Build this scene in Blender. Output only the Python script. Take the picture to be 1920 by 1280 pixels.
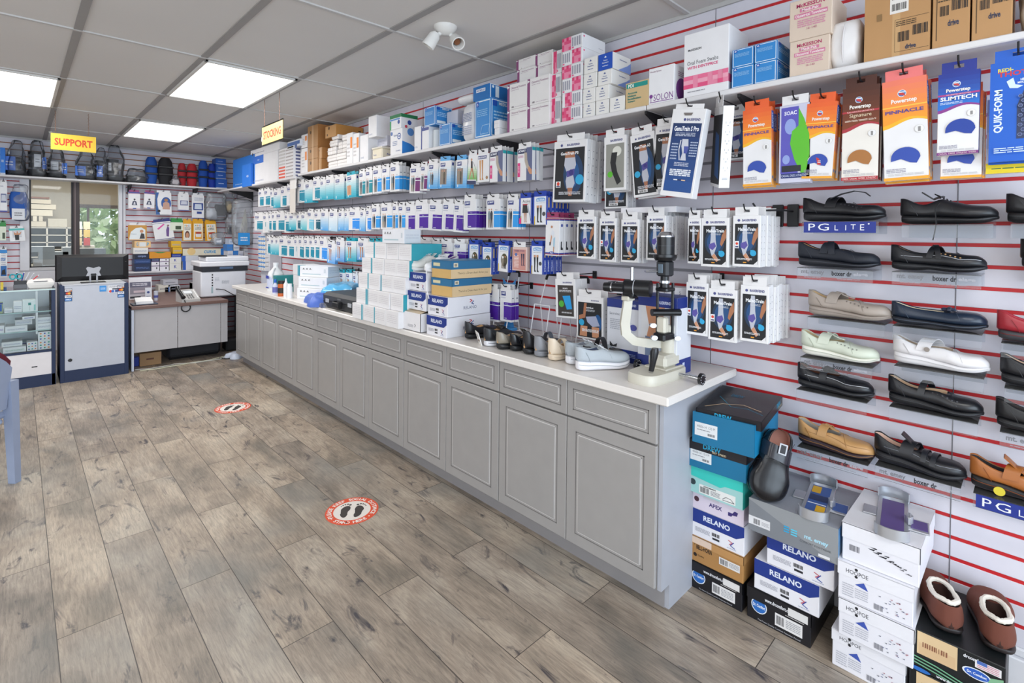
import bpy, math, random
from mathutils import Matrix, Vector
SC = bpy.context.scene
COL = SC.collection
for _o in list(bpy.data.objects):
    bpy.data.objects.remove(_o)
rnd = random.Random(7)
PI = math.pi

# ---------------------------------------------------------------- camera
cam_data = bpy.data.cameras.new('camera')
cam = bpy.data.objects.new('camera', cam_data)
COL.objects.link(cam)
SC.camera = cam
cam_data.sensor_fit = 'HORIZONTAL'
cam_data.sensor_width = 36.0
cam_data.lens = 17.9114
cam_data.shift_y = -0.097195
cam_data.clip_start = 0.02
cam.matrix_world = Matrix(((0.7175102, 0.0038501, -0.6965373, 0.0), (-0.6964802, 0.017914, -0.7173523, 0.0), (0.0097159, 0.9998321, 0.0155349, 1.5), (0.0, 0.0, 0.0, 1.0)))

# ---------------------------------------------------------------- world and exposure
SC.view_settings.view_transform = 'Standard'
SC.view_settings.look = 'None'
SC.view_settings.gamma = 1.0
SC.view_settings.exposure = 0.2
SC.view_settings.use_curve_mapping = False
W = bpy.data.worlds.new('world')
SC.world = W
W.use_nodes = True
_bg = W.node_tree.nodes['Background']
_bg.inputs[0].default_value = (0.80, 0.90, 1.0, 1)
_bg.inputs[1].default_value = 1.7

def area_light(name, loc, rot, sx, sy, power, color=(1, 1, 1), spread=PI):
    d = bpy.data.lights.new(name, 'AREA')
    d.shape = 'RECTANGLE'; d.size = sx; d.size_y = sy
    d.energy = power; d.color = color; d.spread = spread
    o = bpy.data.objects.new(name, d)
    COL.objects.link(o)
    o.location = loc; o.rotation_euler = rot
    return o
# daylight through the storefront behind and to the left of the camera
area_light('storefront_daylight', (-0.6, -3.3, 1.45), (PI / 2 * 0.98, 0, 0), 5.4, 2.3, 140, (0.72, 0.86, 1.0))
area_light('side_window_daylight', (-3.95, 2.2, 1.45), (PI / 2, 0, -PI / 2), 5.0, 2.0, 55, (0.86, 0.93, 1.0))

# ---------------------------------------------------------------- materials
def s2l(c):
    return c / 12.92 if c <= 0.04045 else ((c + 0.055) / 1.055) ** 2.4
def rgb(h):
    h = h.lstrip('#')
    return tuple(s2l(int(h[i:i + 2], 16) / 255) for i in (0, 2, 4))
_mats = {}
def M(h, rough=0.5, metal=0.0, var=0.05, scale=14.0):
    key = (h, rough, metal, var, scale)
    if key in _mats:
        return _mats[key]
    m = bpy.data.materials.new('surface_' + h.lstrip('#'))
    m.use_nodes = True
    nt = m.node_tree
    b = nt.nodes['Principled BSDF']
    c = rgb(h)
    tc = nt.nodes.new('ShaderNodeTexCoord')
    nz = nt.nodes.new('ShaderNodeTexNoise')
    nz.inputs['Scale'].default_value = scale
    nz.inputs['Detail'].default_value = 2
    mx = nt.nodes.new('ShaderNodeMix'); mx.data_type = 'RGBA'
    mx.inputs[6].default_value = (*[x * (1 - var) for x in c], 1)
    mx.inputs[7].default_value = (*[min(1, x * (1 + var)) for x in c], 1)
    nt.links.new(tc.outputs['Object'], nz.inputs['Vector'])
    nt.links.new(nz.outputs[0], mx.inputs[0])
    nt.links.new(mx.outputs[2], b.inputs['Base Color'])
    b.inputs['Roughness'].default_value = rough
    b.inputs['Metallic'].default_value = metal
    _mats[key] = m
    return m
def clear_mat(name, tint, opac, gloss_rough=0.03, body='#ffffff', ior=1.45):
    """thin clear plastic or glass: see-through, some milky body, fresnel reflection"""
    m = bpy.data.materials.new(name); m.use_nodes = True
    nt = m.node_tree; nt.nodes.clear()
    out = nt.nodes.new('ShaderNodeOutputMaterial')
    tr = nt.nodes.new('ShaderNodeBsdfTransparent'); tr.inputs[0].default_value = (*rgb(tint), 1)
    df = nt.nodes.new('ShaderNodeBsdfDiffuse'); df.inputs[0].default_value = (*rgb(body), 1)
    gl = nt.nodes.new('ShaderNodeBsdfGlossy'); gl.inputs['Roughness'].default_value = gloss_rough
    fr = nt.nodes.new('ShaderNodeFresnel'); fr.inputs[0].default_value = ior
    a = nt.nodes.new('ShaderNodeMixShader'); a.inputs[0].default_value = opac
    b = nt.nodes.new('ShaderNodeMixShader')
    nt.links.new(tr.outputs[0], a.inputs[1]); nt.links.new(df.outputs[0], a.inputs[2])
    nt.links.new(fr.outputs[0], b.inputs[0]); nt.links.new(a.outputs[0], b.inputs[1]); nt.links.new(gl.outputs[0], b.inputs[2])
    nt.links.new(b.outputs[0], out.inputs[0])
    return m
ACRYL = clear_mat('clear_acrylic', '#f8fafc', 0.05, .03, '#ffffff', 1.22)
GLASS = clear_mat('window_glass', '#f2f6f6', 0.0, .02, '#ffffff', 1.3)
CASEGLASS = clear_mat('case_glass', '#f9fcfc', 0.01, .02, '#ffffff', 1.25)
BAG = clear_mat('clear_bag', '#eef0f2', 0.10, 0.15, '#c8ccd2', 1.4)
BAGL = clear_mat('thin_bag', '#f2f4f6', 0.16, 0.2, '#e8ecf0', 1.5)
def emit_mat(name, col, s):
    m = bpy.data.materials.new(name); m.use_nodes = True
    nt = m.node_tree
    b = nt.nodes['Principled BSDF']
    b.inputs['Base Color'].default_value = (*col, 1)
    b.inputs['Emission Color'].default_value = (*col, 1)
    b.inputs['Emission Strength'].default_value = s
    return m

# ---------------------------------------------------------------- mesh builder
_txt = {}
def text_shape(s, bold=False):
    key = (s, bold)
    if key not in _txt:
        c = bpy.data.curves.new('lettering', 'FONT')
        c.body = s; c.size = 1.0; c.resolution_u = 2; c.fill_mode = 'BOTH'
        if bold: c.offset = 0.03
        o = bpy.data.objects.new('lettering', c)
        COL.objects.link(o)
        dg = bpy.context.evaluated_depsgraph_get(); dg.update()
        me = o.evaluated_get(dg).to_mesh()
        vs = [(v.co.x, v.co.y) for v in me.vertices]
        fs = [tuple(p.vertices) for p in me.polygons]
        bpy.data.objects.remove(o); bpy.data.curves.remove(c)
        if vs:
            x0 = min(v[0] for v in vs); x1 = max(v[0] for v in vs)
            y0 = min(v[1] for v in vs); y1 = max(v[1] for v in vs)
            vs = [((v[0] - x0) / max(1e-6, x1 - x0), (v[1] - y0) / max(1e-6, y1 - y0)) for v in vs]
            _txt[key] = (vs, fs, (x1 - x0) / max(1e-6, y1 - y0))
        else:
            _txt[key] = ([], [], 1)
    return _txt[key]

class MB:
    def __init__(s):
        s.v = []; s.f = []; s.i = []; s.m = []; s.T = Matrix()
    def mi(s, m):
        if isinstance(m, str): m = M(m)
        if m not in s.m: s.m.append(m)
        return s.m.index(m)
    def add(s, vs, fs, m):
        k = len(s.v); mi = s.mi(m)
        s.v += [tuple(s.T @ Vector(p)) for p in vs]
        for f in fs:
            s.f.append(tuple(k + j for j in f)); s.i.append(mi)
    def bx(s, x0, y0, z0, x1, y1, z1, m, b=0.0):
        if x1 < x0: x0, x1 = x1, x0
        if y1 < y0: y0, y1 = y1, y0
        if z1 < z0: z0, z1 = z1, z0
        if b <= 0:
            vs = [(x, y, z) for x in (x0, x1) for y in (y0, y1) for z in (z0, z1)]
            fs = [(0, 1, 3, 2), (4, 6, 7, 5), (0, 4, 5, 1), (2, 3, 7, 6), (0, 2, 6, 4), (1, 5, 7, 3)]
            s.add(vs, fs, m); return
        b = min(b, (x1 - x0) * .45, (y1 - y0) * .45, (z1 - z0) * .45)
        c = [(x0 + x1) / 2, (y0 + y1) / 2, (z0 + z1) / 2]; h = [(x1 - x0) / 2, (y1 - y0) / 2, (z1 - z0) / 2]
        vs = []; idx = {}
        for sx in (-1, 1):
            for sy in (-1, 1):
                for sz in (-1, 1):
                    sg = (sx, sy, sz)
                    for a in range(3):
                        p = [c[k] + sg[k] * (h[k] - (0 if k == a else b)) for k in range(3)]
                        idx[(sg, a)] = len(vs); vs.append(tuple(p))
        fs = []
        for a in range(3):
            o = [k for k in range(3) if k != a]
            for sg in (-1, 1):
                q = []
                for (p, r) in ((-1, -1), (1, -1), (1, 1), (-1, 1)):
                    t = [0, 0, 0]; t[a] = sg; t[o[0]] = p; t[o[1]] = r
                    q.append(idx[(tuple(t), a)])
                fs.append(tuple(q))
            for p in (-1, 1):
                for r in (-1, 1):
                    t0 = [0, 0, 0]; t1 = [0, 0, 0]
                    t0[a] = -1; t1[a] = 1
                    for t in (t0, t1): t[o[0]] = p; t[o[1]] = r
                    fs.append((idx[(tuple(t0), o[0])], idx[(tuple(t1), o[0])], idx[(tuple(t1), o[1])], idx[(tuple(t0), o[1])]))
        for sx in (-1, 1):
            for sy in (-1, 1):
                for sz in (-1, 1):
                    fs.append(tuple(idx[((sx, sy, sz), a)] for a in range(3)))
        s.add(vs, fs, m)
    def rings(s, rs, m, cap=True, close=True):
        n = len(rs[0]); vs = [p for r in rs for p in r]; fs = []
        for i in range(len(rs) - 1):
            for j in range(n if close else n - 1):
                k = (j + 1) % n
                fs.append((i * n + j, i * n + k, (i + 1) * n + k, (i + 1) * n + j))
        if cap and close:
            fs.append(tuple(range(n))[::-1]); fs.append(tuple((len(rs) - 1) * n + j for j in range(n)))
        s.add(vs, fs, m)
    def cyl(s, p0, p1, r0, m, r1=None, n=16, cap=True):
        if r1 is None: r1 = r0
        s.rings([ring(p0, Vector(p1) - Vector(p0), r0, n), ring(p1, Vector(p1) - Vector(p0), r1, n)], m, cap)
    def tube(s, pts, r, m, n=6, cap=True):
        pts = [Vector(p) for p in pts]; rs = []
        up = None
        for i, p in enumerate(pts):
            d = (pts[min(i + 1, len(pts) - 1)] - pts[max(i - 1, 0)])
            if d.length < 1e-9: d = Vector((0, 0, 1))
            d.normalize()
            if up is None:
                up = d.orthogonal().normalized()
            up = (up - d * up.dot(d))
            up = up.normalized() if up.length > 1e-6 else d.orthogonal().normalized()
            w = d.cross(up); rr = r[i] if isinstance(r, (list, tuple)) else r
            rs.append([tuple(p + (up * math.cos(2 * PI * k / n) + w * math.sin(2 * PI * k / n)) * rr) for k in range(n)])
        s.rings(rs, m, cap)
    def lathe(s, prof, m, n=24, c=(0, 0), cap=True):
        s.rings([[(c[0] + max(r, 1e-4) * math.cos(2 * PI * k / n), c[1] + max(r, 1e-4) * math.sin(2 * PI * k / n), z) for k in range(n)] for r, z in prof], m, cap)
    def prism(s, pts, ax, a, b, m):
        def mk(p, t):
            return (t, p[0], p[1]) if ax == 0 else (p[0], t, p[1]) if ax == 1 else (p[0], p[1], t)
        s.rings([[mk(p, a) for p in pts], [mk(p, b) for p in pts]], m)
    def band(s, pts, wdir, w, th, m):
        """flat strap of width w along wdir following pts, thickness th"""
        pts = [Vector(p) for p in pts]; wd = Vector(wdir).normalized() * (w / 2); rs = []
        for i, p in enumerate(pts):
            d = (pts[min(i + 1, len(pts) - 1)] - pts[max(i - 1, 0)]).normalized()
            n = d.cross(wd).normalized() * (th / 2)
            rs.append([tuple(p + wd + n), tuple(p - wd + n), tuple(p - wd - n), tuple(p + wd - n)])
        s.rings(rs, m)
    def build(s, name, parent=None, smooth=False, sub=0, weld=False):
        me = bpy.data.meshes.new(name)
        me.from_pydata(s.v, [], s.f)
        for m in s.m: me.materials.append(m)
        me.polygons.foreach_set('material_index', s.i)
        me.update()
        if smooth:
            me.polygons.foreach_set('use_smooth', [True] * len(me.polygons))
        o = bpy.data.objects.new(name, me)
        COL.objects.link(o)
        if parent: o.parent = parent
        if smooth and not sub:
            md = o.modifiers.new('weighted', 'WEIGHTED_NORMAL'); md.keep_sharp = True
            try: me.set_sharp_from_angle(angle=math.radians(42))
            except Exception: pass
            o.modifiers.remove(md)
        if sub:
            md = o.modifiers.new('smooth', 'SUBSURF'); md.levels = sub; md.render_levels = sub
        return o
def ring(c, d, r, n):
    d = Vector(d).normalized(); u = d.orthogonal().normalized(); w = d.cross(u); c = Vector(c)
    return [tuple(c + (u * math.cos(2 * PI * k / n) + w * math.sin(2 * PI * k / n)) * r) for k in range(n)]

class Fr:
    """a printed face: coordinates 0..1 across (u) and up (v)"""
    def __init__(s, mb, o, u, v, w, h):
        s.mb = mb; s.o = Vector(o); s.u = Vector(u); s.v = Vector(v); s.w = w; s.h = h
        s.n = s.u.cross(s.v).normalized(); s.k = 0.0004
    def P(s, a, b): return tuple(s.o + s.u * (a * s.w) + s.v * (b * s.h) + s.n * s.k)
    def p(s, pts, m):
        s.k += 0.00012
        s.mb.add([s.P(a, b) for a, b in pts], [tuple(range(len(pts)))], m)
    def r(s, a, b, c, d, m): s.p([(a, b), (c, b), (c, d), (a, d)], m)
    def e(s, a, b, ru, m, rv=None, n=18, a0=0, a1=2 * PI):
        if rv is None: rv = ru * s.w / s.h
        s.p([(a + ru * math.cos(a0 + (a1 - a0) * k / n), b + rv * math.sin(a0 + (a1 - a0) * k / n)) for k in range(n)], m)
    def ln(s, pts, th, m):
        """poly line of thickness th (in metres)"""
        for (a, b), (c, d) in zip(pts, pts[1:]):
            du = (c - a) * s.w; dv = (d - b) * s.h; L = math.hypot(du, dv)
            if L < 1e-7: continue
            nu = -dv / L * th / 2 / s.w; nv = du / L * th / 2 / s.h
            s.p([(a + nu, b + nv), (a - nu, b - nv), (c - nu, d - nv), (c + nu, d + nv)], m)
    def t(s, txt, a, b, c, d, m, bold=False, fit=False, al='c', rot=0):
        vs, fs, asp = text_shape(txt, bold)
        if not vs: return
        W_ = (c - a); H_ = (d - b)
        if not rot:
            w = H_ * s.h * asp / s.w
            if fit or w > W_: w = W_
            x0 = a + (W_ - w) / 2 if al == 'c' else (a if al == 'l' else c - w)
            s.k += 0.00012
            s.mb.add([s.P(x0 + x * w, b + y * H_) for x, y in vs], fs, m)
        else:
            hh = W_ * s.w; L = min(H_, hh * asp / s.h)
            y0 = b + (H_ - L) / 2
            s.k += 0.00012
            if rot > 0: s.mb.add([s.P(c - y * W_, y0 + x * L) for x, y in vs], fs, m)
            else: s.mb.add([s.P(a + y * W_, y0 + L - x * L) for x, y in vs], fs, m)
    def g(s, a, b, c, d, h0, h1, n=6, curve=1.0):
        """printed vertical blend from h0 (bottom) to h1 (top)"""
        c0 = [int(h0[i:i + 2], 16) for i in (1, 3, 5)]; c1 = [int(h1[i:i + 2], 16) for i in (1, 3, 5)]
        s.k += 0.00012
        for i in range(n):
            t = ((i + .5) / n) ** curve
            h = '#%02x%02x%02x' % tuple(int(round(x + (y - x) * t)) for x, y in zip(c0, c1))
            b0 = b + (d - b) * i / n; b1 = b + (d - b) * (i + 1) / n
            s.mb.add([s.P(a, b0), s.P(c, b0), s.P(c, b1), s.P(a, b1)], [(0, 1, 2, 3)], h)
    def lines(s, a, b, c, d, n, m, fill=.45):
        """small print too fine to read"""
        s.k += 0.00012
        r = random.Random(int(a * 97 + b * 31 + n))
        for i in range(n):
            y = b + (d - b) * (i + .5) / n; hh = (d - b) / n * fill / 2; x = a
            while x < c - 0.01:
                L = min(c - x, (c - a) * r.uniform(.12, .3))
                s.mb.add([s.P(x, y - hh), s.P(x + L, y - hh), s.P(x + L, y + hh), s.P(x, y + hh)], [(0, 1, 2, 3)], m)
                x += L + (c - a) * .03
    def bars(s, a, b, c, d, m='#202020', n=11):
        s.k += 0.00012
        r = random.Random(n)
        for i in range(n):
            x = a + (c - a) * i / n; w = (c - a) / n * r.choice((.35, .55, .75))
            s.mb.add([s.P(x, b), s.P(x + w, b), s.P(x + w, d), s.P(x, d)], [(0, 1, 2, 3)], m)

def frames(mb, d, w, h, z0=0.0, x0=None):
    """front (-X), side (-Y), far side (+Y), top, back faces of a box centred on y, with its front at x0 and depth d"""
    if x0 is None: x0 = -d / 2
    F = Fr(mb, (x0, w / 2, z0), (0, -1, 0), (0, 0, 1), w, h)
    S = Fr(mb, (x0, -w / 2, z0), (1, 0, 0), (0, 0, 1), d, h)
    T = Fr(mb, (x0, w / 2, z0 + h), (0, -1, 0), (1, 0, 0), w, d)
    return F, S, T

def tag(o, label=None, cat=None, group=None, kind=None):
    if label: o['label'] = label
    if cat: o['category'] = cat
    if group: o['group'] = group
    if kind: o['kind'] = kind
    return o
def empty(name, loc, label, cat, group=None, rz=0.0):
    o = bpy.data.objects.new(name, None); COL.objects.link(o)
    o.empty_display_size = 0.1
    o.location = loc; o.rotation_euler = (0, 0, rz)
    return tag(o, label, cat, group)
def put(o, loc, rz=0.0, rot=None):
    o.location = loc
    o.rotation_euler = rot if rot else (0, 0, rz)
    return o
def clone(o, loc=None, rot=None, label=None, group=None):
    c = o.copy(); COL.objects.link(c)
    for ch in list(o.children):
        k = ch.copy(); COL.objects.link(k); k.parent = c
        for g in list(ch.children):
            q = g.copy(); COL.objects.link(q); q.parent = k
    if loc is not None: c.location = loc
    if rot is not None: c.rotation_euler = rot
    if label: c['label'] = label
    if group: c['group'] = group
    return c
ORD = ('first second third fourth fifth sixth seventh eighth ninth tenth eleventh twelfth thirteenth fourteenth fifteenth sixteenth '
       'seventeenth eighteenth nineteenth twentieth').split()
def nth(i):
    if i <= 20: return ORD[i - 1]
    t = ('twenty', 'thirty', 'forty', 'fifty')[i // 10 - 2]
    return {'twenty': 'twentieth', 'thirty': 'thirtieth', 'forty': 'fortieth', 'fifty': 'fiftieth'}[t] if i % 10 == 0 else t + '-' + ORD[i % 10 - 1]
WH = '#e6e5e6'; NAVY = '#1f2f7a'; TEAL = '#0c8aa6'; BLK = '#15161a'

# ---------------------------------------------------------------- room shell
XW, YB, ZC = 2.40, 8.50, 2.60
XL, YF = -4.0, -3.4
def floor_material():
    m = bpy.data.materials.new('grey_oak_planks'); m.use_nodes = True
    nt = m.node_tree; b = nt.nodes['Principled BSDF']; L = nt.links.new; N = nt.nodes.new
    tc = N('ShaderNodeTexCoord'); sp = N('ShaderNodeSeparateXYZ'); L(tc.outputs['Object'], sp.inputs[0])
    ax = N('ShaderNodeMath'); ax.operation = 'ADD'; ax.inputs[1].default_value = -1.865; L(sp.outputs[1], ax.inputs[0])
    ay = N('ShaderNodeMath'); ay.operation = 'ADD'; ay.inputs[1].default_value = -0.098 + 0.193 * 40; L(sp.outputs[0], ay.inputs[0])
    cb = N('ShaderNodeCombineXYZ'); L(ax.outputs[0], cb.inputs[0]); L(ay.outputs[0], cb.inputs[1])
    br = N('ShaderNodeTexBrick'); br.offset = 0.5; br.offset_frequency = 2; br.squash_frequency = 2
    for k, v in (('Scale', 1), ('Mortar Size', 0.0016), ('Mortar Smooth', 0.1), ('Bias', 0), ('Brick Width', 1.21), ('Row Height', 0.193)):
        br.inputs[k].default_value = v
    br.inputs['Color1'].default_value = (0, 0, 0, 1); br.inputs['Color2'].default_value = (1, 1, 1, 1); br.inputs['Mortar'].default_value = (.5, .5, .5, 1)
    L(cb.outputs[0], br.inputs['Vector'])
    # every plank shifts the grain pattern
    sh = N('ShaderNodeVectorMath'); sh.operation = 'MULTIPLY_ADD'
    sh.inputs[1].default_value = (37, 11, 5); L(br.outputs['Color'], sh.inputs[0]); L(tc.outputs['Object'], sh.inputs[2])
    def noise(scale, sx, sy, det=4, rough=.6, dist=0.0):
        mp = N('ShaderNodeMapping'); mp.inputs['Scale'].default_value = (sx, sy, 1); L(sh.outputs[0], mp.inputs[0])
        n = N('ShaderNodeTexNoise'); n.inputs['Scale'].default_value = scale; n.inputs['Detail'].default_value = det
        n.inputs['Roughness'].default_value = rough; n.inputs['Distortion'].default_value = dist
        L(mp.outputs[0], n.inputs['Vector']); return n
    n1 = noise(2.2, 2.2, 1.0, 3, .55, .4)          # broad tone
    n2 = noise(20, 6, .5, 5, .75, .6)            # fine grain
    n3 = noise(3.4, 2.4, .9, 4, .66, 1.6)          # knots and cracks
    n4 = noise(1.6, 1, 1, 3, .5)
    r1 = N('ShaderNodeValToRGB'); L(n1.outputs[0], r1.inputs[0])
    e = r1.color_ramp.elements; e[0].position = .30; e[0].color = (*rgb('#7b7369'), 1); e[1].position = .72; e[1].color = (*rgb('#beb3a4'), 1)
    k = e.new(.5); k.color = (*rgb('#a19486'), 1)
    tn = N('ShaderNodeMix'); tn.data_type = 'RGBA'; tn.blend_type = 'MULTIPLY'; tn.inputs[0].default_value = 1.0
    r2 = N('ShaderNodeValToRGB'); L(n2.outputs[0], r2.inputs[0])
    e = r2.color_ramp.elements; e[0].position = .30; e[0].color = (.58, .57, .58, 1); e[1].position = .62; e[1].color = (1.14, 1.12, 1.09, 1)
    L(r1.outputs[0], tn.inputs[6]); L(r2.outputs[0], tn.inputs[7])
    # plank to plank tone
    pt = N('ShaderNodeMix'); pt.data_type = 'RGBA'; pt.blend_type = 'MULTIPLY'; pt.inputs[0].default_value = 1.0
    r5 = N('ShaderNodeValToRGB'); L(br.outputs['Color'], r5.inputs[0])
    e = r5.color_ramp.elements; e[0].color = (.82, .83, .85, 1); e[1].color = (1.12, 1.10, 1.06, 1)
    L(tn.outputs[2], pt.inputs[6]); L(r5.outputs[0], pt.inputs[7])
    kn = N('ShaderNodeMix'); kn.data_type = 'RGBA'
    r3 = N('ShaderNodeValToRGB'); L(n3.outputs[0], r3.inputs[0])
    e = r3.color_ramp.elements; e[0].position = .585; e[0].color = (0, 0, 0, 1); e[1].position = .70; e[1].color = (1, 1, 1, 1)
    L(r3.outputs[0], kn.inputs[0]); L(pt.outputs[2], kn.inputs[6]); kn.inputs[7].default_value = (*rgb('#3f3b40'), 1)
    gr = N('ShaderNodeMix'); gr.data_type = 'RGBA'
    r4 = N('ShaderNodeValToRGB'); L(n4.outputs[0], r4.inputs[0])
    e = r4.color_ramp.elements; e[0].position = .52; e[0].color = (0, 0, 0, 1); e[1].position = .75; e[1].color = (.55, .55, .55, 1)
    L(r4.outputs[0], gr.inputs[0]); L(kn.outputs[2], gr.inputs[6]); gr.inputs[7].default_value = (*rgb('#80827f'), 1)
    mo = N('ShaderNodeMix'); mo.data_type = 'RGBA'
    L(br.outputs['Fac'], mo.inputs[0]); L(gr.outputs[2], mo.inputs[6]); mo.inputs[7].default_value = (*rgb('#3f3832'), 1)
    L(mo.outputs[2], b.inputs['Base Color'])
    b.inputs['Roughness'].default_value = .42
    bp_ = N('ShaderNodeBump'); bp_.inputs['Strength'].default_value = .12; bp_.inputs['Distance'].default_value = .002
    L(n2.outputs[0], bp_.inputs['Height']); L(bp_.outputs[0], b.inputs['Normal'])
    return m
mb = MB(); mb.bx(XL, YF, -0.05, XW, 12.2, 0, floor_material()); tag(mb.build('floor'), kind='structure')

# ceiling: lay-in tiles in a grid
def ceiling_material():
    m = M('#d9d6d3', .9, 0, .04, 1.7)
    return m
GX = [0.243 + 0.608 * k for k in range(-7, 4)]
GY = [3.69 + 1.235 * k for k in range(-6, 4)]
mb = MB(); mb.bx(XL, YF, ZC, XW, YB, ZC + .03, ceiling_material()); tag(mb.build('ceiling'), kind='structure')
mb = MB()
for x in GX: mb.bx(x - .019, YF, ZC - .006, x + .019, YB, ZC + .001, '#989593')  # long bars drawn wide and grey, the grid's soft shadow put into their colour
for y in GY: mb.bx(XL, y - .011, ZC - .008, XW, y + .011, ZC + .001, '#c4c2c0')
mb.bx(XW - .02, YF, ZC - .02, XW, YB, ZC, '#bdbbb9'); mb.bx(XL, YB - .02, ZC - .02, XW, YB, ZC, '#bdbbb9')
tag(mb.build('trim_1'), kind='structure')

# troffers: metal frame, diffuser, own lamp
DIFF = emit_mat('lit_diffuser', (1, .99, .97), 2.6)
def troffer(cx, cy, lab):
    e = empty('ceiling_light', (cx, cy, ZC - .012), lab, 'ceiling light', 'recessed ceiling light panels')
    m = MB(); w, l = .585, 1.19
    for a in ((-w / 2, -l / 2, -w / 2 + .02, l / 2), (w / 2 - .02, -l / 2, w / 2, l / 2), (-w / 2, -l / 2, w / 2, -l / 2 + .02), (-w / 2, l / 2 - .02, w / 2, l / 2)):
        m.bx(a[0], a[1], -.006, a[2], a[3], .01, '#d8d6d2', .002)
    m.build('frame', e)
    m = MB()
    m.bx(-w / 2 + .02, -l / 2 + .02, -.001, w / 2 - .02, l / 2 - .02, .003, DIFF)
    d = m.build('diffuser', e)
    lt = area_light('troffer_lamp', (0, 0, -.02), (0, 0, 0), w - .06, l - .06, 15, (1, .975, .94), PI)
    lt.parent = e
for cx, cy, lab in ((1.155, 4.307, 'largest lit ceiling panel, between the support sign and the stocking sign'), (1.155, 6.777, 'small far lit ceiling panel right of the support sign'),
                    (-.061, 5.545, 'lit ceiling panel cut by the left edge of the picture, above the support sign')):
    troffer(cx, cy, lab)
for cx, cy in ((-1.9, 3.07), (-1.9, .6), (.547, -.63), (-1.9, -1.8)):
    troffer(cx, cy, 'lit ceiling panel outside the picture, behind the camera')

# twin spotlight on the ceiling
e = empty('ceiling_spotlight', (1.64, 2.214, ZC), 'white twin-head spotlight fixture on the ceiling, one socket empty', 'spotlight')
m = MB(); m.lathe([(.062, 0), (.062, -.008), (.045, -.03), (.02, -.045), (.0, -.046)], '#dcdad6'); m.build('base', e, True)
for dx, dy, lamp in ((-.055, .03, 0), (.045, -.03, 1)):
    m = MB()
    p0 = Vector((dx * .4, dy * .4, -.035)); p1 = Vector((dx, dy, -.065))
    m.cyl(p0, p1, .012, '#d9d7d3', n=12)
    d = Vector((-.45, .5, -1)) if not lamp else Vector((-.2, -.72, -.62)); d.normalize()
    m.rings([ring(p1 - d * .03, d, .018, 18), ring(p1 - d * .012, d, .03, 18), ring(p1 + d * .055, d, .036, 18), ring(p1 + d * .055, d, .03, 18), ring(p1 + d * .0, d, .022, 18)], '#e0deda')
    m.cyl(p1 + d * .0, p1 + d * .03, .017, '#7a4a2c' if lamp else '#d9d7d3', n=12)
    m.build('lamp_head', e, True)

# slatwalls
RED = '#c01f26'
def slat_z(k): return 1.477 + .0746 * k
SLAT = '#d8d5de'
def slats_x(mb, y0, y1, z0, z1, plain_below=.2):
    mb.bx(XW + .003, y0, z0, XW + .02, y1, z1, '#5d5a60')
    zs = [z0] + [slat_z(k) for k in range(-30, 20) if z0 + .02 < slat_z(k) < z1 - .02] + [z1]
    for i in range(len(zs) - 1):
        a = zs[i] + (.0065 if i else 0); b = zs[i + 1] - (.0065 if i < len(zs) - 2 else 0)
        mb.bx(XW - .010, y0, a, XW + .004, y1, b, SLAT, .0015)
        if not i: continue
        k = round((zs[i] - 1.477) / .0746)
        near = RED if zs[i] > plain_below else '#6f4a2c'
        far = RED if (k <= -3 or k in (0, 3) or zs[i] > 2.07) else '#8f8d94'
        mb.bx(XW - .0072, y0, zs[i] - .0064, XW, 1.083, zs[i] + .0064, near); mb.bx(XW - .0072, 1.083, zs[i] - .0064, XW, y1, zs[i] + .0064, far)
mb = MB()
slats_x(mb, YF, YB, .14, ZC - .02)
for y in (-.72, .197, 1.083, 2.3, 3.52, 4.74, 5.96, 7.18): mb.bx(XW - .0112, y - .0014, .14, XW - .008, y + .0014, ZC - .02, '#6a686e')
tag(mb.build('wall_right'), kind='structure')
mb = MB(); mb.bx(XW - .022, YF, 0, XW + .01, YB, .105, '#dcdbdf', .004); mb.bx(XW - .012, YF, .105, XW + .01, YB, .14, '#dcdbdf', .008)
tag(mb.build('baseboard_right'), kind='structure')

def slats_y(mb, x0, x1, z0, z1, ins):
    mb.bx(x0, YB + .003, z0, x1, YB + .02, z1, '#5d5a60')
    zs = [z0] + [slat_z(k) for k in range(-30, 20) if z0 + .02 < slat_z(k) < z1 - .02] + [z1]
    for i in range(len(zs) - 1):
        a = zs[i] + (.006 if i else 0); b = zs[i + 1] - (.006 if i < len(zs) - 2 else 0)
        mb.bx(x0, YB - .010, a, x1, YB + .004, b, SLAT, .0015)
        if i: mb.bx(x0, YB - .0072, zs[i] - .0058, x1, YB, zs[i] + .0058, ins)
mb = MB()
slats_y(mb, XL, XW, 2.2, ZC - .02, '#9a6238')
slats_y(mb, XL, .02, 0, 2.2, '#a8232a'); slats_y(mb, 1.04, XW, 0, 2.2, '#a8232a')
mb.bx(.02, YB - .01, 0, 1.04, YB + .02, 1.0, '#d4d3d8')
mb.bx(.02, YB - .01, 2.14, 1.04, YB + .02, 2.2, '#d4d3d8')
tag(mb.build('wall_back'), kind='structure')
mb = MB(); mb.bx(XL - .1, YF, 0, XL, YB, ZC, '#d9d7d6'); tag(mb.build('wall_left'), kind='structure')

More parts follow.
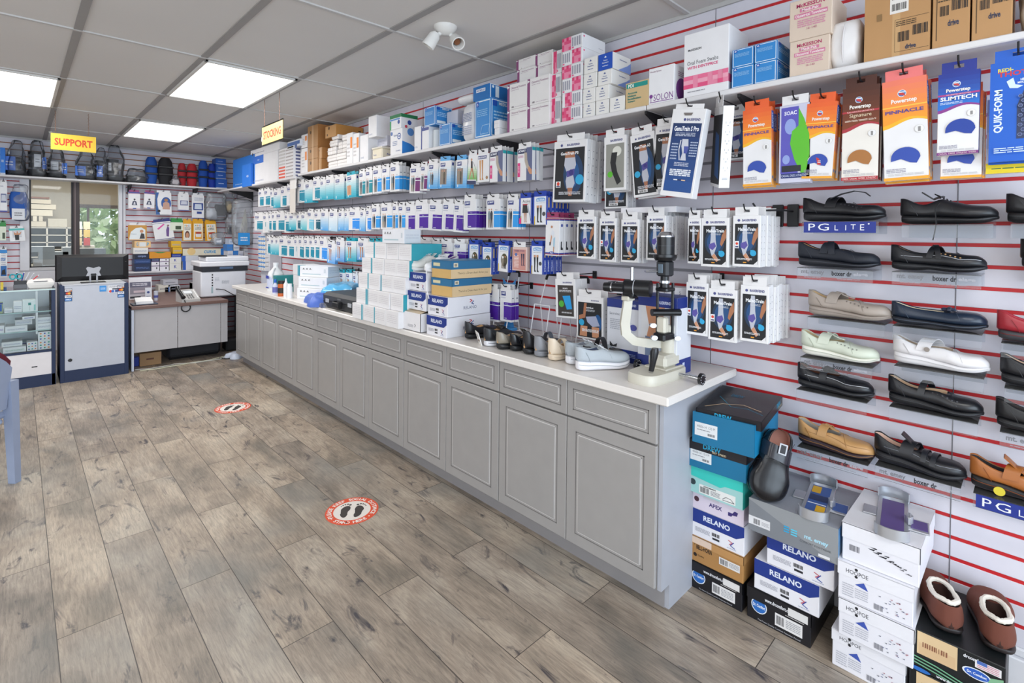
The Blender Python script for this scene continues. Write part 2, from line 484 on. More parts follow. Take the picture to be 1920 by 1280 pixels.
# pass-through window in the back wall with two sliding panes
mb = MB()
mb.bx(.02, YB - .03, 1.0, .105, YB + .05, 2.14, '#dddde2', .004)
mb.bx(.965, YB - .03, 1.0, 1.04, YB + .05, 2.14, '#dddde2', .004)
mb.bx(1.0, YB - .034, 1.0, 1.012, YB - .029, 2.14, '#9a9aa2')
mb.bx(.105, YB - .02, 1.0, .965, YB + .05, 1.035, '#c8c6c8'); mb.bx(.105, YB - .02, 2.12, .965, YB + .05, 2.14, '#8b8178')
for a in ((.105, 1.035, .12, 2.12), (.488, 1.035, .503, 2.12), (.105, 1.035, .503, 1.05), (.105, 2.105, .503, 2.12)):
    mb.bx(a[0], YB - .012, a[1], a[2], YB + .012, a[3], '#1d1b1e')
mb.bx(.503, YB - .022, 1.0, .568, YB + .022, 2.13, '#3b2f2f', .004)
mb.bx(.52, YB - .026, 1.0, .53, YB - .02, 2.13, '#7a6a68')
tag(mb.build('window_1'), kind='structure')
mb = MB(); mb.bx(.12, YB - .003, 1.05, .488, YB + .001, 2.105, GLASS); mb.bx(.568, YB + .002, 1.035, .965, YB + .006, 2.12, GLASS)
o = mb.build('window_pane', bpy.data.objects['window_1'])

# back room seen through the window
mb = MB(); Y2 = 12.0
mb.bx(-1.0, Y2, 0, .80, Y2 + .1, ZC, '#cdc2b2'); mb.bx(.80, Y2, 0, 2.6, Y2 + .1, .92, '#c9c1b4'); mb.bx(.80, Y2, 1.93, 2.6, Y2 + .1, ZC, '#b09c80')
mb.bx(-1.1, YB + .02, 0, -1.0, Y2 + .1, ZC, '#cdc2b2'); mb.bx(2.6, YB + .02, 0, 2.7, Y2 + .1, ZC, '#cdc2b2')
tag(mb.build('wall_office'), kind='structure')
mb = MB(); mb.bx(-1.1, YB + .02, ZC, 2.7, Y2 + .1, ZC + .05, '#c7c0b6'); tag(mb.build('ceiling_office'), kind='structure')
mb = MB()
for x in (.78, .91, 2.54): mb.bx(x, Y2 - .02, .92, x + .03, Y2 + .1, 1.93, '#5b4432', .004)
mb.bx(.78, Y2 - .02, 1.90, 2.6, Y2 + .1, 1.96, '#5b4432', .004); mb.bx(.78, Y2 - .02, .9, 2.6, Y2 + .1, .94, '#cfcac2', .004)
tag(mb.build('window_2'), kind='structure')
area_light('office_lamp', (.6, 10.0, 2.55), (0, 0, 0), 1.1, 1.1, 60, (1, .95, .88))
mb = MB(); mb.bx(-6, Y2 + .2, -.06, 12, 30, -.02, '#9c9a92'); tag(mb.build('ground_outside'), kind='structure')

# ---------------------------------------------------------------- base cabinets and worktop
CAB = '#9b9896'; CABM = M(CAB, .38)
CABY = [1.02, 1.93, 2.84, 3.75, 4.645, 5.52, 6.36]
def panel_front(m, x, y0, y1, z0, z1, inset):
    """raised-panel door or drawer front facing -X"""
    m.bx(x, y0, z0, x + .018, y1, z1, CABM, .003)
    i = inset
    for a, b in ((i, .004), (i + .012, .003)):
        # routed outline: dark strips paint its groove shade, pale strips its edge highlight
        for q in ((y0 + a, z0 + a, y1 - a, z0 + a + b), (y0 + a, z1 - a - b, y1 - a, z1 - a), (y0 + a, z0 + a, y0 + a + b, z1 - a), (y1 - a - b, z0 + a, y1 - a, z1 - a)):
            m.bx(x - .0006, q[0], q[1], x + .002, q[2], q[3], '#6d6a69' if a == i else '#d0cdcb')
    m.bx(x - .003, y0 + i + .016, z0 + i + .016, x + .002, y1 - i - .016, z1 - i - .016, CABM, .002)
names = ['nearest', 'second nearest', 'third nearest', 'fourth nearest', 'second farthest', 'farthest']
for n in range(6):
    y0, y1 = CABY[n], CABY[n + 1]
    e = empty('base_cabinet', (1.81, (y0 + y1) / 2, 0), 'grey two-door two-drawer base cabinet, %s of the six under the long white worktop' % names[n], 'cabinet', 'grey base cabinets under the worktop')
    h = (y1 - y0) / 2
    m = MB(); m.bx(.0, -h, .10, .572, h, .852, CABM); m.build('carcass', e)
    m = MB(); m.bx(.055, -h, 0, .075, h, .11, '#8d8a8b'); m.build('toe_kick', e)
    for s in (-1, 1):
        a, b = (-h + .002, -.0015) if s < 0 else (.0015, h - .002)
        m = MB(); panel_front(m, -.02, a, b, .108, .672, .052); m.build('door', e)
        m = MB(); panel_front(m, -.02, a, b, .680, .843, .034); m.build('drawer', e)
    if n == 0:
        m = MB(); m.prism([(-.002, .10), (.06, .10), (.06, 0), (.572, 0), (.572, .852), (-.002, .852)], 1, -h - .018, -h, '#a8aab2'); m.build('end_panel', e)
m = MB(); m.bx(1.752, .955, .8525, 2.385, 6.385, .888, M('#e4dfda', .3, 0, .03), .005)
tag(m.build('worktop'), 'long white laminate worktop over the grey cabinets', 'countertop')

# ---------------------------------------------------------------- long wall shelf and its brackets
def shelf(x0, y0, x1, y1, z, lab, grp):
    m = MB(); m.bx(x0, y0, z, x1, y1, z + .022, '#dcdadb', .003)
    return tag(m.build('wall_shelf'), lab, 'shelf', grp)
shelf(2.10, -1.0, 2.385, 1.275, 2.083, 'white wall shelf over the insole packets, holding the brown cartons', 'white shelves high on the walls')
shelf(2.10, 1.28, 2.385, 5.38, 2.083, 'white wall shelf over the hanging stocking packets, full of boxes', 'white shelves high on the walls')
shelf(2.06, 5.386, 2.385, 8.2, 2.055, 'far end wall shelf under the stacked blue and white boxes', 'white shelves high on the walls')
shelf(-1.6, 8.21, 2.385, 8.485, 2.10, 'white shelf along the back wall above the office window, holding bagged braces', 'white shelves high on the walls')
def bracket(x, y, z, back, rz=0, lab='', grp='black shelf brackets'):
    m = MB()
    m.prism([(0, 0), (back, 0), (back, -.095), (back - .03, -.1), (.0, -.014)], 1, -.006, .006, '#17161a')
    m.bx(back - .012, -.014, -.12, back, .014, 0, '#17161a')
    o = m.build('shelf_bracket'); put(o, (x, y, z), rz)
    return tag(o, lab, 'bracket', grp)
bk = (0.86, 2.324, 3.01, 3.55, 1.29, 4.622, 5.308)
wh = ['beside the orange insole box', 'over the arm sleeve boxes', 'over the green sports packet', 'over the purple packets', 'over the tilted blue knee brace box', 'over the teal packets', 'near the white hanging strip']
for y, w in zip(bk, wh):
    bracket(2.12, y, 2.083, .262, 0, 'black triangular bracket under the wall shelf, ' + w)
for y, w in zip((5.9, 6.9, 7.7), ('just beyond the white strip', 'over the far teal packets', 'at the far corner')):
    bracket(2.08, y, 2.055, .30, 0, 'black triangular bracket under the far end shelf, ' + w)
for x, w in zip((1.07, 1.826) + (-.3,), ('beside the window frame', 'over the tall lumbar box', 'at the left')):
    bracket(x, 8.23, 2.10, .255, PI / 2, 'black triangular bracket under the back wall shelf, ' + w)
# white hanging strip near the far end
m = MB()
q = (5.482, 2.09, 0.148, 0.383)
m.bx(-.004, -q[2] / 2, -q[3], 0, q[2] / 2, 0, '#e3dcd4')
m.bx(-.006, -q[2] / 2 - .03, -.13, -.002, q[2] / 2 - .01, -.0, '#ece9e6')
tag(put(m.build('price_strip'), (2.09, q[0], 2.083)), 'long white plastic strip hanging from the shelf front near the far end', 'strip')

# ---------------------------------------------------------------- hanging signs
def sign(loc, rz, w, h, txt, paper, ink, lab, drop, sx, edge):
    e = empty('hanging_sign', loc, lab, 'sign', None, rz)
    m = MB(); m.bx(-w / 2, -.0015, -h / 2, w / 2, .0015, h / 2, paper)
    for s in (1, -1):
        f = Fr(m, (-w / 2 * s, -.0015 * s, -h / 2), (s, 0, 0), (0, 0, 1), w, h)
        f.t(txt, .08, .27, .92, .73, ink, True, True)
    m.build('printed_card', e)
    m = MB()
    for q in ((-w / 2 - .014, -h / 2 - .012, -w / 2, h / 2 + .012), (w / 2, -h / 2 - .012, w / 2 + .008, h / 2 + .012), (-w / 2, h / 2, w / 2, h / 2 + .012), (-w / 2, -h / 2 - .012, w / 2, -h / 2)): m.bx(q[0], -.002, q[1], q[2], .002, q[3], edge)
    m.build('plastic_sleeve', e)
    for x in sx:
        m = MB(); m.tube([(x, 0, h / 2 + .01)] + [(x + .0025 * (-1) ** k, 0, h / 2 + .01 + (drop - .01) * k / 14) for k in range(1, 14)] + [(x, 0, h / 2 + drop)], .0022, '#7d5a48', 5)
        m.build('chain', e)
a = (0.383, 2.386, 0.322, 0.149)
sign((a[0], 6.3, a[1] - a[3] / 2), -.03, a[2], a[3], 'SUPPORT', '#e0bc34', '#c8340e', 'yellow hanging sign with the red word SUPPORT, above the sales counter', ZC - a[1], (-a[2] * .4, a[2] * .33), CASEGLASS)
b = (4.348, 2.38, 0.484, 0.156)
sign((1.49, b[0], b[1] - b[3] / 2 + .0), -PI / 2, b[2] * .97, b[3] * .92, 'STOCKING', '#c9ae68', '#8a1c0c', 'pale yellow hanging sign with the word STOCKING, above the long worktop', ZC - b[1] + .01, (-b[2] * .36, b[2] * .33), CASEGLASS)

# ---------------------------------------------------------------- floor stickers
def arc_text(m, txt, r, a0, a1, size, mat, inward=False):
    n = len(txt)
    for i, ch in enumerate(txt):
        if ch == ' ': continue
        a = a0 + (a1 - a0) * (i + .5) / n
        vs, fs, asp = text_shape(ch, True)
        u = Vector((-math.sin(a), math.cos(a), 0)); v = Vector((math.cos(a), math.sin(a), 0))
        if a1 < a0: u = -u
        else: v = -v
        c = Vector((math.cos(a), math.sin(a), 0)) * r
        h = size; w = min(size * asp, size * .95)
        m.add([tuple(c + u * ((x - .5) * w) + v * ((y - .5) * h) + Vector((0, 0, .0017))) for x, y in vs], fs, mat)
def floor_sticker(cx, cy, r, rz, lab):
    m = MB()
    m.lathe([(r, 0), (r, .001), (0, .0011)], '#e2512c', 48)
    m.lathe([(r * .70, .0011), (r * .70, .0014), (0, .0015)], '#e9e2da', 48)
    arc_text(m, 'PLEASE KEEP SOCIAL DISTANCE', r * .85, math.radians(218), math.radians(-22), r * .17, '#f6ece4')
    arc_text(m, 'STAND HERE', r * .85, math.radians(232), math.radians(318), r * .17, '#f6ece4')
    for a in (-140, -32): m.cyl((r * .85 * math.cos(math.radians(a)), r * .85 * math.sin(math.radians(a)), .0012), (r * .85 * math.cos(math.radians(a)), r * .85 * math.sin(math.radians(a)), .0018), r * .03, '#f6ece4', n=10)
    for s in (-1, 1):
        pts = []
        for k in range(40):
            t = 2 * PI * k / 40; y = math.sin(t); wdt = .17 * (1 + .28 * y) if y > 0 else .15 * (1 - .1 * y)
            if -.35 < y < .2: wdt *= .86
            pts.append(((s * .27 + s * -.05 * (y ** 2) + math.cos(t) * wdt) * r, (y * .42 - .08) * r))
        m.add([(x, y, .0018) for x, y in pts], [tuple(range(40))], '#3a3432')
        for k, (dx, dy, tr) in enumerate(((-.13, .33, .055), (-.02, .38, .042), (.08, .36, .036), (.16, .31, .031), (.215, .24, .026))):
            c = ((s * .27 + s * dx * .95) * r, (dy * 1.1 + .05) * r)
            m.add([(c[0] + math.cos(2 * PI * q / 12) * tr * r, c[1] + math.sin(2 * PI * q / 12) * tr * r * 1.1, .0018) for q in range(12)], [tuple(range(12))], '#3a3432')
    o = m.build('floor_sticker'); put(o, (cx, cy, 0), rz)
    return tag(o, lab, 'floor sticker', 'round distance stickers on the floor')
floor_sticker(1.29, 2.547, .138, math.radians(-38), 'round red distancing floor sticker with black footprints, nearer of the two')
floor_sticker(1.31, 4.738, .138, math.radians(-38), 'round red distancing floor sticker with black footprints, farther of the two')

# ---------------------------------------------------------------- printed artwork for packets and boxes
SK = '#c98f6c'; SK2 = '#a86f50'; LG = '#c9cbd2'
def couple(F, a, b, c, d, k=0):
    """two people standing side by side, printed"""
    w = c - a; h = d - b
    dark = ('#3a3f4c', '#57503f', '#2e3644')[k % 3]; light = ('#b9ada0', '#8f8474', '#7a8a92')[k % 3]
    for dx, m, lg in ((.30, light, '#8c8070'), (.66, dark, '#3b3431')):
        x = a + w * dx
        F.p([(x - w * .13, b + h * .02), (x - w * .02, b), (x + w * .02, b + h * .42), (x + w * .07, b), (x + w * .15, b + h * .01), (x + w * .14, b + h * .5), (x - w * .13, b + h * .5)], lg)
        F.p([(x - w * .15, b + h * .42), (x + w * .16, b + h * .42), (x + w * .18, b + h * .72), (x + w * .07, b + h * .84), (x - w * .08, b + h * .84), (x - w * .17, b + h * .72)], m)
        F.e(x, b + h * .91, w * .085, SK)
def legs_art(F, a, b, c, d, m1=SK, m2=SK2, black=False):
    w = c - a; h = d - b
    for s, col in ((.3, m1), (.68, m2)):
        x = a + w * s
        F.p([(x - w * .13, d), (x + w * .14, d), (x + w * .1, b + h * .55), (x + w * .07, b + h * .12), (x + w * .22, b), (x - w * .05, b), (x - w * .06, b + h * .5)], '#1f2226' if black else col)
        if black: F.r(x - w * .12, d - h * .13, x + w * .13, d, SK)
def logo_j(F, a, b, c, d, m=NAVY):
    F.r(a, b, c, d, m); F.t('JOBST', a + (c - a) * .08, b + (d - b) * .2, c - (c - a) * .08, d - (d - b) * .2, '#eceef4', True, True)
def draw_band(F, S, col, white=WH):
    F.r(.34, .07, 1, .60, col); F.r(.34, .49, 1, .515, '#dfe6ea'); F.t('Opaque', .42, .535, .8, .57, '#dfe6ea')
    logo_j(F, .10, .80, .52, .93)
    F.lines(.1, .72, .5, .76, 2, '#8a8fa5'); F.r(.42, .10, .62, .12, '#dfe6ea')
    S.r(0, .07, 1, .60, col); S.r(0, .49, 1, .515, '#dfe6ea'); S.r(.25, .72, .75, .745, '#555a70')
def draw_grad(F, S, lo, hi='#e6e8ea', photo=None):
    F.g(0, 0, 1, .78, lo, hi, 9, .8); S.g(0, 0, 1, .86, lo, hi, 7, .8)
    logo_j(F, .12, .79, .52, .93); S.r(.25, .82, .75, .93, NAVY)
    F.lines(.12, .70, .45, .75, 2, '#7a86a5'); F.r(.18, .05, .25, .17, '#dfe9ee')
    if photo == 'hand':
        F.r(.10, .12, .52, .55, '#d9a27e'); F.p([(.2, .15), (.45, .2), (.42, .5), (.3, .6), (.2, .45)], SK)
    elif photo == 'legs': legs_art(F, .16, .16, .62, .70)
    elif photo == 'people':
        F.r(.12, .14, .66, .70, '#8f7f76'); couple(F, .14, .15, .64, .68, 1)
    elif photo == 'twist': couple(F, .18, .15, .66, .66, 2)
def art(kind, F, S, T, mb, w, h, d):
    """prints the packet; returns nothing"""
    if kind == 'teal_band': draw_band(F, S, TEAL)
    elif kind == 'dark_teal': draw_band(F, S, '#075a70')
    elif kind == 'sky_band': draw_band(F, S, '#7cc6dd')
    elif kind == 'blue_band': draw_band(F, S, '#2f8fe6')
    elif kind == 'purple': draw_band(F, S, '#4a1a97'); F.ln([(.12, .1), (.22, .66)], .0012, '#b9b4c6'); F.ln([(.24, .1), (.27, .6)], .0012, '#b9b4c6')
    elif kind == 'little_teal': draw_band(F, S, '#d8dde0'); F.r(.5, .35, .6, .6, TEAL)
    elif kind in ('couple_teal', 'couple_blue', 'couple_plum'):
        c = {'couple_teal': '#0d8c9c', 'couple_blue': '#2f9be6', 'couple_plum': '#6b1a6a'}[kind]
        F.r(.56, .08, 1, .60, c); F.r(.56, .48, 1, .51, '#dfe6ea'); couple(F, .08, .06, .56, .72, len(kind) % 3)
        logo_j(F, .10, .82, .58, .95); F.t('Opaque', .6, .625, .9, .66, '#59607a')
        S.r(0, .08, 1, .60, c); S.r(0, .48, 1, .51, '#dfe6ea'); S.r(.2, .72, .75, .745, '#555a70')
    elif kind == 'teal_grad': draw_grad(F, S, '#0f9fbb')
    elif kind == 'aqua_grad': draw_grad(F, S, '#3fb3c4')
    elif kind == 'blue_grad': draw_grad(F, S, '#4b9fe2')
    elif kind == 'pale_grad': draw_grad(F, S, '#a9cfe8')
    elif kind == 'blue_people': draw_grad(F, S, '#3f9be0', photo='people')
    elif kind == 'blue_couple': draw_grad(F, S, '#3f9be0', photo='twist')
    elif kind == 'teal_hand': draw_grad(F, S, '#0fa0bd', '#dfe9ea', 'hand')
    elif kind == 'teal_legs': draw_grad(F, S, '#0f9cb8', '#e8e6e8', 'legs')
    elif kind == 'blue_legs': draw_grad(F, S, '#4a93d8', '#e8e6e8', 'legs')
    elif kind == 'sport_green':
        F.g(.0, .16, 1, .6, '#6fae5a', '#e8ebe4', 6); F.p([(.15, .16), (.25, .16), (.5, .5), (.42, .78), (.3, .8), (.35, .5)], SK); F.p([(.8, .2), (.7, .2), (.42, .55), (.52, .6)], SK2)
        F.p([(.35, .55), (.55, .55), (.5, .78), (.33, .8)], '#23262c'); F.e(.38, .84, .09, SK); F.ln([(.6, .75), (.9, .5)], .002, '#333333'); F.r(0, 0, 1, .12, '#26345f'); S.g(0, .12, 1, .6, '#7fb35f', '#e6e8e2')
    elif kind == 'beige_legs':
        F.r(.08, .82, .82, .93, '#33407e'); F.t('BELISADA', .1, .845, .8, .905, '#e8e8ee', True, True); legs_art(F, .1, .08, .62, .78, '#cf9a62', '#c08850'); F.e(.84, .15, .1, '#a5805c')
    elif kind == 'arm':
        F.r(.62, 0, 1, 1, '#5c6488'); logo_j(F, .04, .83, .62, .97, '#1c2350')
        F.p([(.48, .86), (.66, .84), (.68, .62), (.78, .45), (.98, .3), (1, .18), (.86, .2), (.6, .42), (.5, .6)], '#b3a79a'); F.p([(.78, .42), (.97, .32), (1, .18), (.86, .18), (.72, .3)], SK)
        F.r(.03, .12, .2, .55, '#d8327f'); F.t('AM ARM', .08, .2, .15, .5, '#f0dfe6', True, rot=1); F.lines(.05, .7, .42, .78, 3, '#c66f9a')
        S.r(0, .9, 1, 1, '#2aa0a8')
    elif kind in ('activa_socks', 'activa_people', 'activa_skirt'):
        F.r(0, 0, .1, 1, '#1b3fa6'); F.r(.1, 0, .17, .3, '#d9b93a'); F.r(.92, 0, 1, 1, '#1b3fa6')
        if kind == 'activa_skirt': F.t('Activa', .25, .82, .88, .93, '#26282c')
        else:
            F.r(.24, .82, .86, .92, '#6fa0d2'); F.e(.55, .92, .31, '#6fa0d2', .035); F.t('ACTIVA', .28, .835, .82, .915, '#e6eef6', True, True)
        F.lines(.25, .75, .85, .78, 1, '#9aa0aa')
        if kind == 'activa_socks':
            legs_art(F, .18, .08, .74, .68, black=True); F.e(.78, .38, .11, '#4a4a4c')
        elif kind == 'activa_people':
            F.e(.6, .45, .26, '#4d4a30', .25); couple(F, .3, .12, .88, .62, 1); F.e(.5, .55, .07, '#e8e6e2')
        else:
            F.p([(.25, .42), (.72, .42), (.62, .72), (.28, .72)], '#2a2b2c'); F.r(.28, .72, .66, .77, '#b23f4a'); legs_art(F, .3, .06, .66, .42); F.ln([(.7, .7), (.92, .12)], .003, '#1f5f9a'); F.r(0, 0, .17, .22, '#d8327f')
        S.r(0, 0, 1, 1, '#1b3fa6'); S.r(.3, .6, .62, .95, '#e6c56a'); S.t('DYNAMIC', .3, .1, .7, .5, '#dfe4f2', True, rot=1)
    elif kind == 'thermal':
        F.r(.06, .04, .94, .9, '#c98f86'); F.t('THERMO STOCK', .14, .8, .86, .87, '#5a3f6a', True); F.lines(.14, .12, .46, .66, 9, '#ecdcd6'); legs_art(F, .56, .22, .92, .72, '#2a3350', '#2a3350'); F.e(.28, .68, .08, '#4a6fb0')
    elif kind == 'pla':
        for f in (F, S):
            f.r(0, .955, 1, .985, '#9a3a52'); f.r(0, .925, 1, .955, '#3a4fa0'); f.r(0, .03, 1, .055, '#9a3a52'); f.r(0, .055, 1, .085, '#3a4fa0')
        F.e(.48, .08, .18, '#2f4fa8', .035); F.t('PLA', .36, .06, .6, .1, '#eef0f6', True)
        F.p([(.35, .3), (.5, .28), (.6, .5), (.66, .62), (.5, .7), (.42, .6)], '#dcdfe6'); F.e(.46, .76, .07, '#b57f5e'); F.p([(.34, .3), (.42, .3), (.5, .5), (.44, .56)], SK); F.p([(.6, .18), (.68, .18), (.72, .5), (.6, .45)], '#9fc7dc'); F.r(.32, .27, .4, .36, '#1f2226'); F.r(.6, .1, .66, .24, SK)
        S.e(.5, .8, .22, '#4a5aa0'); S.p([(.35, .38), (.55, .38), (.55, .24), (.8, .2), (.8, .16), (.35, .16)], '#202226')
    elif kind in ('mall', 'mall_dark', 'mall_red'):
        F.r(.08, .05, .92, .84, '#14161b')
        if kind == 'mall_dark':
            F.g(.08, .05, .92, .84, '#101114', '#332c2e', 4)
        else: F.e(.5, .5, .36, '#17324f', .27); F.e(.5, .5, .28, '#1c4a7c', .2)
        F.t('BAUERFEIND', .34, .885, .86, .93, '#4a4f86', True); F.e(.22, .907, .05, '#4a4f86')
        F.p([(.38, .82), (.52, .82), (.54, .55), (.58, .42), (.5, .28), (.64, .16), (.58, .12), (.4, .22), (.32, .38), (.36, .55)], '#b9bdc9')
        F.p([(.3, .46), (.5, .5), (.56, .42), (.44, .34), (.3, .38)], '#5a4f9c'); F.p([(.4, .22), (.5, .27), (.66, .14), (.58, .1)], SK)
        F.p([(.9, .78), (.92, .6), (.76, .42), (.7, .46), (.76, .64)], '#a8704f')
        F.t('MalleoTrain', .2, .70, .84, .765, '#eef0f4', True); F.lines(.36, .64, .72, .68, 2, '#c9ccd4')
        F.e(.76, .27, .11, '#2ba3d2'); F.r(.66, .27, .76, .33, '#2ba3d2'); F.lines(.16, .13, .72, .17, 2, '#e4e6ea'); F.r(.4, .075, .52, .095, '#e0962c')
        if kind == 'mall_red': F.r(.09, .36, .24, .50, '#e8e8ea'); F.e(.165, .45, .05, '#d6402c'); F.r(.11, .375, .22, .4, '#2a2f6a')
        F.p([(.92, .05), (.78, .05), (.92, .12)], WH)
        for k in range(7): S.r(.45, .12 + k * .115, .6, .135 + k * .115, '#8d8f98')
    elif kind in ('knee_p3', 'knee_a3', 'knee', 'sleeve_arm', 'knee_back'):
        if kind == 'sleeve_arm':
            F.r(.1, .05, .92, .86, '#8f8f88'); F.e(.6, .72, .2, '#d9d9d0', .09)
            F.p([(.36, .7), (.62, .7), (.55, .5), (.62, .34), (.8, .16), (.62, .1), (.38, .34), (.3, .52)], '#1b1c20'); F.e(.3, .3, .12, '#57b32c'); F.t('BAUERFEIND', .3, .9, .85, .94, '#4a4f86', True)
        else:
            F.r(.06, .04, .94, .88, '#17191f'); F.e(.62, .45, .30, '#12385f', .33); F.e(.6, .45, .2, '#15508a', .22)
            F.t('BAUERFEIND', .34, .91, .85, .945, '#4a4f86', True); F.e(.24, .927, .035, '#4a4f86')
            F.p([(.36, .74), (.66, .74), (.7, .6), (.62, .45), (.68, .3), (.62, .22), (.44, .22), (.4, .34), (.44, .46), (.34, .6)], '#b9bcc8')
            F.p([(.36, .82), (.64, .82), (.66, .72), (.36, .72)], SK2); F.p([(.46, .23), (.62, .23), (.6, .1), (.5, .1)], SK2)
            F.p([(.42, .5), (.66, .54), (.66, .44), (.44, .4)], '#4d4690'); F.e(.56, .48, .07, '#35307a')
            F.t({'knee_p3': 'GenuTrain P3', 'knee_a3': 'GenuTrain A3', 'knee': 'GenuTrain', 'knee_back': 'GenuTrain S'}[kind], .16, .765, .82, .815, '#eef0f4', True, al='c')
            F.e(.82 if kind == 'knee_p3' else .22, .36, .12, '#2ba3d2'); F.lines(.2, .12, .86, .17, 3, '#dcdfe6')
            if kind in ('knee_p3', 'knee'): x = .12 if kind == 'knee_p3' else .74; F.r(x - .02, .24, x + .13, .34, '#ecebeb'); F.e(x + .055, .30, .045, '#d6402c'); F.r(x, .25, x + .11, .268, '#2a2f6a')
            if kind != 'knee_p3': F.r(.2, .06, .6, .11, WH); F.bars(.25, .065, .55, .1)
        for k in range(7): S.r(.4, .12 + k * .115, .6, .135 + k * .115, '#8d8f98')
    elif kind == 's_pro':
        F.r(.08, .06, .94, .84, '#14305e'); F.g(.08, .06, .94, .8, '#1c4f93', '#132f63', 6)
        F.t('BAUERFEIND', .48, .865, .88, .895, '#4a4f86', True); F.e(.42, .88, .04, '#4a4f86')
        F.t('GenuTrain S Pro', .14, .75, .88, .805, '#eef0f4', True, True); F.lines(.2, .69, .8, .735, 3, '#c6cede')
        F.p([(.44, .66), (.62, .66), (.66, .56), (.6, .5), (.64, .42), (.46, .42), (.5, .5), (.44, .58)], '#c9ccd6'); F.p([(.52, .58), (.66, .58), (.64, .5), (.54, .5)], '#4a55a0'); F.ln([(.4, .65), (.38, .54), (.44, .42)], .004, '#dfe2ea')
        F.lines(.14, .42, .34, .62, 6, '#a9b6d0'); F.lines(.7, .46, .92, .64, 6, '#a9b6d0'); F.lines(.3, .35, .74, .40, 3, '#c6cede'); F.lines(.2, .24, .84, .32, 4, '#e6eaf2', .7)
        F.r(.36, .19, .48, .202, '#e6eaf2'); F.r(.48, .19, .6, .202, '#1b2550'); F.r(.6, .19, .72, .202, '#e9c9a0'); F.p([(.36, .955), (.64, .955), (.6, .925), (.4, .925)], '#77706c')
    elif kind == 'box_side':
        F.r(0, .04, 1, .9, '#17191f'); F.p([(.3, .7), (.7, .65), (.9, .1), (.4, .15)], '#1c4a80')
        for k in range(6): S.t(str(k + 1), .42, .2 + k * .11, .58, .225 + k * .11, '#8b8d98', True, rot=1); S.r(.3, .235 + k * .11, .34, .262 + k * .11, '#a5a7b0'); S.r(.66, .235 + k * .11, .7, .262 + k * .11, '#a5a7b0')
        S.lines(.25, .1, .75, .13, 2, '#a5a7b0')
    elif kind in ('pinnacle', 'pinnacle_pink', 'pinnacle_side', 'signature', 'slimtech'):
        base = {'signature': ('#7a3a1c', '#4a2418'), 'slimtech': ('#1f6fc8', '#1d2f8c')}.get(kind, ('#f29a2a', '#e8602c' if kind != 'pinnacle_pink' else '#ec7a66'))
        F.g(0, .60, 1, 1, base[0], base[1], 7)
        top = {'signature': '#a8323c', 'slimtech': '#8a3a8c'}.get(kind, '#f0b426')
        F.p([(0, .56)] + [(t / 10, .585 + .035 * math.sin(t / 10 * 4.2 - 1.2)) for t in range(11)] + [(1, .64), (0, .64)], base[0])
        F.p([(0, .54)] + [(t / 10, .555 + .04 * math.sin(t / 10 * 4.2 - 1.4)) for t in range(11)] + [(t / 10, .585 + .035 * math.sin(t / 10 * 4.2 - 1.2)) for t in range(10, -1, -1)], top)
        F.e(.45, .86, .1, '#dfe6ee'); F.e(.45, .86, .085, '#3f78b8', n=16); F.p([(.38, .85), (.53, .83), (.5, .86), (.4, .88)], '#c43a3a'); F.ln([(.38, .875), (.52, .87)], .003, '#e9ecf2')
        F.t('Powerstep', .2, .755, .78, .81, '#f2efe8', True)
        if kind == 'signature':
            F.r(0, .725, 1, .745, '#b0303a'); F.t('FULL LENGTH ORTHOTICS', .05, .728, .95, .742, '#f0dcd4'); F.t('Signature', .2, .665, .8, .715, '#e9d8b8'); F.lines(.08, .63, .92, .65, 2, '#e9d8c8')
        elif kind == 'slimtech':
            F.r(0, .725, 1, .745, '#b23a80'); F.t('3/4 LENGTH ORTHOTICS', .05, .728, .95, .742, '#f0dcd4'); F.t('SLIMTECH', .06, .665, .94, .715, '#eef2f8', True, True); F.lines(.06, .62, .6, .65, 2, '#cfdcf0')
        else: F.r(0, .725, 1, .738, '#f7c04a'); F.t('PINNACLE', .06, .665, .92, .70, '#54408a', True, True)
        F.e(.82, .49, .11, '#d3d1cf', n=20); F.e(.82, .49, .10, '#ecebea', n=20); F.r(.79, .465, .85, .51, '#8d8b8a')
        pad = {'signature': '#a86f38', 'slimtech': '#1d3f9c'}.get(kind, '#2c4aa6')
        cy, cx, ru, rv = (.30, .56, .36, .13) if kind == 'slimtech' else (.22, .5, .33, .105)
        F.e(cx, cy, ru + .02, '#d9d7d4', rv + .008, a0=0, a1=PI, n=20)
        F.p([(cx + ru * math.cos(PI * t / 12), cy + rv * math.sin(PI * t / 12)) for t in range(13)] + [(cx - ru, cy - .03), (cx - ru * .3, cy - .01), (cx + ru * .3, cy - .05), (cx + ru * .75, cy - .06)], pad)
        if kind == 'pinnacle_side': F.p([(.5, .18), (.62, .18), (.54, .26), (.44, .28)], '#c4332c'); F.lines(.5, .2, .6, .24, 2, '#e6e6ee')
        F.lines(.06, .075, .5, .12, 3, '#9a97a6'); F.lines(.1, .045, .9, .07, 2, '#c9c7c6')
        if kind == 'signature': F.r(0, 0, 1, .035, '#b0303a'); F.t('DRESS  CASUAL  WORK  ATHLETIC', .05, .008, .95, .027, '#f0dcd4')
        elif kind == 'slimtech': F.r(0, 0, 1, .035, '#7a2f7c'); F.t('CASUAL  DRESS  ATHLETIC  WORK', .05, .008, .95, .027, '#f0dcd4')
        else: F.r(0, 0, 1, .03, '#eea62e')
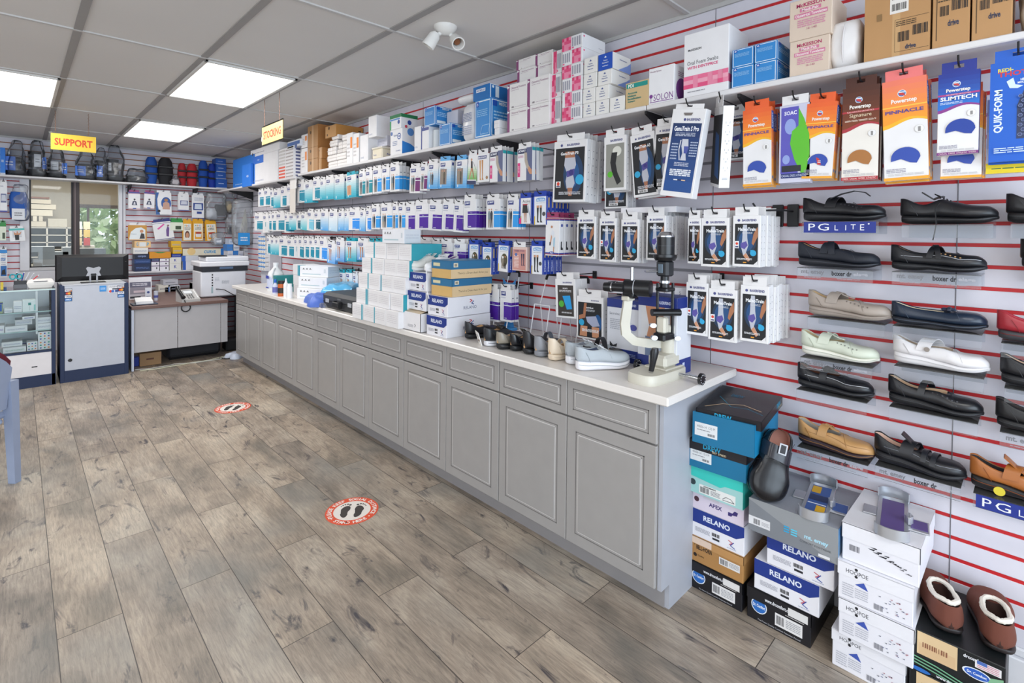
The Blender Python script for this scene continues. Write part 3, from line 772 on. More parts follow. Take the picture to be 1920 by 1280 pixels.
        if kind not in ('slimtech', 'signature'):
            S.g(0, 0, 1, 1, '#f2b04c', '#ee6a3c', 6); S.r(0, .72, 1, .95, '#2b4fb0'); S.t('SUPPORT', .25, .74, .75, .93, '#e6ecf8', True, rot=1); S.t('PINNACLE', .3, .25, .72, .66, '#7a6ab0', True, rot=1); S.e(.5, .1, .3, '#4a84c0')
        else: S.r(0, 0, 1, 1, base[1])
    elif kind == 'soac':
        F.r(.06, .12, .62, .97, '#5a55b4'); F.t('SOAC', .16, .87, .56, .92, '#e6e6f2', True); F.e(.36, .72, .18, '#8fa0d8', .1); F.e(.24, .3, .12, '#8fa0d8', .06)
        F.p([(.62, .95), (.8, .8), (.96, .6), (.98, .35), (.85, .08), (.74, .1), (.5, .3), (.36, .5), (.42, .66), (.62, .72)], '#5cba2c')
        F.r(.08, .06, .9, .12, '#1b2c6a'); F.t('CASUAL DRESS ATHLETIC', .1, .075, .88, .105, '#cfd8ee'); F.r(.1, .14, .72, .22, '#20232c')
    elif kind == 'quik':
        F.r(0, 0, 1, 1, '#0f5cc4'); F.t('REDI-', .14, .90, .42, .935, '#e6d63a', True); F.t('THOTICS', .14, .85, .95, .90, '#c8323c', True, True)
        F.t('QUIK-FORM', .08, .26, .26, .76, '#dfeefb', True, rot=1); F.t('HEAT', .55, .79, .7, .815, '#e6eef8', True); F.t('MOLDABLE', .5, .765, .78, .785, '#e6eef8', True)
        F.p([(.3, .8), (.42, .83), (.46, .76), (.6, .74), (.5, .72), (.36, .73)], '#cfe2f4')
        F.p([(.5, .22), (.95, .22), (.97, .6), (.8, .72), (.62, .7), (.5, .55)], '#2a3558')
        for r_ in range(9):
            for c_ in range(4):
                F.e(.56 + c_ * .11 + (.055 if r_ % 2 else 0), .26 + r_ * .047, .045, '#8c9cc8', n=6); F.e(.56 + c_ * .11 + (.055 if r_ % 2 else 0), .26 + r_ * .047, .038, '#39446c', n=6)
        F.lines(.1, .08, .85, .14, 3, '#cfe0f4')
    elif kind == 'yellow_foot': F.g(0, .12, 1, 1, '#d8d8e2', '#7a84c0', 4); F.r(0, 0, 1, .14, '#e0c818'); F.lines(.1, .05, .9, .08, 1, '#3a6a3a')
    elif kind == 'calf':
        F.r(.12, .05, .9, .84, '#3b3532'); F.t('BAUERFEIND', .36, .89, .88, .93, '#4a4f86', True); F.t('SPORTS', .34, .74, .66, .775, '#e6e8ec', True); F.lines(.2, .66, .8, .72, 2, '#d6d8de')
        F.p([(.36, .56), (.74, .58), (.82, .24), (.56, .22)], '#1f96d8'); F.e(.3, .36, .13, '#4fa83a'); F.lines(.3, .12, .8, .16, 2, '#e6e8ec')
    elif kind == 'sacro':
        F.r(.06, .04, .94, .86, '#17191f'); F.e(.8, .4, .14, '#15508a', .2); F.t('BAUERFEIND', .5, .9, .9, .93, '#4a4f86', True); F.t('SacroLoc', .3, .72, .7, .765, '#eef0f4', True); F.lines(.32, .65, .7, .7, 3, '#c9ccd4')
        F.p([(.3, .5), (.75, .5), (.85, .28), (.2, .28)], '#22242a'); F.p([(.12, .06), (.4, .06), (.42, .3), (.16, .3)], SK); F.p([(.6, .06), (.84, .06), (.86, .3), (.58, .3)], SK)
        F.p([(.36, .52), (.74, .56), (.88, .34), (.62, .3), (.42, .4)], '#a5abc4'); F.p([(.3, .84), (.4, .84), (.34, .5), (.1, .44), (.1, .54), (.26, .58)], SK2)
        F.e(.2, .38, .1, '#2ba3d2'); F.lines(.22, .17, .84, .24, 4, '#e6e8ec', .6)
        for k in range(6): S.r(.4, .2 + k * .1, .55, .215 + k * .1, '#8d8f98')
    elif kind == 'neck_white': # small collar packet
        F.r(0, .93, 1, 1, '#3a3f94'); F.r(0, .9, 1, .92, '#a83a5a'); F.r(0, .02, 1, .05, '#a83a5a'); F.r(.35, .02, .65, .09, '#3a4f9a')
        F.e(.5, .58, .09, '#3a3236'); F.p([(.25, .25), (.75, .25), (.66, .46), (.5, .52), (.34, .46)], '#3a3f5a'); F.p([(.4, .28), (.6, .28), (.55, .44), (.45, .44)], '#c9cad2')
    elif kind == 'posture_back':
        F.p([(0, 1), (.22, 1), (.1, .7), (.12, .4), (.26, 0), (0, 0)], '#2a5a9c'); F.e(.66, .52, .32, '#24549c', .28); F.p([(.42, .24), (.9, .24), (.86, .52), (.74, .58), (.58, .58), (.46, .52)], '#c49a86'); F.e(.66, .66, .12, '#a8764a'); F.r(.1, .12, .28, .22, '#202024')
    elif kind == 'belt_white':
        F.r(0, 0, 1, .05, '#4a4f9a'); F.r(.12, .32, .9, .62, '#6a7298'); F.p([(.18, .38), (.84, .38), (.78, .58), (.24, .58)], '#c9ccd8'); F.t('Belt', .1, .85, .5, .9, '#5a5f80')
    elif kind == 'lumbar_tall':
        F.r(0, 0, 1, .03, '#4a4f9a'); F.r(.1, .36, .92, .66, '#24408c'); F.p([(.2, .4), (.82, .4), (.78, .62), (.24, .62)], '#cdd6e4'); F.r(.4, .2, .8, .3, '#24408c'); F.lines(.2, .76, .9, .9, 4, '#9a9fb8')
    elif kind == 'tan_posture':
        F.r(0, .0, 1, 1, '#c8923c'); F.p([(.05, .05), (.92, .05), (.92, .7), (.7, .86), (.4, .8), (.14, .55)], '#dfe6e9'); F.p([(.6, .1), (.9, .1), (.86, .42), (.7, .48)], '#3a3436'); F.e(.72, .6, .1, SK); F.t('Posture', .12, .38, .5, .44, '#4a6a8a')
    elif kind == 'sling':
        F.r(0, .95, 1, 1, '#2a2f74'); F.r(0, .87, 1, .89, '#2a2f74'); F.r(0, .03, 1, .06, '#2a2f74'); F.p([(.2, .62), (.55, .84), (.62, .8), (.26, .56)], '#d85aa0'); F.p([(.6, .18), (.72, .14), (.82, .6), (.74, .7), (.64, .5)], '#6a4a8a'); F.e(.78, .72, .06, '#8a6a6a')
    elif kind == 'green_pack':
        F.r(0, .8, 1, 1, '#2a8a3c'); F.r(0, .0, 1, .8, '#dfe6d2'); F.r(.4, .1, .85, .45, '#3a4a34')
    elif kind in ('collar_yellow', 'lumbar_yellow'):
        F.r(0, 0, 1, 1, '#e2a416'); F.r(.1, .03, .94, .86, '#e9e4d8'); F.t('A', .2, .72, .36, .8, '#3a8a3c', True); F.t('B', .4, .72, .54, .8, '#e08a1c', True); F.t('C', .58, .72, .76, .8, '#2a7ac0', True)
        if kind == 'collar_yellow':
            F.t('CERVICAL', .14, .62, .9, .67, '#3a3630', True); F.t('COLLAR', .2, .55, .84, .6, '#3a3630', True); F.e(.52, .3, .26, '#5a3224', .2); F.e(.52, .28, .17, SK, .14); F.r(.28, .05, .78, .16, '#e6e2da')
        else:
            F.t('LUMBAR', .18, .62, .86, .67, '#3a3630', True); F.t('SUPPORT', .18, .55, .86, .6, '#3a3630', True); F.r(.2, .08, .86, .45, '#e8a01c'); F.p([(.3, .18), (.78, .18), (.82, .34), (.26, .34)], '#e6e4e2'); F.r(.3, .34, .78, .44, '#b23a2c')
        S.r(0, 0, 1, 1, '#e2a416')
    elif kind == 'tall_white': F.lines(.2, .3, .8, .9, 9, '#a5a8b4')
_pk = {}
BASEC = {'quik': '#0f5cc4', 'signature': '#e9e4dc', 'collar_yellow': '#e2a416', 'lumbar_yellow': '#e2a416', 'tan_posture': '#c8923c', 'thermal': '#dcc2ba', 'green_pack': '#dfe6d2', 'activa_socks': '#e6e8ee', 'box_side': '#e9e9ea', 'soac': '#c9c9dc'}
HEADC = {'pinnacle': '#e8602c', 'pinnacle_pink': '#ec7a78', 'pinnacle_side': '#e8602c', 'signature': '#4a2418', 'slimtech': '#1d2f8c', 'quik': '#0f5cc4', 'pla': '#9a3a62', 'teal_hand': '#1aa6bc', 'teal_legs': '#17a0b4', 'blue_legs': '#e2e3e6',
         'blue_people': '#4aa6e2', 'activa_socks': '#1b3fa6', 'activa_people': '#1b3fa6', 'activa_skirt': '#1b3fa6', 'collar_yellow': '#e2a416', 'lumbar_yellow': '#e2a416', 'green_pack': '#2a8a3c', 'neck_white': '#8a2f6a', 'sling': '#2a2f74', 'lumbar_tall': '#e2e3e6'}
def packet(kind, w, h, d, name='stocking_packet', head=.032, hw=.42):
    w = round(w, 2 if w < .2 else 3); h = round(h, 2); d = round(d, 3)
    key = (kind, w, h, d, name)
    if key in _pk: return _pk[key].copy() if False else (_pk[key], True)
    mb = MB()
    mb.bx(-d / 2, -w / 2, -h, d / 2, w / 2, 0, M(BASEC.get(kind, WH), .35), .0012)
    hc = M(HEADC.get(kind, WH), .4)
    a = -w * hw
    # hang tab with a slot: two posts and a bridge
    mb.bx(-d / 2, a, 0, -d / 2 + .0012, -.012, head, hc); mb.bx(-d / 2, .012, 0, -d / 2 + .0012, -a, head, hc)
    mb.bx(-d / 2, -.012, 0, -d / 2 + .0012, .012, head * .38, hc); mb.bx(-d / 2, -.012, head * .72, -d / 2 + .0012, .012, head, hc)
    F, S, T = frames(mb, d, w, h, -h)
    art(kind, F, S, T, mb, w, h, d)
    o = mb.build(name)
    _pk[key] = o
    return (o, False)
_hooks = {}
def hook(x0, y, z, lab, rz=0, back=XW - .01, grp='black peg hooks in the slat wall', tip=True):
    L = round(abs(back - x0), 2)
    if L not in _hooks:
        m = MB()
        m.tube([(-.022, 0, .026), (-.012, 0, .008), (0, 0, 0), (L, 0, 0)], .0028, '#141417', 6)
        m.bx(L - .004, -.014, -.03, L, .014, .012, '#141417', .001)
        o = m.build('peg_hook'); _hooks[L] = o
    else:
        o = _hooks[L].copy(); COL.objects.link(o)
    put(o, (x0, y, z), rz)
    return tag(o, lab, 'peg hook', grp)
DESC = {'teal_band': 'white packet with a teal panel', 'dark_teal': 'white packet with a dark teal panel', 'sky_band': 'white packet with a pale aqua panel', 'blue_band': 'white packet with a bright blue panel',
        'purple': 'white packet with a purple panel', 'little_teal': 'mostly white packet with a small teal mark', 'couple_teal': 'white packet with a couple, teal panel', 'couple_blue': 'white packet with a couple, blue panel',
        'couple_plum': 'white packet with a couple, plum panel', 'teal_grad': 'packet fading from white to teal', 'aqua_grad': 'packet fading from white to aqua', 'blue_grad': 'packet fading from white to blue',
        'pale_grad': 'pale packet fading to light blue', 'blue_people': 'blue-footed packet with a photo of people', 'blue_couple': 'blue-footed packet with a standing couple', 'teal_hand': 'teal packet with a photo of a hand',
        'teal_legs': 'teal-footed packet with bare legs', 'blue_legs': 'blue-footed packet with bare legs', 'sport_green': 'green and white sport packet', 'beige_legs': 'cream packet with tan legs', 'arm': 'arm sleeve box with a pink tab',
        'activa_socks': 'blue-edged box with black socks', 'activa_people': 'blue-edged box with people', 'activa_skirt': 'blue-edged box with a black skirt', 'thermal': 'pink box with dark legs', 'pla': 'banded white box with a golfer'}
def hang_row(rows, X, where, name='stocking_packet', cat='stocking packet', group='', d=.028, nback=1, head=.03, hooks=True):
    """rows of (kind, y, ztop, w, h[, back count, tilt])"""
    n = 0
    ed = [[r[1] + r[3] / 2, r[1] - r[3] / 2] for r in rows]
    for a, b in zip(ed, ed[1:]):
        if a[1] < b[0] + .002:
            mid = (a[1] + b[0]) / 2; a[1] = mid + .001; b[0] = mid - .001
    for r in rows:
        n += 1
        kind, y, zt, w, h = r[:5]
        y = sum(ed[n - 1]) / 2; w = ed[n - 1][0] - ed[n - 1][1]
        nb = r[5] if len(r) > 5 else nback
        tilt = r[6] if len(r) > 6 else 0
        w = max(w, .03)
        pos = '%s packet of the %s counting from the far end' % (nth(n), where)
        for i in range(nb + 1):
            p, used = packet(kind, w, h, d, name, head)
            if used: p = clone(p)
            jy = rnd.uniform(-.004, .004) if i else 0
            tl = math.radians(tilt) + (rnd.uniform(-.02, .02) if i else 0)
            put(p, (X + d / 2 + i * (d + .004), y + jy, zt), rot=(tl, 0, rnd.uniform(-.02, .02)))
            who = DESC.get(kind, kind.replace('_', ' ') + ' packet')
            if i == 0: tag(p, who + ', ' + nth(n) + ' from far end, ' + where, cat, group)
            else: tag(p, who + ', ' + ('hanging behind' if i == 1 else nth(i + 1) + ' back on') + ' the ' + nth(n) + (', ' if i == 1 else ' hook, ') + where, cat, group)
        if hooks: hook(X - .008, y, zt + head * .55, 'black peg hook through the ' + nth(n) + ' packet, ' + where)

r1 = [
('teal_band',6.556,1.991,0.208,0.187),
('teal_band',6.354,1.992,0.235,0.189),
('teal_band',6.194,1.971,0.122,0.186),
('teal_grad',6.026,1.962,0.25,0.188),
('teal_band',5.831,1.975,0.207,0.195),
('little_teal',5.646,1.994,0.198,0.214),
('teal_band',5.35,2.015,0.197,0.211),
('teal_grad',5.153,1.996,0.2,0.195),
('teal_band',4.967,2.016,0.177,0.205),
('teal_grad',4.819,2.001,0.122,0.191),
('teal_grad',4.667,2.01,0.186,0.196),
('teal_grad',4.467,2.001,0.197,0.205),
('teal_hand',4.238,2.008,0.183,0.198,1,-2),
('couple_teal',4.033,2.015,0.115,0.201),
('couple_teal',3.92,2.019,0.124,0.197),
('couple_blue',3.781,2.021,0.141,0.197),
('couple_blue',3.646,2.02,0.118,0.194),
('couple_blue',3.509,2.023,0.144,0.204,2),
('couple_plum',3.218,1.986,0.144,0.186,1,3),
('couple_plum',3.107,1.988,0.097,0.182,0,3),
('blue_couple',2.995,1.996,0.132,0.185,1,3),
('blue_people',2.851,2.001,0.137,0.191,1,3),
('blue_people',2.671,1.991,0.122,0.188,1,2),
('sport_green',2.55,2.01,0.094,0.19,0,4),
('beige_legs',2.458,2.007,0.116,0.179,0),
('arm',2.33,2.01,0.125,0.191,3),
('arm',2.084,2.002,0.116,0.189,2),
]
hang_row(r1, 2.12, 'top stocking row', group='stocking packets hanging in the top row', nback=1)
r2 = [
('teal_band',6.641,1.702,0.309,0.193),
('little_teal',6.406,1.697,0.202,0.21),
('teal_band',6.244,1.7,0.124,0.193),
('teal_band',6.141,1.704,0.155,0.203),
('teal_band',5.934,1.706,0.261,0.201),
('teal_band',5.735,1.69,0.14,0.196),
('teal_grad',5.573,1.681,0.201,0.16),
('dark_teal',5.399,1.683,0.136,0.162),
('aqua_grad',5.264,1.68,0.192,0.159,0,4),
('sky_band',5.101,1.703,0.177,0.191,0,4),
('dark_teal',4.939,1.694,0.176,0.181),
('blue_grad',4.781,1.696,0.192,0.182,0,3),
('pale_grad',4.585,1.691,0.181,0.177,0,3),
('blue_grad',4.426,1.687,0.119,0.173),
('blue_grad',4.318,1.684,0.09,0.17),
('blue_band',4.17,1.69,0.209,0.175),
('blue_grad',4.015,1.682,0.105,0.173,0,4),
('blue_band',3.923,1.693,0.102,0.184),
('couple_blue',3.804,1.707,0.142,0.18),
('couple_blue',3.631,1.71,0.175,0.184),
('couple_blue',3.497,1.714,0.081,0.188,0),
('couple_blue',3.405,1.707,0.108,0.184),
('purple',3.286,1.707,0.133,0.188),
('purple',3.136,1.714,0.174,0.187,1),
('purple',2.963,1.708,0.163,0.192,1,3),
('purple',2.814,1.706,0.141,0.192,1,3),
('purple',2.701,1.698,0.1,0.186,1,3),
('purple',2.582,1.725,0.134,0.198,2),
('couple_blue',2.355,1.716,0.126,0.189,2),
('couple_blue',2.179,1.708,0.098,0.184,1,2),
('activa_skirt',2.073,1.71,0.102,0.155,1),
('activa_socks',1.959,1.714,0.113,0.16,5),
]
hang_row(r2, 2.12, 'second stocking row', group='stocking packets hanging in the second row', nback=1)
r3 = [
('teal_band',6.291,1.432,0.134,0.201),
('teal_grad',6.156,1.415,0.156,0.179),
('teal_grad',6.021,1.417,0.117,0.182),
('teal_band',5.844,1.425,0.24,0.196),
('teal_band',5.623,1.416,0.204,0.19),
('little_teal',5.465,1.424,0.131,0.198),
('teal_band',5.344,1.426,0.141,0.195,1,3),
('teal_band',5.194,1.428,0.135,0.199),
('teal_band',5.076,1.424,0.131,0.188,0),
('teal_band',4.955,1.431,0.114,0.195),
('blue_band',4.802,1.428,0.169,0.196),
('blue_legs',4.621,1.396,0.172,0.191,0,3),
('blue_legs',4.445,1.424,0.185,0.186,0,3),
('teal_legs',4.232,1.423,0.203,0.18,1),
('blue_legs',4.014,1.422,0.199,0.16,1),
('teal_legs',3.862,1.424,0.091,0.151,0,3),
('teal_legs',3.736,1.427,0.147,0.148,0),
('teal_legs',3.59,1.416,0.131,0.144,1),
('teal_legs',3.459,1.419,0.118,0.141,1),
('teal_legs',3.365,1.421,0.066,0.179,1),
('purple',3.254,1.427,0.131,0.14,1),
('purple',3.091,1.438,0.157,0.166,1),
('purple',2.953,1.433,0.098,0.154,1,2),
('purple',2.832,1.435,0.136,0.151,1),
('purple',2.687,1.434,0.134,0.143,1),
('activa_people',2.538,1.43,0.107,0.162,1),
('activa_people',2.409,1.416,0.104,0.165,1),
('activa_people',2.257,1.43,0.106,0.159,1,2),
('thermal',2.12,1.424,0.117,0.141,0),
('activa_socks',1.98,1.433,0.098,0.161,4),
]
hang_row(r3, 2.12, 'third stocking row', group='stocking packets hanging in the third row', nback=1)
r4 = [
('teal_legs',4.729,1.127,0.13,0.205),
('blue_legs',4.603,1.124,0.103,0.192),
('teal_legs',4.482,1.126,0.121,0.203),
('teal_legs',4.349,1.134,0.127,0.204),
('blue_legs',4.227,1.123,0.102,0.181),
('purple',2.402,1.155,0.119,0.21,1),
('purple',2.276,1.159,0.098,0.204,1),
]
hang_row(r4, 2.16, 'lowest stocking row', group='stocking packets hanging in the lowest row', nback=1)
rp = [
('pla',1.863,1.592,0.105,0.212,3,1),
]
hang_row(rp, 2.12, 'beside ankle braces', name='sock_box', cat='sock box', group='', d=.04, head=.03)

# ---------------------------------------------------------------- brace boxes and insole packets
def brace(kind, y, zt, w, h, X, d, n, tilt, lab, grp, name='brace_box', cat='brace box', yaw=0, head=.035, hk=True, hz=None):
    for i in range(n + 1):
        p, used = packet(kind, w, h, d, name, head)
        if used: p = clone(p)
        j = rnd.uniform(-.006, .006) if i else 0
        put(p, (X + d / 2 + i * (d + .003), y + j, zt + (rnd.uniform(-.006, .004) if i else 0)), rot=(math.radians(tilt) + (rnd.uniform(-.015, .015) if i else 0), 0, math.radians(yaw)))
        tag(p, lab if i == 0 else ('next' if i == 1 else nth(i)) + ' behind the ' + lab, cat, grp)
    if hk: hook(X - .012, y, zt + head * .55, 'hook holding the ' + lab)
for r in [
('knee_p3',1.751,2.005,0.226,0.334,3,2,'knee brace box with a blue drop,right of the stocking packets'),
('sleeve_arm',1.467,1.991,0.13,0.267,2,0,'grey box showing a black arm sleeve'),
('knee_a3',1.316,1.984,0.126,0.299,2,-5,'black knee brace box tilted to the left'),
('knee',1.189,2.001,0.109,0.288,2,2,'black knee brace box just left of the large blue one'),
]:
    brace(r[0], r[1], r[2], r[3], r[4], 2.13, .035, r[5], r[6], r[7], 'knee and elbow brace boxes on the wall')
for r in [
('s_pro',1.022,2.031,0.15,0.37,0,9,'large tilted blue knee brace box'),
]:
    brace(r[0], r[1], r[2], r[3], r[4], 2.02, .045, 0, r[6], r[7], 'knee and elbow brace boxes on the wall', head=.02)
for r in [
('box_side',0.91,2.035,0.028,0.331,0,8,'white brace box turned edge-on with size numbers'),
]:
    brace('box_side', r[1], r[2], .14, r[4], 2.08, .042, 0, 10, r[7], 'knee and elbow brace boxes on the wall', yaw=-52, head=.045)
for r in [
('knee_back',0.912,2.029,0.062,0.202,1,0,'black brace box behind the edge-on white box'),
('knee_back',1.519,1.887,0.138,0.253,1,0,'dark brace box hanging low behind the arm sleeve box'),
]:
    brace(r[0], r[1], r[2], max(r[3], .12), r[4], 2.22, .035, r[5], r[6], r[7], 'knee and elbow brace boxes on the wall', hk=False)
for r in [
('mall',1.647,1.595,0.115,0.218,2,0,'ankle brace box,farthest of the upper row'),
('mall_red',1.511,1.584,0.104,0.221,2,0,'ankle brace box with a red seal,second of the upper row'),
('mall',1.381,1.577,0.1,0.208,2,0,'ankle brace box left of the microscope top'),
('mall',1.24,1.593,0.103,0.214,6,0,'ankle brace box behind the microscope top'),
('mall_dark',1.052,1.577,0.06,0.197,1,0,'dark ankle brace box half hidden in the upper row'),
('mall',0.96,1.578,0.122,0.21,4,0,'ankle brace box,second nearest of the upper row'),
('mall_red',0.828,1.585,0.112,0.209,6,0,'ankle brace box,nearest of the upper row'),
('mall_red',1.035,1.294,0.099,0.225,5,0,'ankle brace box,farthest of the lower row'),
('mall_red',0.922,1.275,0.119,0.224,5,0,'ankle brace box with a red seal,middle of the lower row'),
('mall',0.792,1.301,0.106,0.233,7,0,'ankle brace box,nearest of the lower row'),
]:
    brace(r[0], r[1], r[2], r[3], r[4], 2.14, .028, r[5], r[6], r[7], 'white ankle brace boxes with blue pictures')
for r in [
('calf',1.771,1.26,0.138,0.213,1,-3,'white box showing a blue calf sleeve'),
('sacro',1.604,1.18,0.171,0.223,1,-1,'back brace box with a woman holding her hip'),
]:
    brace(r[0], r[1], r[2], r[3], r[4], 2.12, .05, r[5], r[6], r[7], 'brace boxes hanging low over the worktop')
for r in [
('pinnacle',0.795,2.014,0.107,0.314,3,-1,'orange insole packet,farthest of the insoles'),
('soac',0.654,2.008,0.114,0.3,1,0,'purple and green insole blister packet'),
('pinnacle_side',0.562,1.998,0.099,0.282,3,3,'orange insole packet between the purple and the brown packets'),
('signature',0.442,2.033,0.112,0.326,3,0,'brown and white insole packet'),
('pinnacle_pink',0.321,2.034,0.117,0.337,3,-2,'widest orange insole packet,right of the brown one'),
('slimtech',0.181,2.026,0.099,0.263,0,0,'blue and white insole packet with a blue pad'),
('quik',0.048,2.033,0.123,0.303,1,0,'large blue insole packet cut by the right edge of the picture'),
]:
    brace(r[0], r[1], r[2], r[3], r[4], 2.14, .022, r[5], r[6], r[7], 'insole packets under the shelf', 'insole_packet', 'insole packet')
for r in [
('pinnacle',0.174,1.963,0.096,0.272,2,0,'white and orange insole packet hanging behind the blue and white one'),
('yellow_foot',0.05,1.931,0.128,0.235,0,0,'yellow-footed insole packet behind the large blue one'),
]:
    brace(r[0], r[1], r[2], r[3], r[4], 2.17, .022, r[5], r[6], r[7], 'insole packets under the shelf', 'insole_packet', 'insole packet', hk=False)

# ---------------------------------------------------------------- boxes on the wall shelves
KR = '#b88c5c'
def bart(k, F, S, T, w, h, d):
    if k in ('towel', 'towel_flat'):
        F.r(0, 0, .12, 1, '#8a4a78'); F.t('Obstetrical Towelettes', .2, .80, .95, .88, '#8a4a78'); F.lines(.2, .72, .6, .76, 1, '#b9a5b4'); F.t('100', .2, .05, .38, .12, '#5a4a5a', True); F.lines(.4, .06, .95, .09, 1, '#b9a5b4')
        F.p([(0, .97), (.12, .9), (0, .84)], '#ece8ea'); S.lines(.2, .7, .8, .9, 3, '#b9a5b4')
    elif k in ('pink_l', 'pink_r', 'pink_m'):
        a, b = {'pink_l': (0, .45), 'pink_r': (.5, .92), 'pink_m': (.15, .5)}[k]
        r = random.Random(len(k) + int(w * 999)); F.r(a, .02, b, .98, '#e0517f')
        for i in range(4):
            for j in range(4):
                if r.random() < .55: F.r(a + (b - a) * i / 4, .02 + .24 * j, a + (b - a) * (i + 1) / 4, .02 + .24 * (j + 1), '#ea8aa8' if r.random() < .6 else '#d63a6c')
        q = (b + .06, .97) if a < .3 else (.05, a - .05)
        for i in range(4): F.r(q[0] + (q[1] - q[0]) * i / 4, .2, q[0] + (q[1] - q[0]) * (i + .5) / 4, .85, '#9a9aa8')
        F.r(q[0], .06, q[0] + .08, .16, '#e0517f'); S.r(.04, .75, .1, .85, '#e0517f'); S.lines(.7, .3, .9, .36, 1, '#9a9aa8')
    elif k in ('tongue', 'tongue_blue'):
        ink = '#dfe6f4' if k == 'tongue_blue' else '#4a5a96'
        if k == 'tongue_blue': F.r(0, 0, 1, 1, '#1c4fb4')
        F.e(.5, .78, .05, ink); F.ln([(.42, .74), (.5, .84), (.58, .74)], .002, ink); F.t('Tongue', .3, .52, .7, .62, ink, True); F.t('Depressors', .22, .38, .78, .48, ink, True); F.lines(.3, .2, .7, .28, 1, ink)
        S.p([(.0, 0), (.35, 0), (1, .6), (1, 0)], '#8fa6dc') if True else 0
        S.p([(.3, 0), (1, 0), (1, .7), (.8, .45)], '#7d97d6'); S.t('Tongue Depressors', .35, .62, .8, .72, '#4a5a96', True)
    elif k == 'pdi':
        F.r(.04, .78, .96, .95, '#1f8f86'); F.t('PDI', .08, .8, .4, .93, '#e6eee6', True); F.t('Ammonia', .1, .55, .8, .63, '#1f7f76', True, al='l'); F.t('Inhalants', .1, .44, .75, .52, '#1f7f76', True, al='l'); F.t('Benzalkonium', .1, .33, .92, .41, '#1f7f76', True, al='l'); F.t('Antiseptic', .1, .22, .8, .30, '#1f7f76', True, al='l')
    elif k == 'solon':
        F.t('SOLON', .2, .08, .97, .26, '#7a3a8c'); F.ln([(.05, .05), (.97, .05)], .003, '#7a3a8c'); F.e(.1, .22, .07, '#7a3a8c'); F.r(.09, .06, .11, .2, '#7a3a8c'); F.t('Wooden Spoons', .05, .86, .5, .92, '#8a5a78'); S.e(.4, .35, .3, '#7a3a8c'); S.r(.37, .05, .43, .3, '#7a3a8c'); S.lines(.2, .7, .8, .85, 3, '#b08aa8')
    elif k == 'swab':
        F.t('McKESSON', .08, .72, .42, .755, '#3a3a42', True); F.t('Oral Foam Swabs', .08, .50, .78, .56, '#4a4a52'); F.t('WITH DENTIFRICE', .08, .43, .78, .475, '#d8487c', True)
        r = random.Random(4); F.r(0, .13, 1, .33, '#e88aa6')
        for i in range(9):
            for j in range(3):
                if r.random() < .7: F.r(i / 9, .13 + .066 * j, (i + 1) / 9, .13 + .066 * (j + 1), ('#e0517f', '#eda3b8', '#e66d93')[(i * 3 + j) % 3])
        F.lines(.1, .06, .5, .09, 1, '#9a9aa0'); S.r(0, .13, .3, .25, '#e0517f'); S.lines(.2, .6, .6, .63, 1, '#77777f')
    elif k in ('blue_med', 'blue_med_big', 'blue_med_bag'):
        F.r(0, 0, 1, 1, '#2f86cc')
        for f in (F, S):
            for q in ((.03, .03, .97, .06), (.03, .94, .97, .97), (.03, .03, .06, .97), (.94, .03, .97, .97)): f.r(*q, '#dfeaf2')
        F.r(.08, .82, .24, .96, '#1d4fb0'); F.ln([(.11, .86), (.16, .92), (.21, .86)], .002, '#e6eef6'); F.ln([(.16, .92), (.16, .84)], .002, '#e6eef6'); F.lines(.12, .55, .8, .75, 4, '#8fc0e6'); S.r(.08, .8, .26, .95, '#1d4fb0'); S.t('MEDLINE', .3, .84, .9, .92, '#e6eef6', True); S.lines(.12, .45, .8, .7, 3, '#a9d0ee')
        if k == 'blue_med_big': F.ln([(.35, .1), (.85, .1), (.95, .32), (.5, .32), (.35, .1)], .003, '#a9d0ee')
        if k == 'blue_med_bag': S.r(.1, .1, .6, .25, '#e6eef2')
    elif k == 'blue_top':
        F.r(.2, .55, .75, .78, '#e6e9ee'); F.t('NUTREN 2.0', .24, .6, .72, .73, '#2a4fa0', True); S.r(.03, .0, .98, .04, '#dfeaf2'); S.r(.03, .95, .98, .99, '#dfeaf2'); S.r(.02, 0, .05, 1, '#dfeaf2'); S.r(.22, .12, .36, .9, '#dfeaf2'); S.e(.13, .82, .04, '#dfeaf2')
    elif k == 'mckesson_tan':
        F.t('McKESSON', .15, .80, .85, .90, '#b03060', True); F.r(.25, .68, .75, .77, '#d07a98'); F.t('Medi-Pak', .3, .69, .7, .76, '#f0dde0', True, True); F.r(.12, .54, .9, .65, '#d07a98'); F.t('Obstetrical Towelettes', .14, .56, .88, .635, '#f0dde0', True, True)
        F.lines(.2, .3, .85, .5, 4, '#cf8fa4', .6); F.t('16-140', .42, .22, .66, .28, '#b86a84')
    elif k in ('drive', 'drive_tall'):
        F.p([(0, 0), (1, 0), (1, 1), (0, 1)], KR); F.r(.44, 0, .56, 1, '#c39c6c'); F.r(.40, .62, .68, .98, '#e4e0da'); F.bars(.43, .66, .65, .76); F.bars(.43, .82, .65, .92)
        for q in ((.48, .06, .98, .065), (.48, .52, .98, .525), (.48, .06, .484, .52)): F.r(*q, '#4a3a26')
        F.bars(.53, .2, .70, .34); F.bars(.75, .26, .97, .40); F.lines(.5, .42, .8, .5, 3, '#4a3a26'); F.t('drive', .64, .08, .8, .15, '#24324f', True); F.r(.2, .56, .28, .66, '#8a6a42'); S.r(0, 0, 1, 1, '#a27a4c')
    elif k == 'drive_small':
        F.bars(.2, .5, .45, .66); F.bars(.52, .56, .95, .74); F.lines(.15, .72, .5, .86, 3, '#4a3a26'); F.t('drive', .42, .32, .72, .42, '#24324f', True); F.ln([(.12, .12), (.12, .9), (.97, .9)], .002, '#4a3a26')
    elif k == 'dynarex_green':
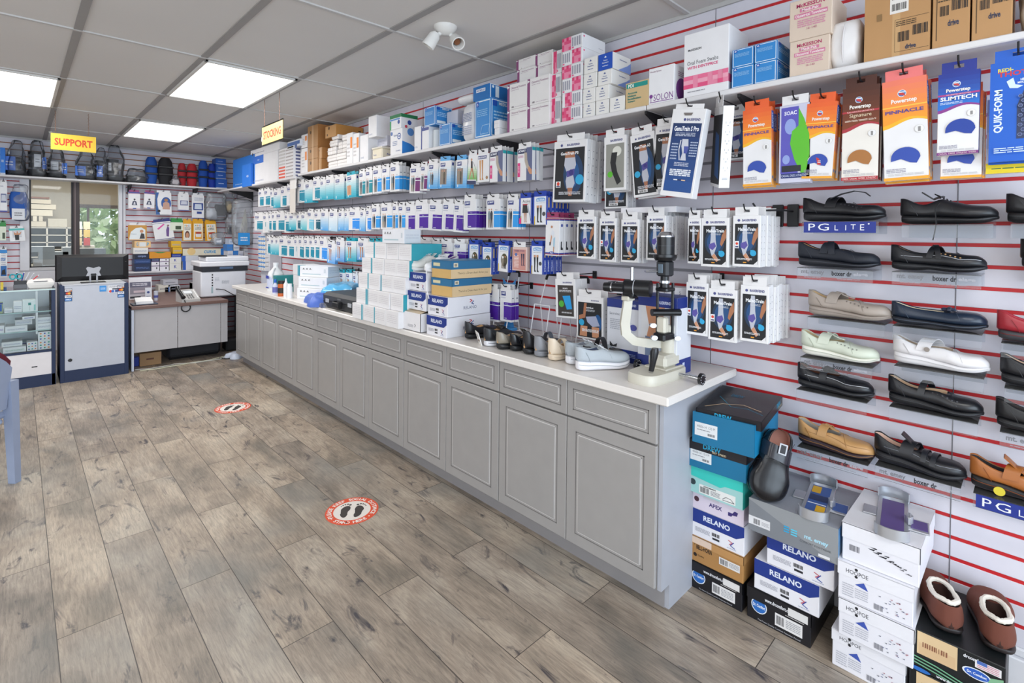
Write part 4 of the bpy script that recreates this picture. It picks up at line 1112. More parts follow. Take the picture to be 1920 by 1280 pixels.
        F.r(0, .76, 1, 1, '#1f7a4a'); S.r(0, .76, 1, 1, '#1f7a4a'); F.r(0, .62, .9, .72, '#5a8fd0'); F.r(0, 0, .12, .6, '#2f9a5a'); S.e(.5, .45, .12, '#2a4a9a'); S.e(.3, .15, .08, '#d04a5a'); F.e(.8, .45, .1, '#2a4a9a')
    elif k == 'dynarex_blue':
        F.e(.75, .7, .15, '#2a4f9c'); F.e(.75, .7, .1, '#e6e8ee'); F.e(.75, .7, .05, '#2a4f9c'); F.t('Epsom', .3, .7, .6, .8, '#3a5a9a'); F.lines(.2, .35, .6, .55, 3, '#8a96b4'); F.e(.12, .85, .09, '#5a7ab8'); F.t('DYNAREX', .45, .12, .9, .17, '#3a5a9a'); S.p([(0, .5), (.5, .42), (1, .2), (1, 0), (0, 0)], '#2f86d6'); S.e(.5, .88, .2, '#5a8fd0')
    elif k == 'navy_white':
        F.r(0, 0, .12, 1, '#2a3f8c'); F.r(0, .8, 1, .93, '#2a3f8c'); F.e(.3, .95, .08, '#2a3f8c')
    elif k == 'white_box': F.lines(.1, .1, .5, .18, 2, '#9aa0b8')
    elif k == 'grey_tub': F.lines(.2, .2, .8, .6, 3, '#b4b6c4')
    elif k == 'small_white': F.r(.1, .55, .9, .6, '#d5d2d2')
    elif k == 'orange_mark': F.r(.62, .5, .95, .85, '#e88a3a'); F.lines(.1, .2, .55, .7, 4, '#c9c6c8')
    elif k == 'blue_flat': F.lines(.1, .08, .6, .12, 1, '#a9c6ea')
    elif k == 'blue_vox': F.t('VOX', .4, .4, .9, .5, '#dfe8f6', True)
    elif k == 'blue_half': F.r(0, 0, .45, 1, '#2f6fd0'); F.t('Venosan', .08, .4, .4, .56, '#dfe8f6', True)
    elif k == 'white_label': F.e(.08, .4, .02, '#2a2a3a'); F.lines(.14, .35, .5, .5, 1, '#8a8a96')
    elif k == 'slatted':
        for i in range(9): F.r(0, .02 + i * .108, .45, .08 + i * .108, '#e2583c' if i < 4 else '#c9c6c4'); F.r(.5, .02 + i * .108, 1, .06 + i * .108, '#b0a8a8'); S.r(.2, .02 + i * .108, .6, .08 + i * .108, '#5a5f86')
    elif k == 'navy_blue': F.r(.0, .3, 1, .8, '#2a5fa8'); F.e(.7, .2, .1, '#3a5a9a')
    elif k == 'carton':
        S.r(0, 0, 1, 1, '#a8733f'); F.r(.42, 0, .58, 1, '#caa57c'); F.e(.3, .7, .07, '#5a4024'); T.r(0, .46, 1, .54, '#c09a6c')
    elif k == 'carton_long': S.r(0, 0, 1, 1, '#b5803f'); F.e(.35, .8, .07, '#4a3420'); F.e(.2, .25, .05, '#4a3420'); S.r(.82, .55, .92, .7, '#5a4024')
BBODY = {'carton': '#b08250', 'carton_long': '#c0925c', 'drive': KR, 'drive_tall': KR, 'drive_small': KR, 'mckesson_tan': '#d9c6b4', 'pdi': '#cdb183', 'blue_med': '#2f86cc', 'blue_med_big': '#2f86cc', 'blue_med_bag': '#2f86cc', 'blue_top': '#1b6db4',
         'blue_flat': '#2474cc', 'blue_vox': '#2a78d8', 'navy_blue': '#d8dce4', 'cream_tub': '#e9dfca', 'grey_tub': '#cfd0dc', 'towel': '#e9e6e4', 'towel_flat': '#e9e6e4', 'tongue': '#e8e6e2', 'tongue_blue': '#e8e6e2', 'soft': '#eceaea'}
_bx = {}
_tops = []
def box_thing(k, w, h, d, X, y, z, lab, grp=None, name='product_box', cat='box', rz=0, key=None, hooked=None):
    w = round(w, 3); h = round(h, 3)
    kk = (k, w, h, d, name)
    if kk in _bx: o = _bx[kk].copy(); COL.objects.link(o)
    else:
        m = MB(); m.bx(-d / 2, -w / 2, 0, d / 2, w / 2, h, M(BBODY.get(k, '#e9e8ea'), .5), .0015)
        F, S, T = frames(m, d, w, h, 0)
        bart(k, F, S, T, w, h, d)
        o = m.build(name); _bx[kk] = o
    put(o, (X + d / 2, y, z), rz)
    tag(o, lab, cat, grp); return o
def settle(base, y, w, zt, h, tol=.05):
    z = zt - h; best = base if abs(z - base) < tol else None; bd = abs(z - base) if best is not None else 9
    for (a, b, t) in _tops:
        if a < y < b and abs(t - z) < tol and abs(t - z) < bd: best = t; bd = abs(t - z)
    if best is None: best = z
    _tops.append((y - w / 2, y + w / 2, best + (zt - best)))
    return best + .0006, zt - best - .0006
def shelf_rows(rows, X, base, grp=None, name='product_box', cat='box'):
    for r in rows:
        k, y, zt, w, h, d, lab = r[:7]
        z, hh = settle(base, y, w, zt, h)
        box_thing(k, w - .002, hh, d, X + (r[7] if len(r) > 7 else 0), y, z, lab, grp, name, cat)
SZ = 2.105
shelf_rows([
('towel',2.141,2.238,0.165,0.135,0.17,'white box with a plum edge,lower left of the four tall towelette boxes'),
('towel',1.971,2.236,0.17,0.132,0.17,'white box with a plum edge,lower right of the four tall towelette boxes'),
('towel',2.143,2.388,0.165,0.147,0.17,'white box with a plum edge,upper left of the four tall towelette boxes'),
('towel',1.973,2.389,0.171,0.15,0.17,'white box with a plum edge,upper right of the four tall towelette boxes'),
], 2.11, SZ, 'towelette boxes with plum edges')
shelf_rows([
('towel_flat',2.117,2.482,0.151,0.063,0.15,'flat plum-edged box,lower left on top of the tall towelette boxes'),
('towel_flat',1.974,2.474,0.128,0.061,0.15,'flat plum-edged box,lower right on top of the tall towelette boxes'),
('towel_flat',2.124,2.543,0.156,0.057,0.15,'flat plum-edged box,upper left on top of the tall towelette boxes'),
('towel_flat',1.977,2.541,0.133,0.061,0.15,'flat plum-edged box,upper right on top of the tall towelette boxes'),
], 2.16, SZ, 'towelette boxes with plum edges')
shelf_rows([
('pink_m',1.862,2.253,0.08,0.12,0.2,'pink checked box,lowest of the left pink column'),
('pink_m',1.86,2.382,0.08,0.126,0.2,'pink checked box,middle of the left pink column'),
('pink_m',1.854,2.509,0.072,0.126,0.2,'pink checked box,top of the left pink column'),
], 2.13, SZ, 'white boxes with pink checks')
shelf_rows([
('pink_l',1.728,2.18,0.135,0.065,0.2,'pink checked box,lowest of the tall pink column'),
('pink_m',1.729,2.256,0.135,0.073,0.2,'pink checked box,second from the bottom of the tall pink column'),
('pink_r',1.728,2.331,0.139,0.073,0.2,'pink checked box,third from the bottom of the tall pink column'),
('pink_l',1.729,2.402,0.139,0.068,0.2,'pink checked box,third from the top of the tall pink column'),
('pink_r',1.73,2.478,0.139,0.073,0.2,'pink checked box,second from the top of the tall pink column'),
('pink_l',1.731,2.551,0.139,0.07,0.2,'pink checked box on the top of the tall pink column'),
], 2.11, SZ, 'white boxes with pink checks')
shelf_rows([
('tongue',1.616,2.177,0.076,0.063,0.16,'white tongue depressor box,bottom row left'),
('tongue',1.533,2.178,0.079,0.062,0.16,'white tongue depressor box,bottom row middle'),
('tongue',1.444,2.178,0.088,0.06,0.16,'white tongue depressor box,bottom row right'),
('tongue',1.616,2.253,0.08,0.074,0.16,'white tongue depressor box,second row left'),
('tongue',1.533,2.25,0.083,0.07,0.16,'white tongue depressor box,second row right'),
('tongue',1.61,2.328,0.086,0.074,0.16,'white tongue depressor box,third row left'),
('tongue',1.519,2.324,0.085,0.075,0.16,'white tongue depressor box,third row right'),
('tongue',1.608,2.409,0.086,0.079,0.16,'white tongue depressor box,top row left'),
('tongue_blue',1.516,2.406,0.088,0.08,0.16,'tongue depressor box with a royal blue end on top of its stack'),
], 2.11, SZ, 'tongue depressor boxes')
shelf_rows([
('pdi',1.333,2.23,0.127,0.106,0.12,'small tan and teal carton between the depressor boxes and the SOLON box'),
('solon',1.206,2.271,0.129,0.136,0.18,'white box with the purple word SOLON'),
('swab',0.998,2.38,0.199,0.238,0.2,'big white foam swab box with a pink checked band'),
('blue_med',0.842,2.188,0.088,0.063,0.16,'light blue box,lower left of four'),
('blue_med',0.754,2.187,0.083,0.065,0.16,'light blue box,lower right of four'),
('blue_med',0.842,2.261,0.086,0.071,0.16,'light blue box,upper left of four'),
('blue_med',0.754,2.262,0.085,0.073,0.16,'light blue box,upper right of four'),
('mckesson_tan',0.601,2.237,0.134,0.122,0.2,'tan towelette carton with pink writing,lower of two'),
('mckesson_tan',0.599,2.388,0.143,0.15,0.2,'tan towelette carton with pink writing,upper of two'),
('drive',0.34,2.337,0.18,0.208,0.24,'largest brown shipping carton,left of three by the picture edge'),
('drive_small',0.201,2.302,0.092,0.181,0.24,'brown shipping carton,middle of three'),
('drive_small',0.107,2.286,0.091,0.164,0.24,'brown shipping carton,right of three'),
], 2.11, SZ)
shelf_rows([
('blue_med_big',2.448,2.348,0.152,0.239,0.2,'tall light blue box left of the plum-edged boxes'),
('blue_top',2.466,2.438,0.162,0.081,0.22,'blue box lying on top of the tall light blue box'),
('small_white',2.316,2.148,0.044,0.033,0.1,'small white box beside the tall blue box,lower'),
('small_white',2.319,2.197,0.049,0.046,0.12,'small white box beside the tall blue box,upper'),
('blue_med_bag',2.844,2.252,0.13,0.132,0.15,'light blue carton right of the clear roll'),
('white_box',3.178,2.282,0.085,0.16,0.14,'narrow white box left of the navy-edged box'),
('navy_white',3.083,2.272,0.096,0.153,0.15,'white box with a navy edge'),
('blue_med_bag',3.026,2.4,0.133,0.136,0.15,'light blue carton resting on the navy-edged box'),
('dynarex_blue',3.473,2.304,0.173,0.169,0.15,'white and blue dressing box under the green one'),
('dynarex_green',3.486,2.417,0.165,0.107,0.15,'white box with a green lid band'),
('orange_mark',4.246,2.379,0.114,0.249,0.16,'tall white column box with an orange mark'),
('orange_mark',4.127,2.359,0.109,0.231,0.16,'white column box with orange marks'),
('white_box',3.985,2.326,0.141,0.208,0.14,'tall white box beside the cream tub'),
('white_box',3.842,2.465,0.134,0.176,0.3,'big plain white box high on a stack'),
], 2.11, SZ)
shelf_rows([
('grey_tub',2.882,2.361,0.126,0.202,0.12,'grey and white box behind the light blue carton'),
('grey_tub',3.857,2.308,0.194,0.085,0.14,'pale grey tub under the big white box'),
], 2.2, SZ)
shelf_rows([
('carton',5.028,2.226,0.243,0.116,0.2,'brown carton,bottom of the carton tower'),
('carton',5.03,2.342,0.243,0.111,0.2,'brown carton,middle of the carton tower'),
('carton',5.031,2.559,0.244,0.212,0.2,'tall brown carton on top of the carton tower'),
('carton',4.859,2.214,0.074,0.109,0.2,'brown carton,lowest beside the carton tower'),
('carton',4.854,2.322,0.086,0.103,0.18,'brown carton,upper one beside the carton tower'),
('carton_long',4.628,2.5,0.228,0.11,0.27,'long brown carton with an open flap on top of the small cartons'),
('orange_mark',5.239,2.497,0.15,0.136,0.12,'white box with an orange mark left of the cartons'),
('orange_mark',5.238,2.355,0.151,0.24,0.12,'white box standing behind the white roll'),
], 2.11, SZ)
# cream tub with a lid
q = (3.784, 2.2, 0.157, 0.087)
e = empty('plastic_tub', (2.19, q[0], SZ), 'cream plastic tub with a lid beside the tall white box', 'tub')
m = MB(); m.bx(-.07, -q[2] / 2, 0, .07, q[2] / 2, q[3] * .95, '#e6dcc6', .008); F, S, T = frames(m, .14, q[2], q[3] * .95); F.t('Protex', .1, .35, .5, .5, '#3a4f9c'); S.t('Protex', .2, .35, .9, .55, '#3a4f9c', True); m.build('tub', e)
m = MB(); m.bx(-.075, -q[2] / 2 - .005, q[3] * .95, .075, q[2] / 2 + .005, q[3] * 1.12, '#ece6d8', .006); m.build('lid', e)
# small white gauze packs heaped beside the cartons
gz = [
('g',4.512,2.166,0.383,0.059),
('g',4.534,2.227,0.386,0.054),
('g',4.625,2.302,0.182,0.06),
('g',4.417,2.263,0.192,0.044),
('g',4.592,2.363,0.157,0.06),
('g',4.407,2.33,0.17,0.063),
('g',4.359,2.386,0.115,0.058),
('g',4.559,2.408,0.134,0.045),
]
for i, (k, y, zt, w, h) in enumerate(gz):
    for j in range(2 if w > .15 else 1):
        ww = w / (2 if w > .15 else 1) - .006
        yy = y + (ww / 2 + .003 if j == 0 else -ww / 2 - .003) * (1 if w > .15 else 0)
        z, hh = settle(SZ, yy, ww, zt, h, .04)
        m = MB(); m.bx(-.07, -ww / 2, 0, .07, ww / 2, hh * .93, '#eae6e4', .006); m.bx(-.074, -ww / 2 - .003, hh * .45, -.068, ww / 2 + .003, hh * .52, '#dcd6d4')
        o = m.build('gauze_pack'); put(o, (2.19, yy, z), rnd.uniform(-.06, .06))
        tag(o, 'small white gauze pack in the heap between the cartons and the orange-marked boxes', 'gauze pack', 'small white gauze packs')
for r in (('white roll standing left of the brown cartons', (5.364, 2.344, 0.253, 0.228), '#e6e2e4'), ('clear wrapped roll between two light blue cartons', (2.997, 2.255, 0.112, 0.129), '#d3dade')):
    q = r[1]; m = MB(); rr = q[2] / 2 * .8; m.lathe([(rr * .3, q[3]), (rr * .3, q[3] - .01), (rr, q[3] - .002), (rr, 0), (0, 0)][::-1] if False else [(0, 0), (rr, 0), (rr, q[3]), (rr * .35, q[3]), (rr * .35, q[3] - .03), (0, q[3] - .03)], r[2], 28)
    tag(put(m.build('paper_roll', None, True), (2.13 + rr, q[0], SZ)), r[0], 'roll')
# soft plastic packages
def pillow(m, w, d, h, mat, seed=1, n=10, amp=.012, bulge=.6):
    r = random.Random(seed); rs = []
    for i in range(n + 1):
        t = i / n; z = h * t; s = (math.sin(PI * min(1, max(0, t))) ** .35) * (1 - bulge * .1) + .05
        ring_ = []
        for k in range(20):
            a = 2 * PI * k / 20; c, s_ = math.cos(a), math.sin(a)
            x = math.copysign(abs(c) ** .45, c) * d / 2 * (.55 + .45 * s); y = math.copysign(abs(s_) ** .45, s_) * w / 2 * (.82 + .18 * s)
            ring_.append((x + r.uniform(-amp, amp), y + r.uniform(-amp, amp), z + r.uniform(-amp, amp) * .6))
        rs.append(ring_)
    m.rings(rs, mat)
q = (0.493, 2.293, 0.1, 0.183)
m = MB(); pillow(m, q[2], .16, q[3], M('#eceaea', .3), 3, 9, .006); m.tube([(-.083, 0, .01), (-.086, .006, q[3] * .5), (-.08, -.004, q[3] * .9)], .003, '#d8d4d4')
tag(put(m.build('plastic_pack', None, True, 1), (2.20, q[0], SZ)), 'soft white plastic pack between the tan and the brown cartons', 'package')
q = (2.615, 2.366, 0.153, 0.251)
m = MB(); pillow(m, q[2] * .9, .16, q[3], M('#e3e2e4', .25), 5, 9, .004); F = Fr(m, (-.084, q[2] * .4, .02), (0, -1, 0), (0, 0, 1), q[2] * .8, q[3] - .04); F.lines(.1, .5, .9, .78, 6, '#7a84a8'); F.lines(.1, .1, .9, .4, 5, '#a5acc4')
tag(put(m.build('plastic_pack', None, True), (2.2, q[0], SZ)), 'tall soft white pack with grey lines of print', 'package')
q = (2.654, 2.407, 0.203, 0.046)
m = MB(); pillow(m, q[2], .2, .06, M('#e8e7e8', .2), 6, 6, .003)
tag(put(m.build('plastic_pack', None, True, 1), (2.22, q[0], 2.366 - .001)), 'flat white pack lying on the tall soft pack', 'package')
m = MB(); pillow(m, .16, .16, .26, M('#c5cad0', .12, .6), 9, 8, .008)
tag(put(m.build('plastic_pack', None, True, 1), (2.21, 0.04 - .07, SZ)), 'silvery wrapped pack cut by the right edge of the picture', 'package')
# far end of the shelf
SF = 2.077
shelf_rows([
('blue_flat',7.089,2.451,0.879,0.34,0.04,'large flat blue box leaning at the far corner'),
('blue_half',6.31,2.409,0.841,0.093,0.16,'white box with a blue half in the far stack'),
('white_box',6.349,2.319,0.922,0.237,0.2,'big white box at the far end of the shelf'),
('white_label',6.326,2.497,0.969,0.087,0.16,'white flat box on top of the far stack'),
('slatted',5.652,2.404,0.413,0.321,0.12,'tall stack of striped white and orange cartons by the hanging strip'),
('navy_blue',5.444,2.458,0.331,0.072,0.12,'blue and white box on top of the striped stack'),
], 2.08, SF)
shelf_rows([
('blue_vox',6.863,2.333,0.331,0.232,0.03,'bright blue small flat box in front of the large blue box'),
], 2.045, SF - .02)

# ---------------------------------------------------------------- shoe boxes
def sart(k, F, S, T, w, h, d, m):
    if k.startswith('relano'):
        F.p([(0, .99), (1, .99), (1, .62), (.9, .50), (0, .50)], '#1c3484'); F.p([(.86, .50), (1, .50), (1, .66)], '#e6e5ea') if True else 0
        F.t('RELANO', .2, .66, .8, .85, '#dde2ee', True); F.lines(.1, .2, .38, .36, 5, '#9a9aa4'); F.bars(.42, .26, .56, .38); F.r(.43, .14, .56, .21, '#26262c'); F.ln([(.72, .36), (.8, .3), (.74, .22)], .003, '#c23a4a'); F.ln([(.82, .34), (.76, .2), (.84, .14)], .003, '#2a4a9a'); F.lines(.7, .08, .88, .12, 1, '#9aa4bc')
        if k == 'relano_side':
            S.t('RELANO', .3, .32, .72, .48, '#6a6f86'); S.ln([(.5, .8), (.56, .74), (.5, .66)], .005, '#c23a4a'); S.ln([(.6, .72), (.54, .6), (.6, .54)], .005, '#2a3f86')
    elif k == 'hoopoe':
        F.t('HOOPOE', .12, .74, .42, .83, '#3a3a44'); F.e(.24, .885, .022, '#1c1c22'); F.e(.24, .785, .03, '#1c1c22')
        F.lines(.06, .1, .22, .46, 6, '#b9b9c2'); F.p([(.24, .5), (.36, .62), (.42, .44)], '#3a52a8'); F.lines(.24, .14, .42, .42, 5, '#b9b9c2'); F.bars(.5, .08, .62, .22, '#8a8a92')
        r = random.Random(3)
        for i in range(22):
            x, y = .55 + .36 * r.random(), .12 + .4 * r.random(); F.p([(x, y), (x + .035, y + .012), (x + .03, y - .012)], ('#2a2f4a', '#5a5f86', '#a04a5a')[i % 3])
    elif k == 'hoopoe_birds':
        F.t('HOOPOE', .1, .8, .38, .9, '#3a3a44'); F.e(.2, .93, .022, '#1c1c22'); F.e(.2, .85, .026, '#1c1c22'); F.bars(.1, .3, .24, .46, '#77777f'); r = random.Random(8)
        for i in range(16):
            x, y = .35 + .55 * i / 16, .5 - .3 * i / 16 + .1 * r.random(); s = 1.6 - i * .05; F.p([(x, y), (x + .06 * s, y + .02 * s), (x + .05 * s, y - .012 * s)], '#24242c')
    elif k == 'drcomfort':
        F.e(.2, .5, .13, '#dfe4ea'); F.e(.2, .5, .115, '#2a6ab8'); F.t('Dr. Comfort', .1, .45, .3, .55, '#e6ecf4', True); F.t('www.drcomfort.com', .3, .78, .72, .86, '#dfe0e4', True)
        F.r(.46, .18, .88, .56, '#e2e0df'); F.bars(.48, .24, .6, .5, '#3a3a40'); F.lines(.63, .24, .85, .5, 5, '#9a9aa0'); F.t('The Finest Quality Comfort Footwear Period!', .14, .05, .9, .11, '#c9c9ce')
        F.r(.62, .62, .9, .8, '#e6e4e2')
    elif k == 'drcomfort_green':
        F.r(.08, .42, .52, .97, '#d9bd93'); F.r(.1, .42, .5, .7, '#d3b289'); F.bars(.14, .62, .42, .74, '#8a5a42'); F.t('drcomfort.com', .58, .84, .9, .92, '#dfe0e4', True); F.e(.72, .56, .15, '#dfe4ea', .12); F.e(.72, .56, .13, '#2a5ab4', .1); F.t('Dr. Comfort', .62, .53, .82, .59, '#e6ecf4', True)
        F.p([(.86, .62), (.98, .7), (.99, .4), (.9, .35), (.82, .45)], '#7fb08a'); F.r(.7, .72, .96, .9, '#e2dfe0')
        for i in range(4): F.r(.72, .74 + i * .04, .94, .76 + i * .04, '#c98a96')
        F.r(.72, .82, .82, .9, '#4a6ab0')
        for i in range(3): F.ln([(0, .34 - i * .07), (.3, .3 - i * .08), (.6, .2 - i * .07), (1, .06 - i * .05)], .004, '#6fa884')
        F.t('www.drcomfort.com', .3, .05, .7, .12, '#dfe0e4', True); F.e(.12, .05, .12, '#2a6ab8', .05)
    elif k == 'bellhorn':
        F.t('BELL-HORN', .12, .52, .42, .7, '#231a14', True); F.ln([(.08, .66), (.12, .76), (.3, .78), (.42, .73)], .003, '#231a14'); F.e(.1, .28, .035, '#231a14'); F.t('Quality', .15, .25, .28, .33, '#231a14'); F.r(.56, .34, .94, .62, '#dcdad8'); F.bars(.58, .38, .72, .58, '#4a4a50'); F.r(.0, .82, .42, 1.0, '#dcc4b0'); F.lines(.75, .4, .92, .58, 4, '#8a8a90')
    elif k == 'apex':
        F.r(0, 0, 1, 1, '#d9cddb'); F.t('APEX', .25, .38, .72, .6, '#382c6c', True); F.p([(.72, .3), (.78, .3), (.8, .4), (.88, .42), (.9, .62), (.84, .66), (.8, .5), (.72, .5)], '#382c6c'); F.e(.12, .55, .05, '#4a2a36'); F.r(.25, .72, .55, .95, '#cfc6cf'); F.r(.2, .9, 1, 1, '#c9bfcc')
    elif k == 'aqua':
        F.r(0, 0, 1, .62, '#9cc9c6'); F.e(.12, .38, .055, '#2a3a3e'); F.r(.24, .06, .88, .38, '#e2e2de'); F.bars(.26, .1, .42, .3, '#2a2a30'); F.t('S4000NMMM093', .26, .31, .6, .36, '#2a2a30', True); F.lines(.45, .1, .62, .28, 4, '#77777c'); F.ln([(.66, .14), (.72, .24), (.8, .22), (.86, .12), (.66, .11)], .002, '#4a4a52'); S.g(0, 0, 1, 1, '#1fa89a', '#3fc4b8', 4)
        F.p([(0, 1), (1, 1), (1, .62), (.7, .6), (.62, .5), (0, .62)], '#35c2b6')
    elif k == 'drew':
        F.p([(0, 0), (1, 0), (1, 1), (0, 1)], '#106c94'); S.r(0, 0, 1, 1, '#147fae'); F.r(.04, .25, .42, .68, '#dcdedf'); F.t('40656-14  13.5 M', .08, .52, .38, .60, '#6a6a70'); F.bars(.26, .3, .38, .38, '#4a4a50'); F.lines(.08, .42, .3, .48, 1, '#8a8a90')
    elif k == 'emey':
        F.r(0, 0, 1, 1, '#8f9295'); F.p([(0, 0), (.98, 0), (.0, .95)], '#7a7e84'); F.t('mt. emey', .62, .36, .93, .5, '#a9d8ea', True); F.t('COMFORT FOOTWEAR', .6, .25, .93, .31, '#3a3d42'); F.r(.0, .2, .26, .46, '#dcdcde'); F.bars(.06, .24, .14, .4, '#4a4a50'); F.lines(.16, .26, .25, .38, 4, '#9a9aa0'); F.r(.8, .04, .92, .12, '#dcdcde')
        for i in range(3): F.r(.42, .5 - i * .07, .48, .54 - i * .07, '#2aa0d0'); F.r(.5, .48 - i * .07, .57, .52 - i * .07, '#5ac0dc')
        S.g(0, 0, 1, 1, '#93a5b8', '#5f9ad0', 4)
    elif k == 'drew_tan':
        F.r(0, 0, 1, 1, '#d2ac6c'); S.r(0, 0, 1, 1, '#dcc096'); S.t("There's a Drew that's fit for you", .08, .2, .95, .36, '#5a4a3a'); F.r(.05, .05, .45, .4, '#dfdad0') if h > .1 and False else 0
    elif k == 'open_white':
        F.r(.1, .15, .3, .4, '#6a6a70') if False else 0; F.lines(.3, .2, .6, .35, 3, '#8a8a92'); F.ln([(.66, .4), (.74, .34), (.68, .24)], .003, '#3a3a44')
LIDC = {'hoopoe': '#e6e5ea', 'hoopoe_birds': '#e6e5ea', 'drcomfort': '#17171d', 'bellhorn': '#b98a55', 'aqua': '#35c2b6', 'drew': '#1b1a20', 'drew_tan': '#2f6f98', 'apex': '#d9cddb', 'drcomfort_green': '#15191b', 'emey': '#8f9295', 'relano': '#e6e5ea', 'relano_side': '#e6e5ea'}
SBODY = {'relano': '#e6e5ea', 'relano_side': '#e6e5ea', 'hoopoe': '#e4e3e9', 'hoopoe_birds': '#e4e3e9', 'drcomfort': '#17171d', 'drcomfort_green': '#15191b', 'bellhorn': '#ad7f4a', 'apex': '#d9cddb', 'aqua': '#35c2b6', 'drew': '#106c94', 'emey': '#9296a0', 'drew_tan': '#d2ac6c', 'open_white': '#e6e5ea'}
def shoe_box(k, X, y, z, w, h, d, lab, rz=0, lid=.34, tilt=(0, 0), grp='shoe boxes'):
    """X is the front; body and lid are separate pieces"""
    m = MB(); m.bx(-d / 2, -w / 2, 0, d / 2, w / 2, h - .001, M(SBODY[k], .42), .002)
    F, S, T = frames(m, d, w, h)
    sart(k, F, S, T, w, h, d, m)
    o = m.build('shoe_box'); put(o, (X + d / 2, y, z), rz, (tilt[0], tilt[1], rz))
    tag(o, lab, 'shoe box', grp)
    if lid:
        m = MB(); t = .0025; lh = h * lid; c = M(LIDC[k], .4)
        m.bx(-d / 2 - t, -w / 2 - t, h - .002, d / 2 + t, w / 2 + t, h + .001, c)
        m.bx(-d / 2 - t, -w / 2 - t, h - lh, -d / 2 - .0006, w / 2 + t, h, c); m.bx(d / 2 + .0006, -w / 2 - t, h - lh, d / 2 + t, w / 2 + t, h, c)
        m.bx(-d / 2 - t, -w / 2 - t, h - lh, d / 2 + t, -w / 2 - .0006, h, c); m.bx(-d / 2 - t, w / 2 + .0006, h - lh, d / 2 + t, w / 2 + t, h, c)
        F, S, T = frames(m, d + 2 * t, w + 2 * t, lh, h - lh)
        if k == 'drew':
            F.t('DREW', .28, .3, .58, .8, '#1e9cc4', True); F.t('for men', .4, .12, .7, .42, '#dccaa8'); S.t('DREW', .72, .4, .9, .85, '#1e9cc4', True); S.t('for men', .78, .2, .95, .45, '#dccaa8')
            T.ln([(.1, .2), (.4, .35), (.7, .3), (.95, .7)], .003, '#1e7f9c'); T.ln([(.3, .12), (.55, .3), (.75, .24), (.85, .1)], .004, '#d8b894')
        elif k.startswith('relano'):
            F.r(0, 0, 1, 1, '#1c3484')
            F.k += .002
        elif k == 'hoopoe': F.t('HOOPOE', .12, .3, .42, .6, '#3a3a44'); F.e(.26, .72, .022, '#1c1c22'); F.e(.26, .2, .022, '#1c1c22')
        elif k == 'drcomfort': F.t('www.drcomfort.com', .3, .3, .72, .62, '#dfe0e4', True); F.r(.66, .1, .95, .75, '#dcdad8')
        elif k == 'bellhorn': F.r(0, .1, .42, .95, '#dcc4b0')
        elif k == 'drew_tan': F.r(.1, .3, .45, .7, '#d8cfa8'); S.r(.06, .25, .16, .75, '#e0d8c0'); S.bars(.08, .35, .14, .65, '#5a4a3a', 5)
        elif k == 'aqua': pass
        m.build('lid', o)
    return o

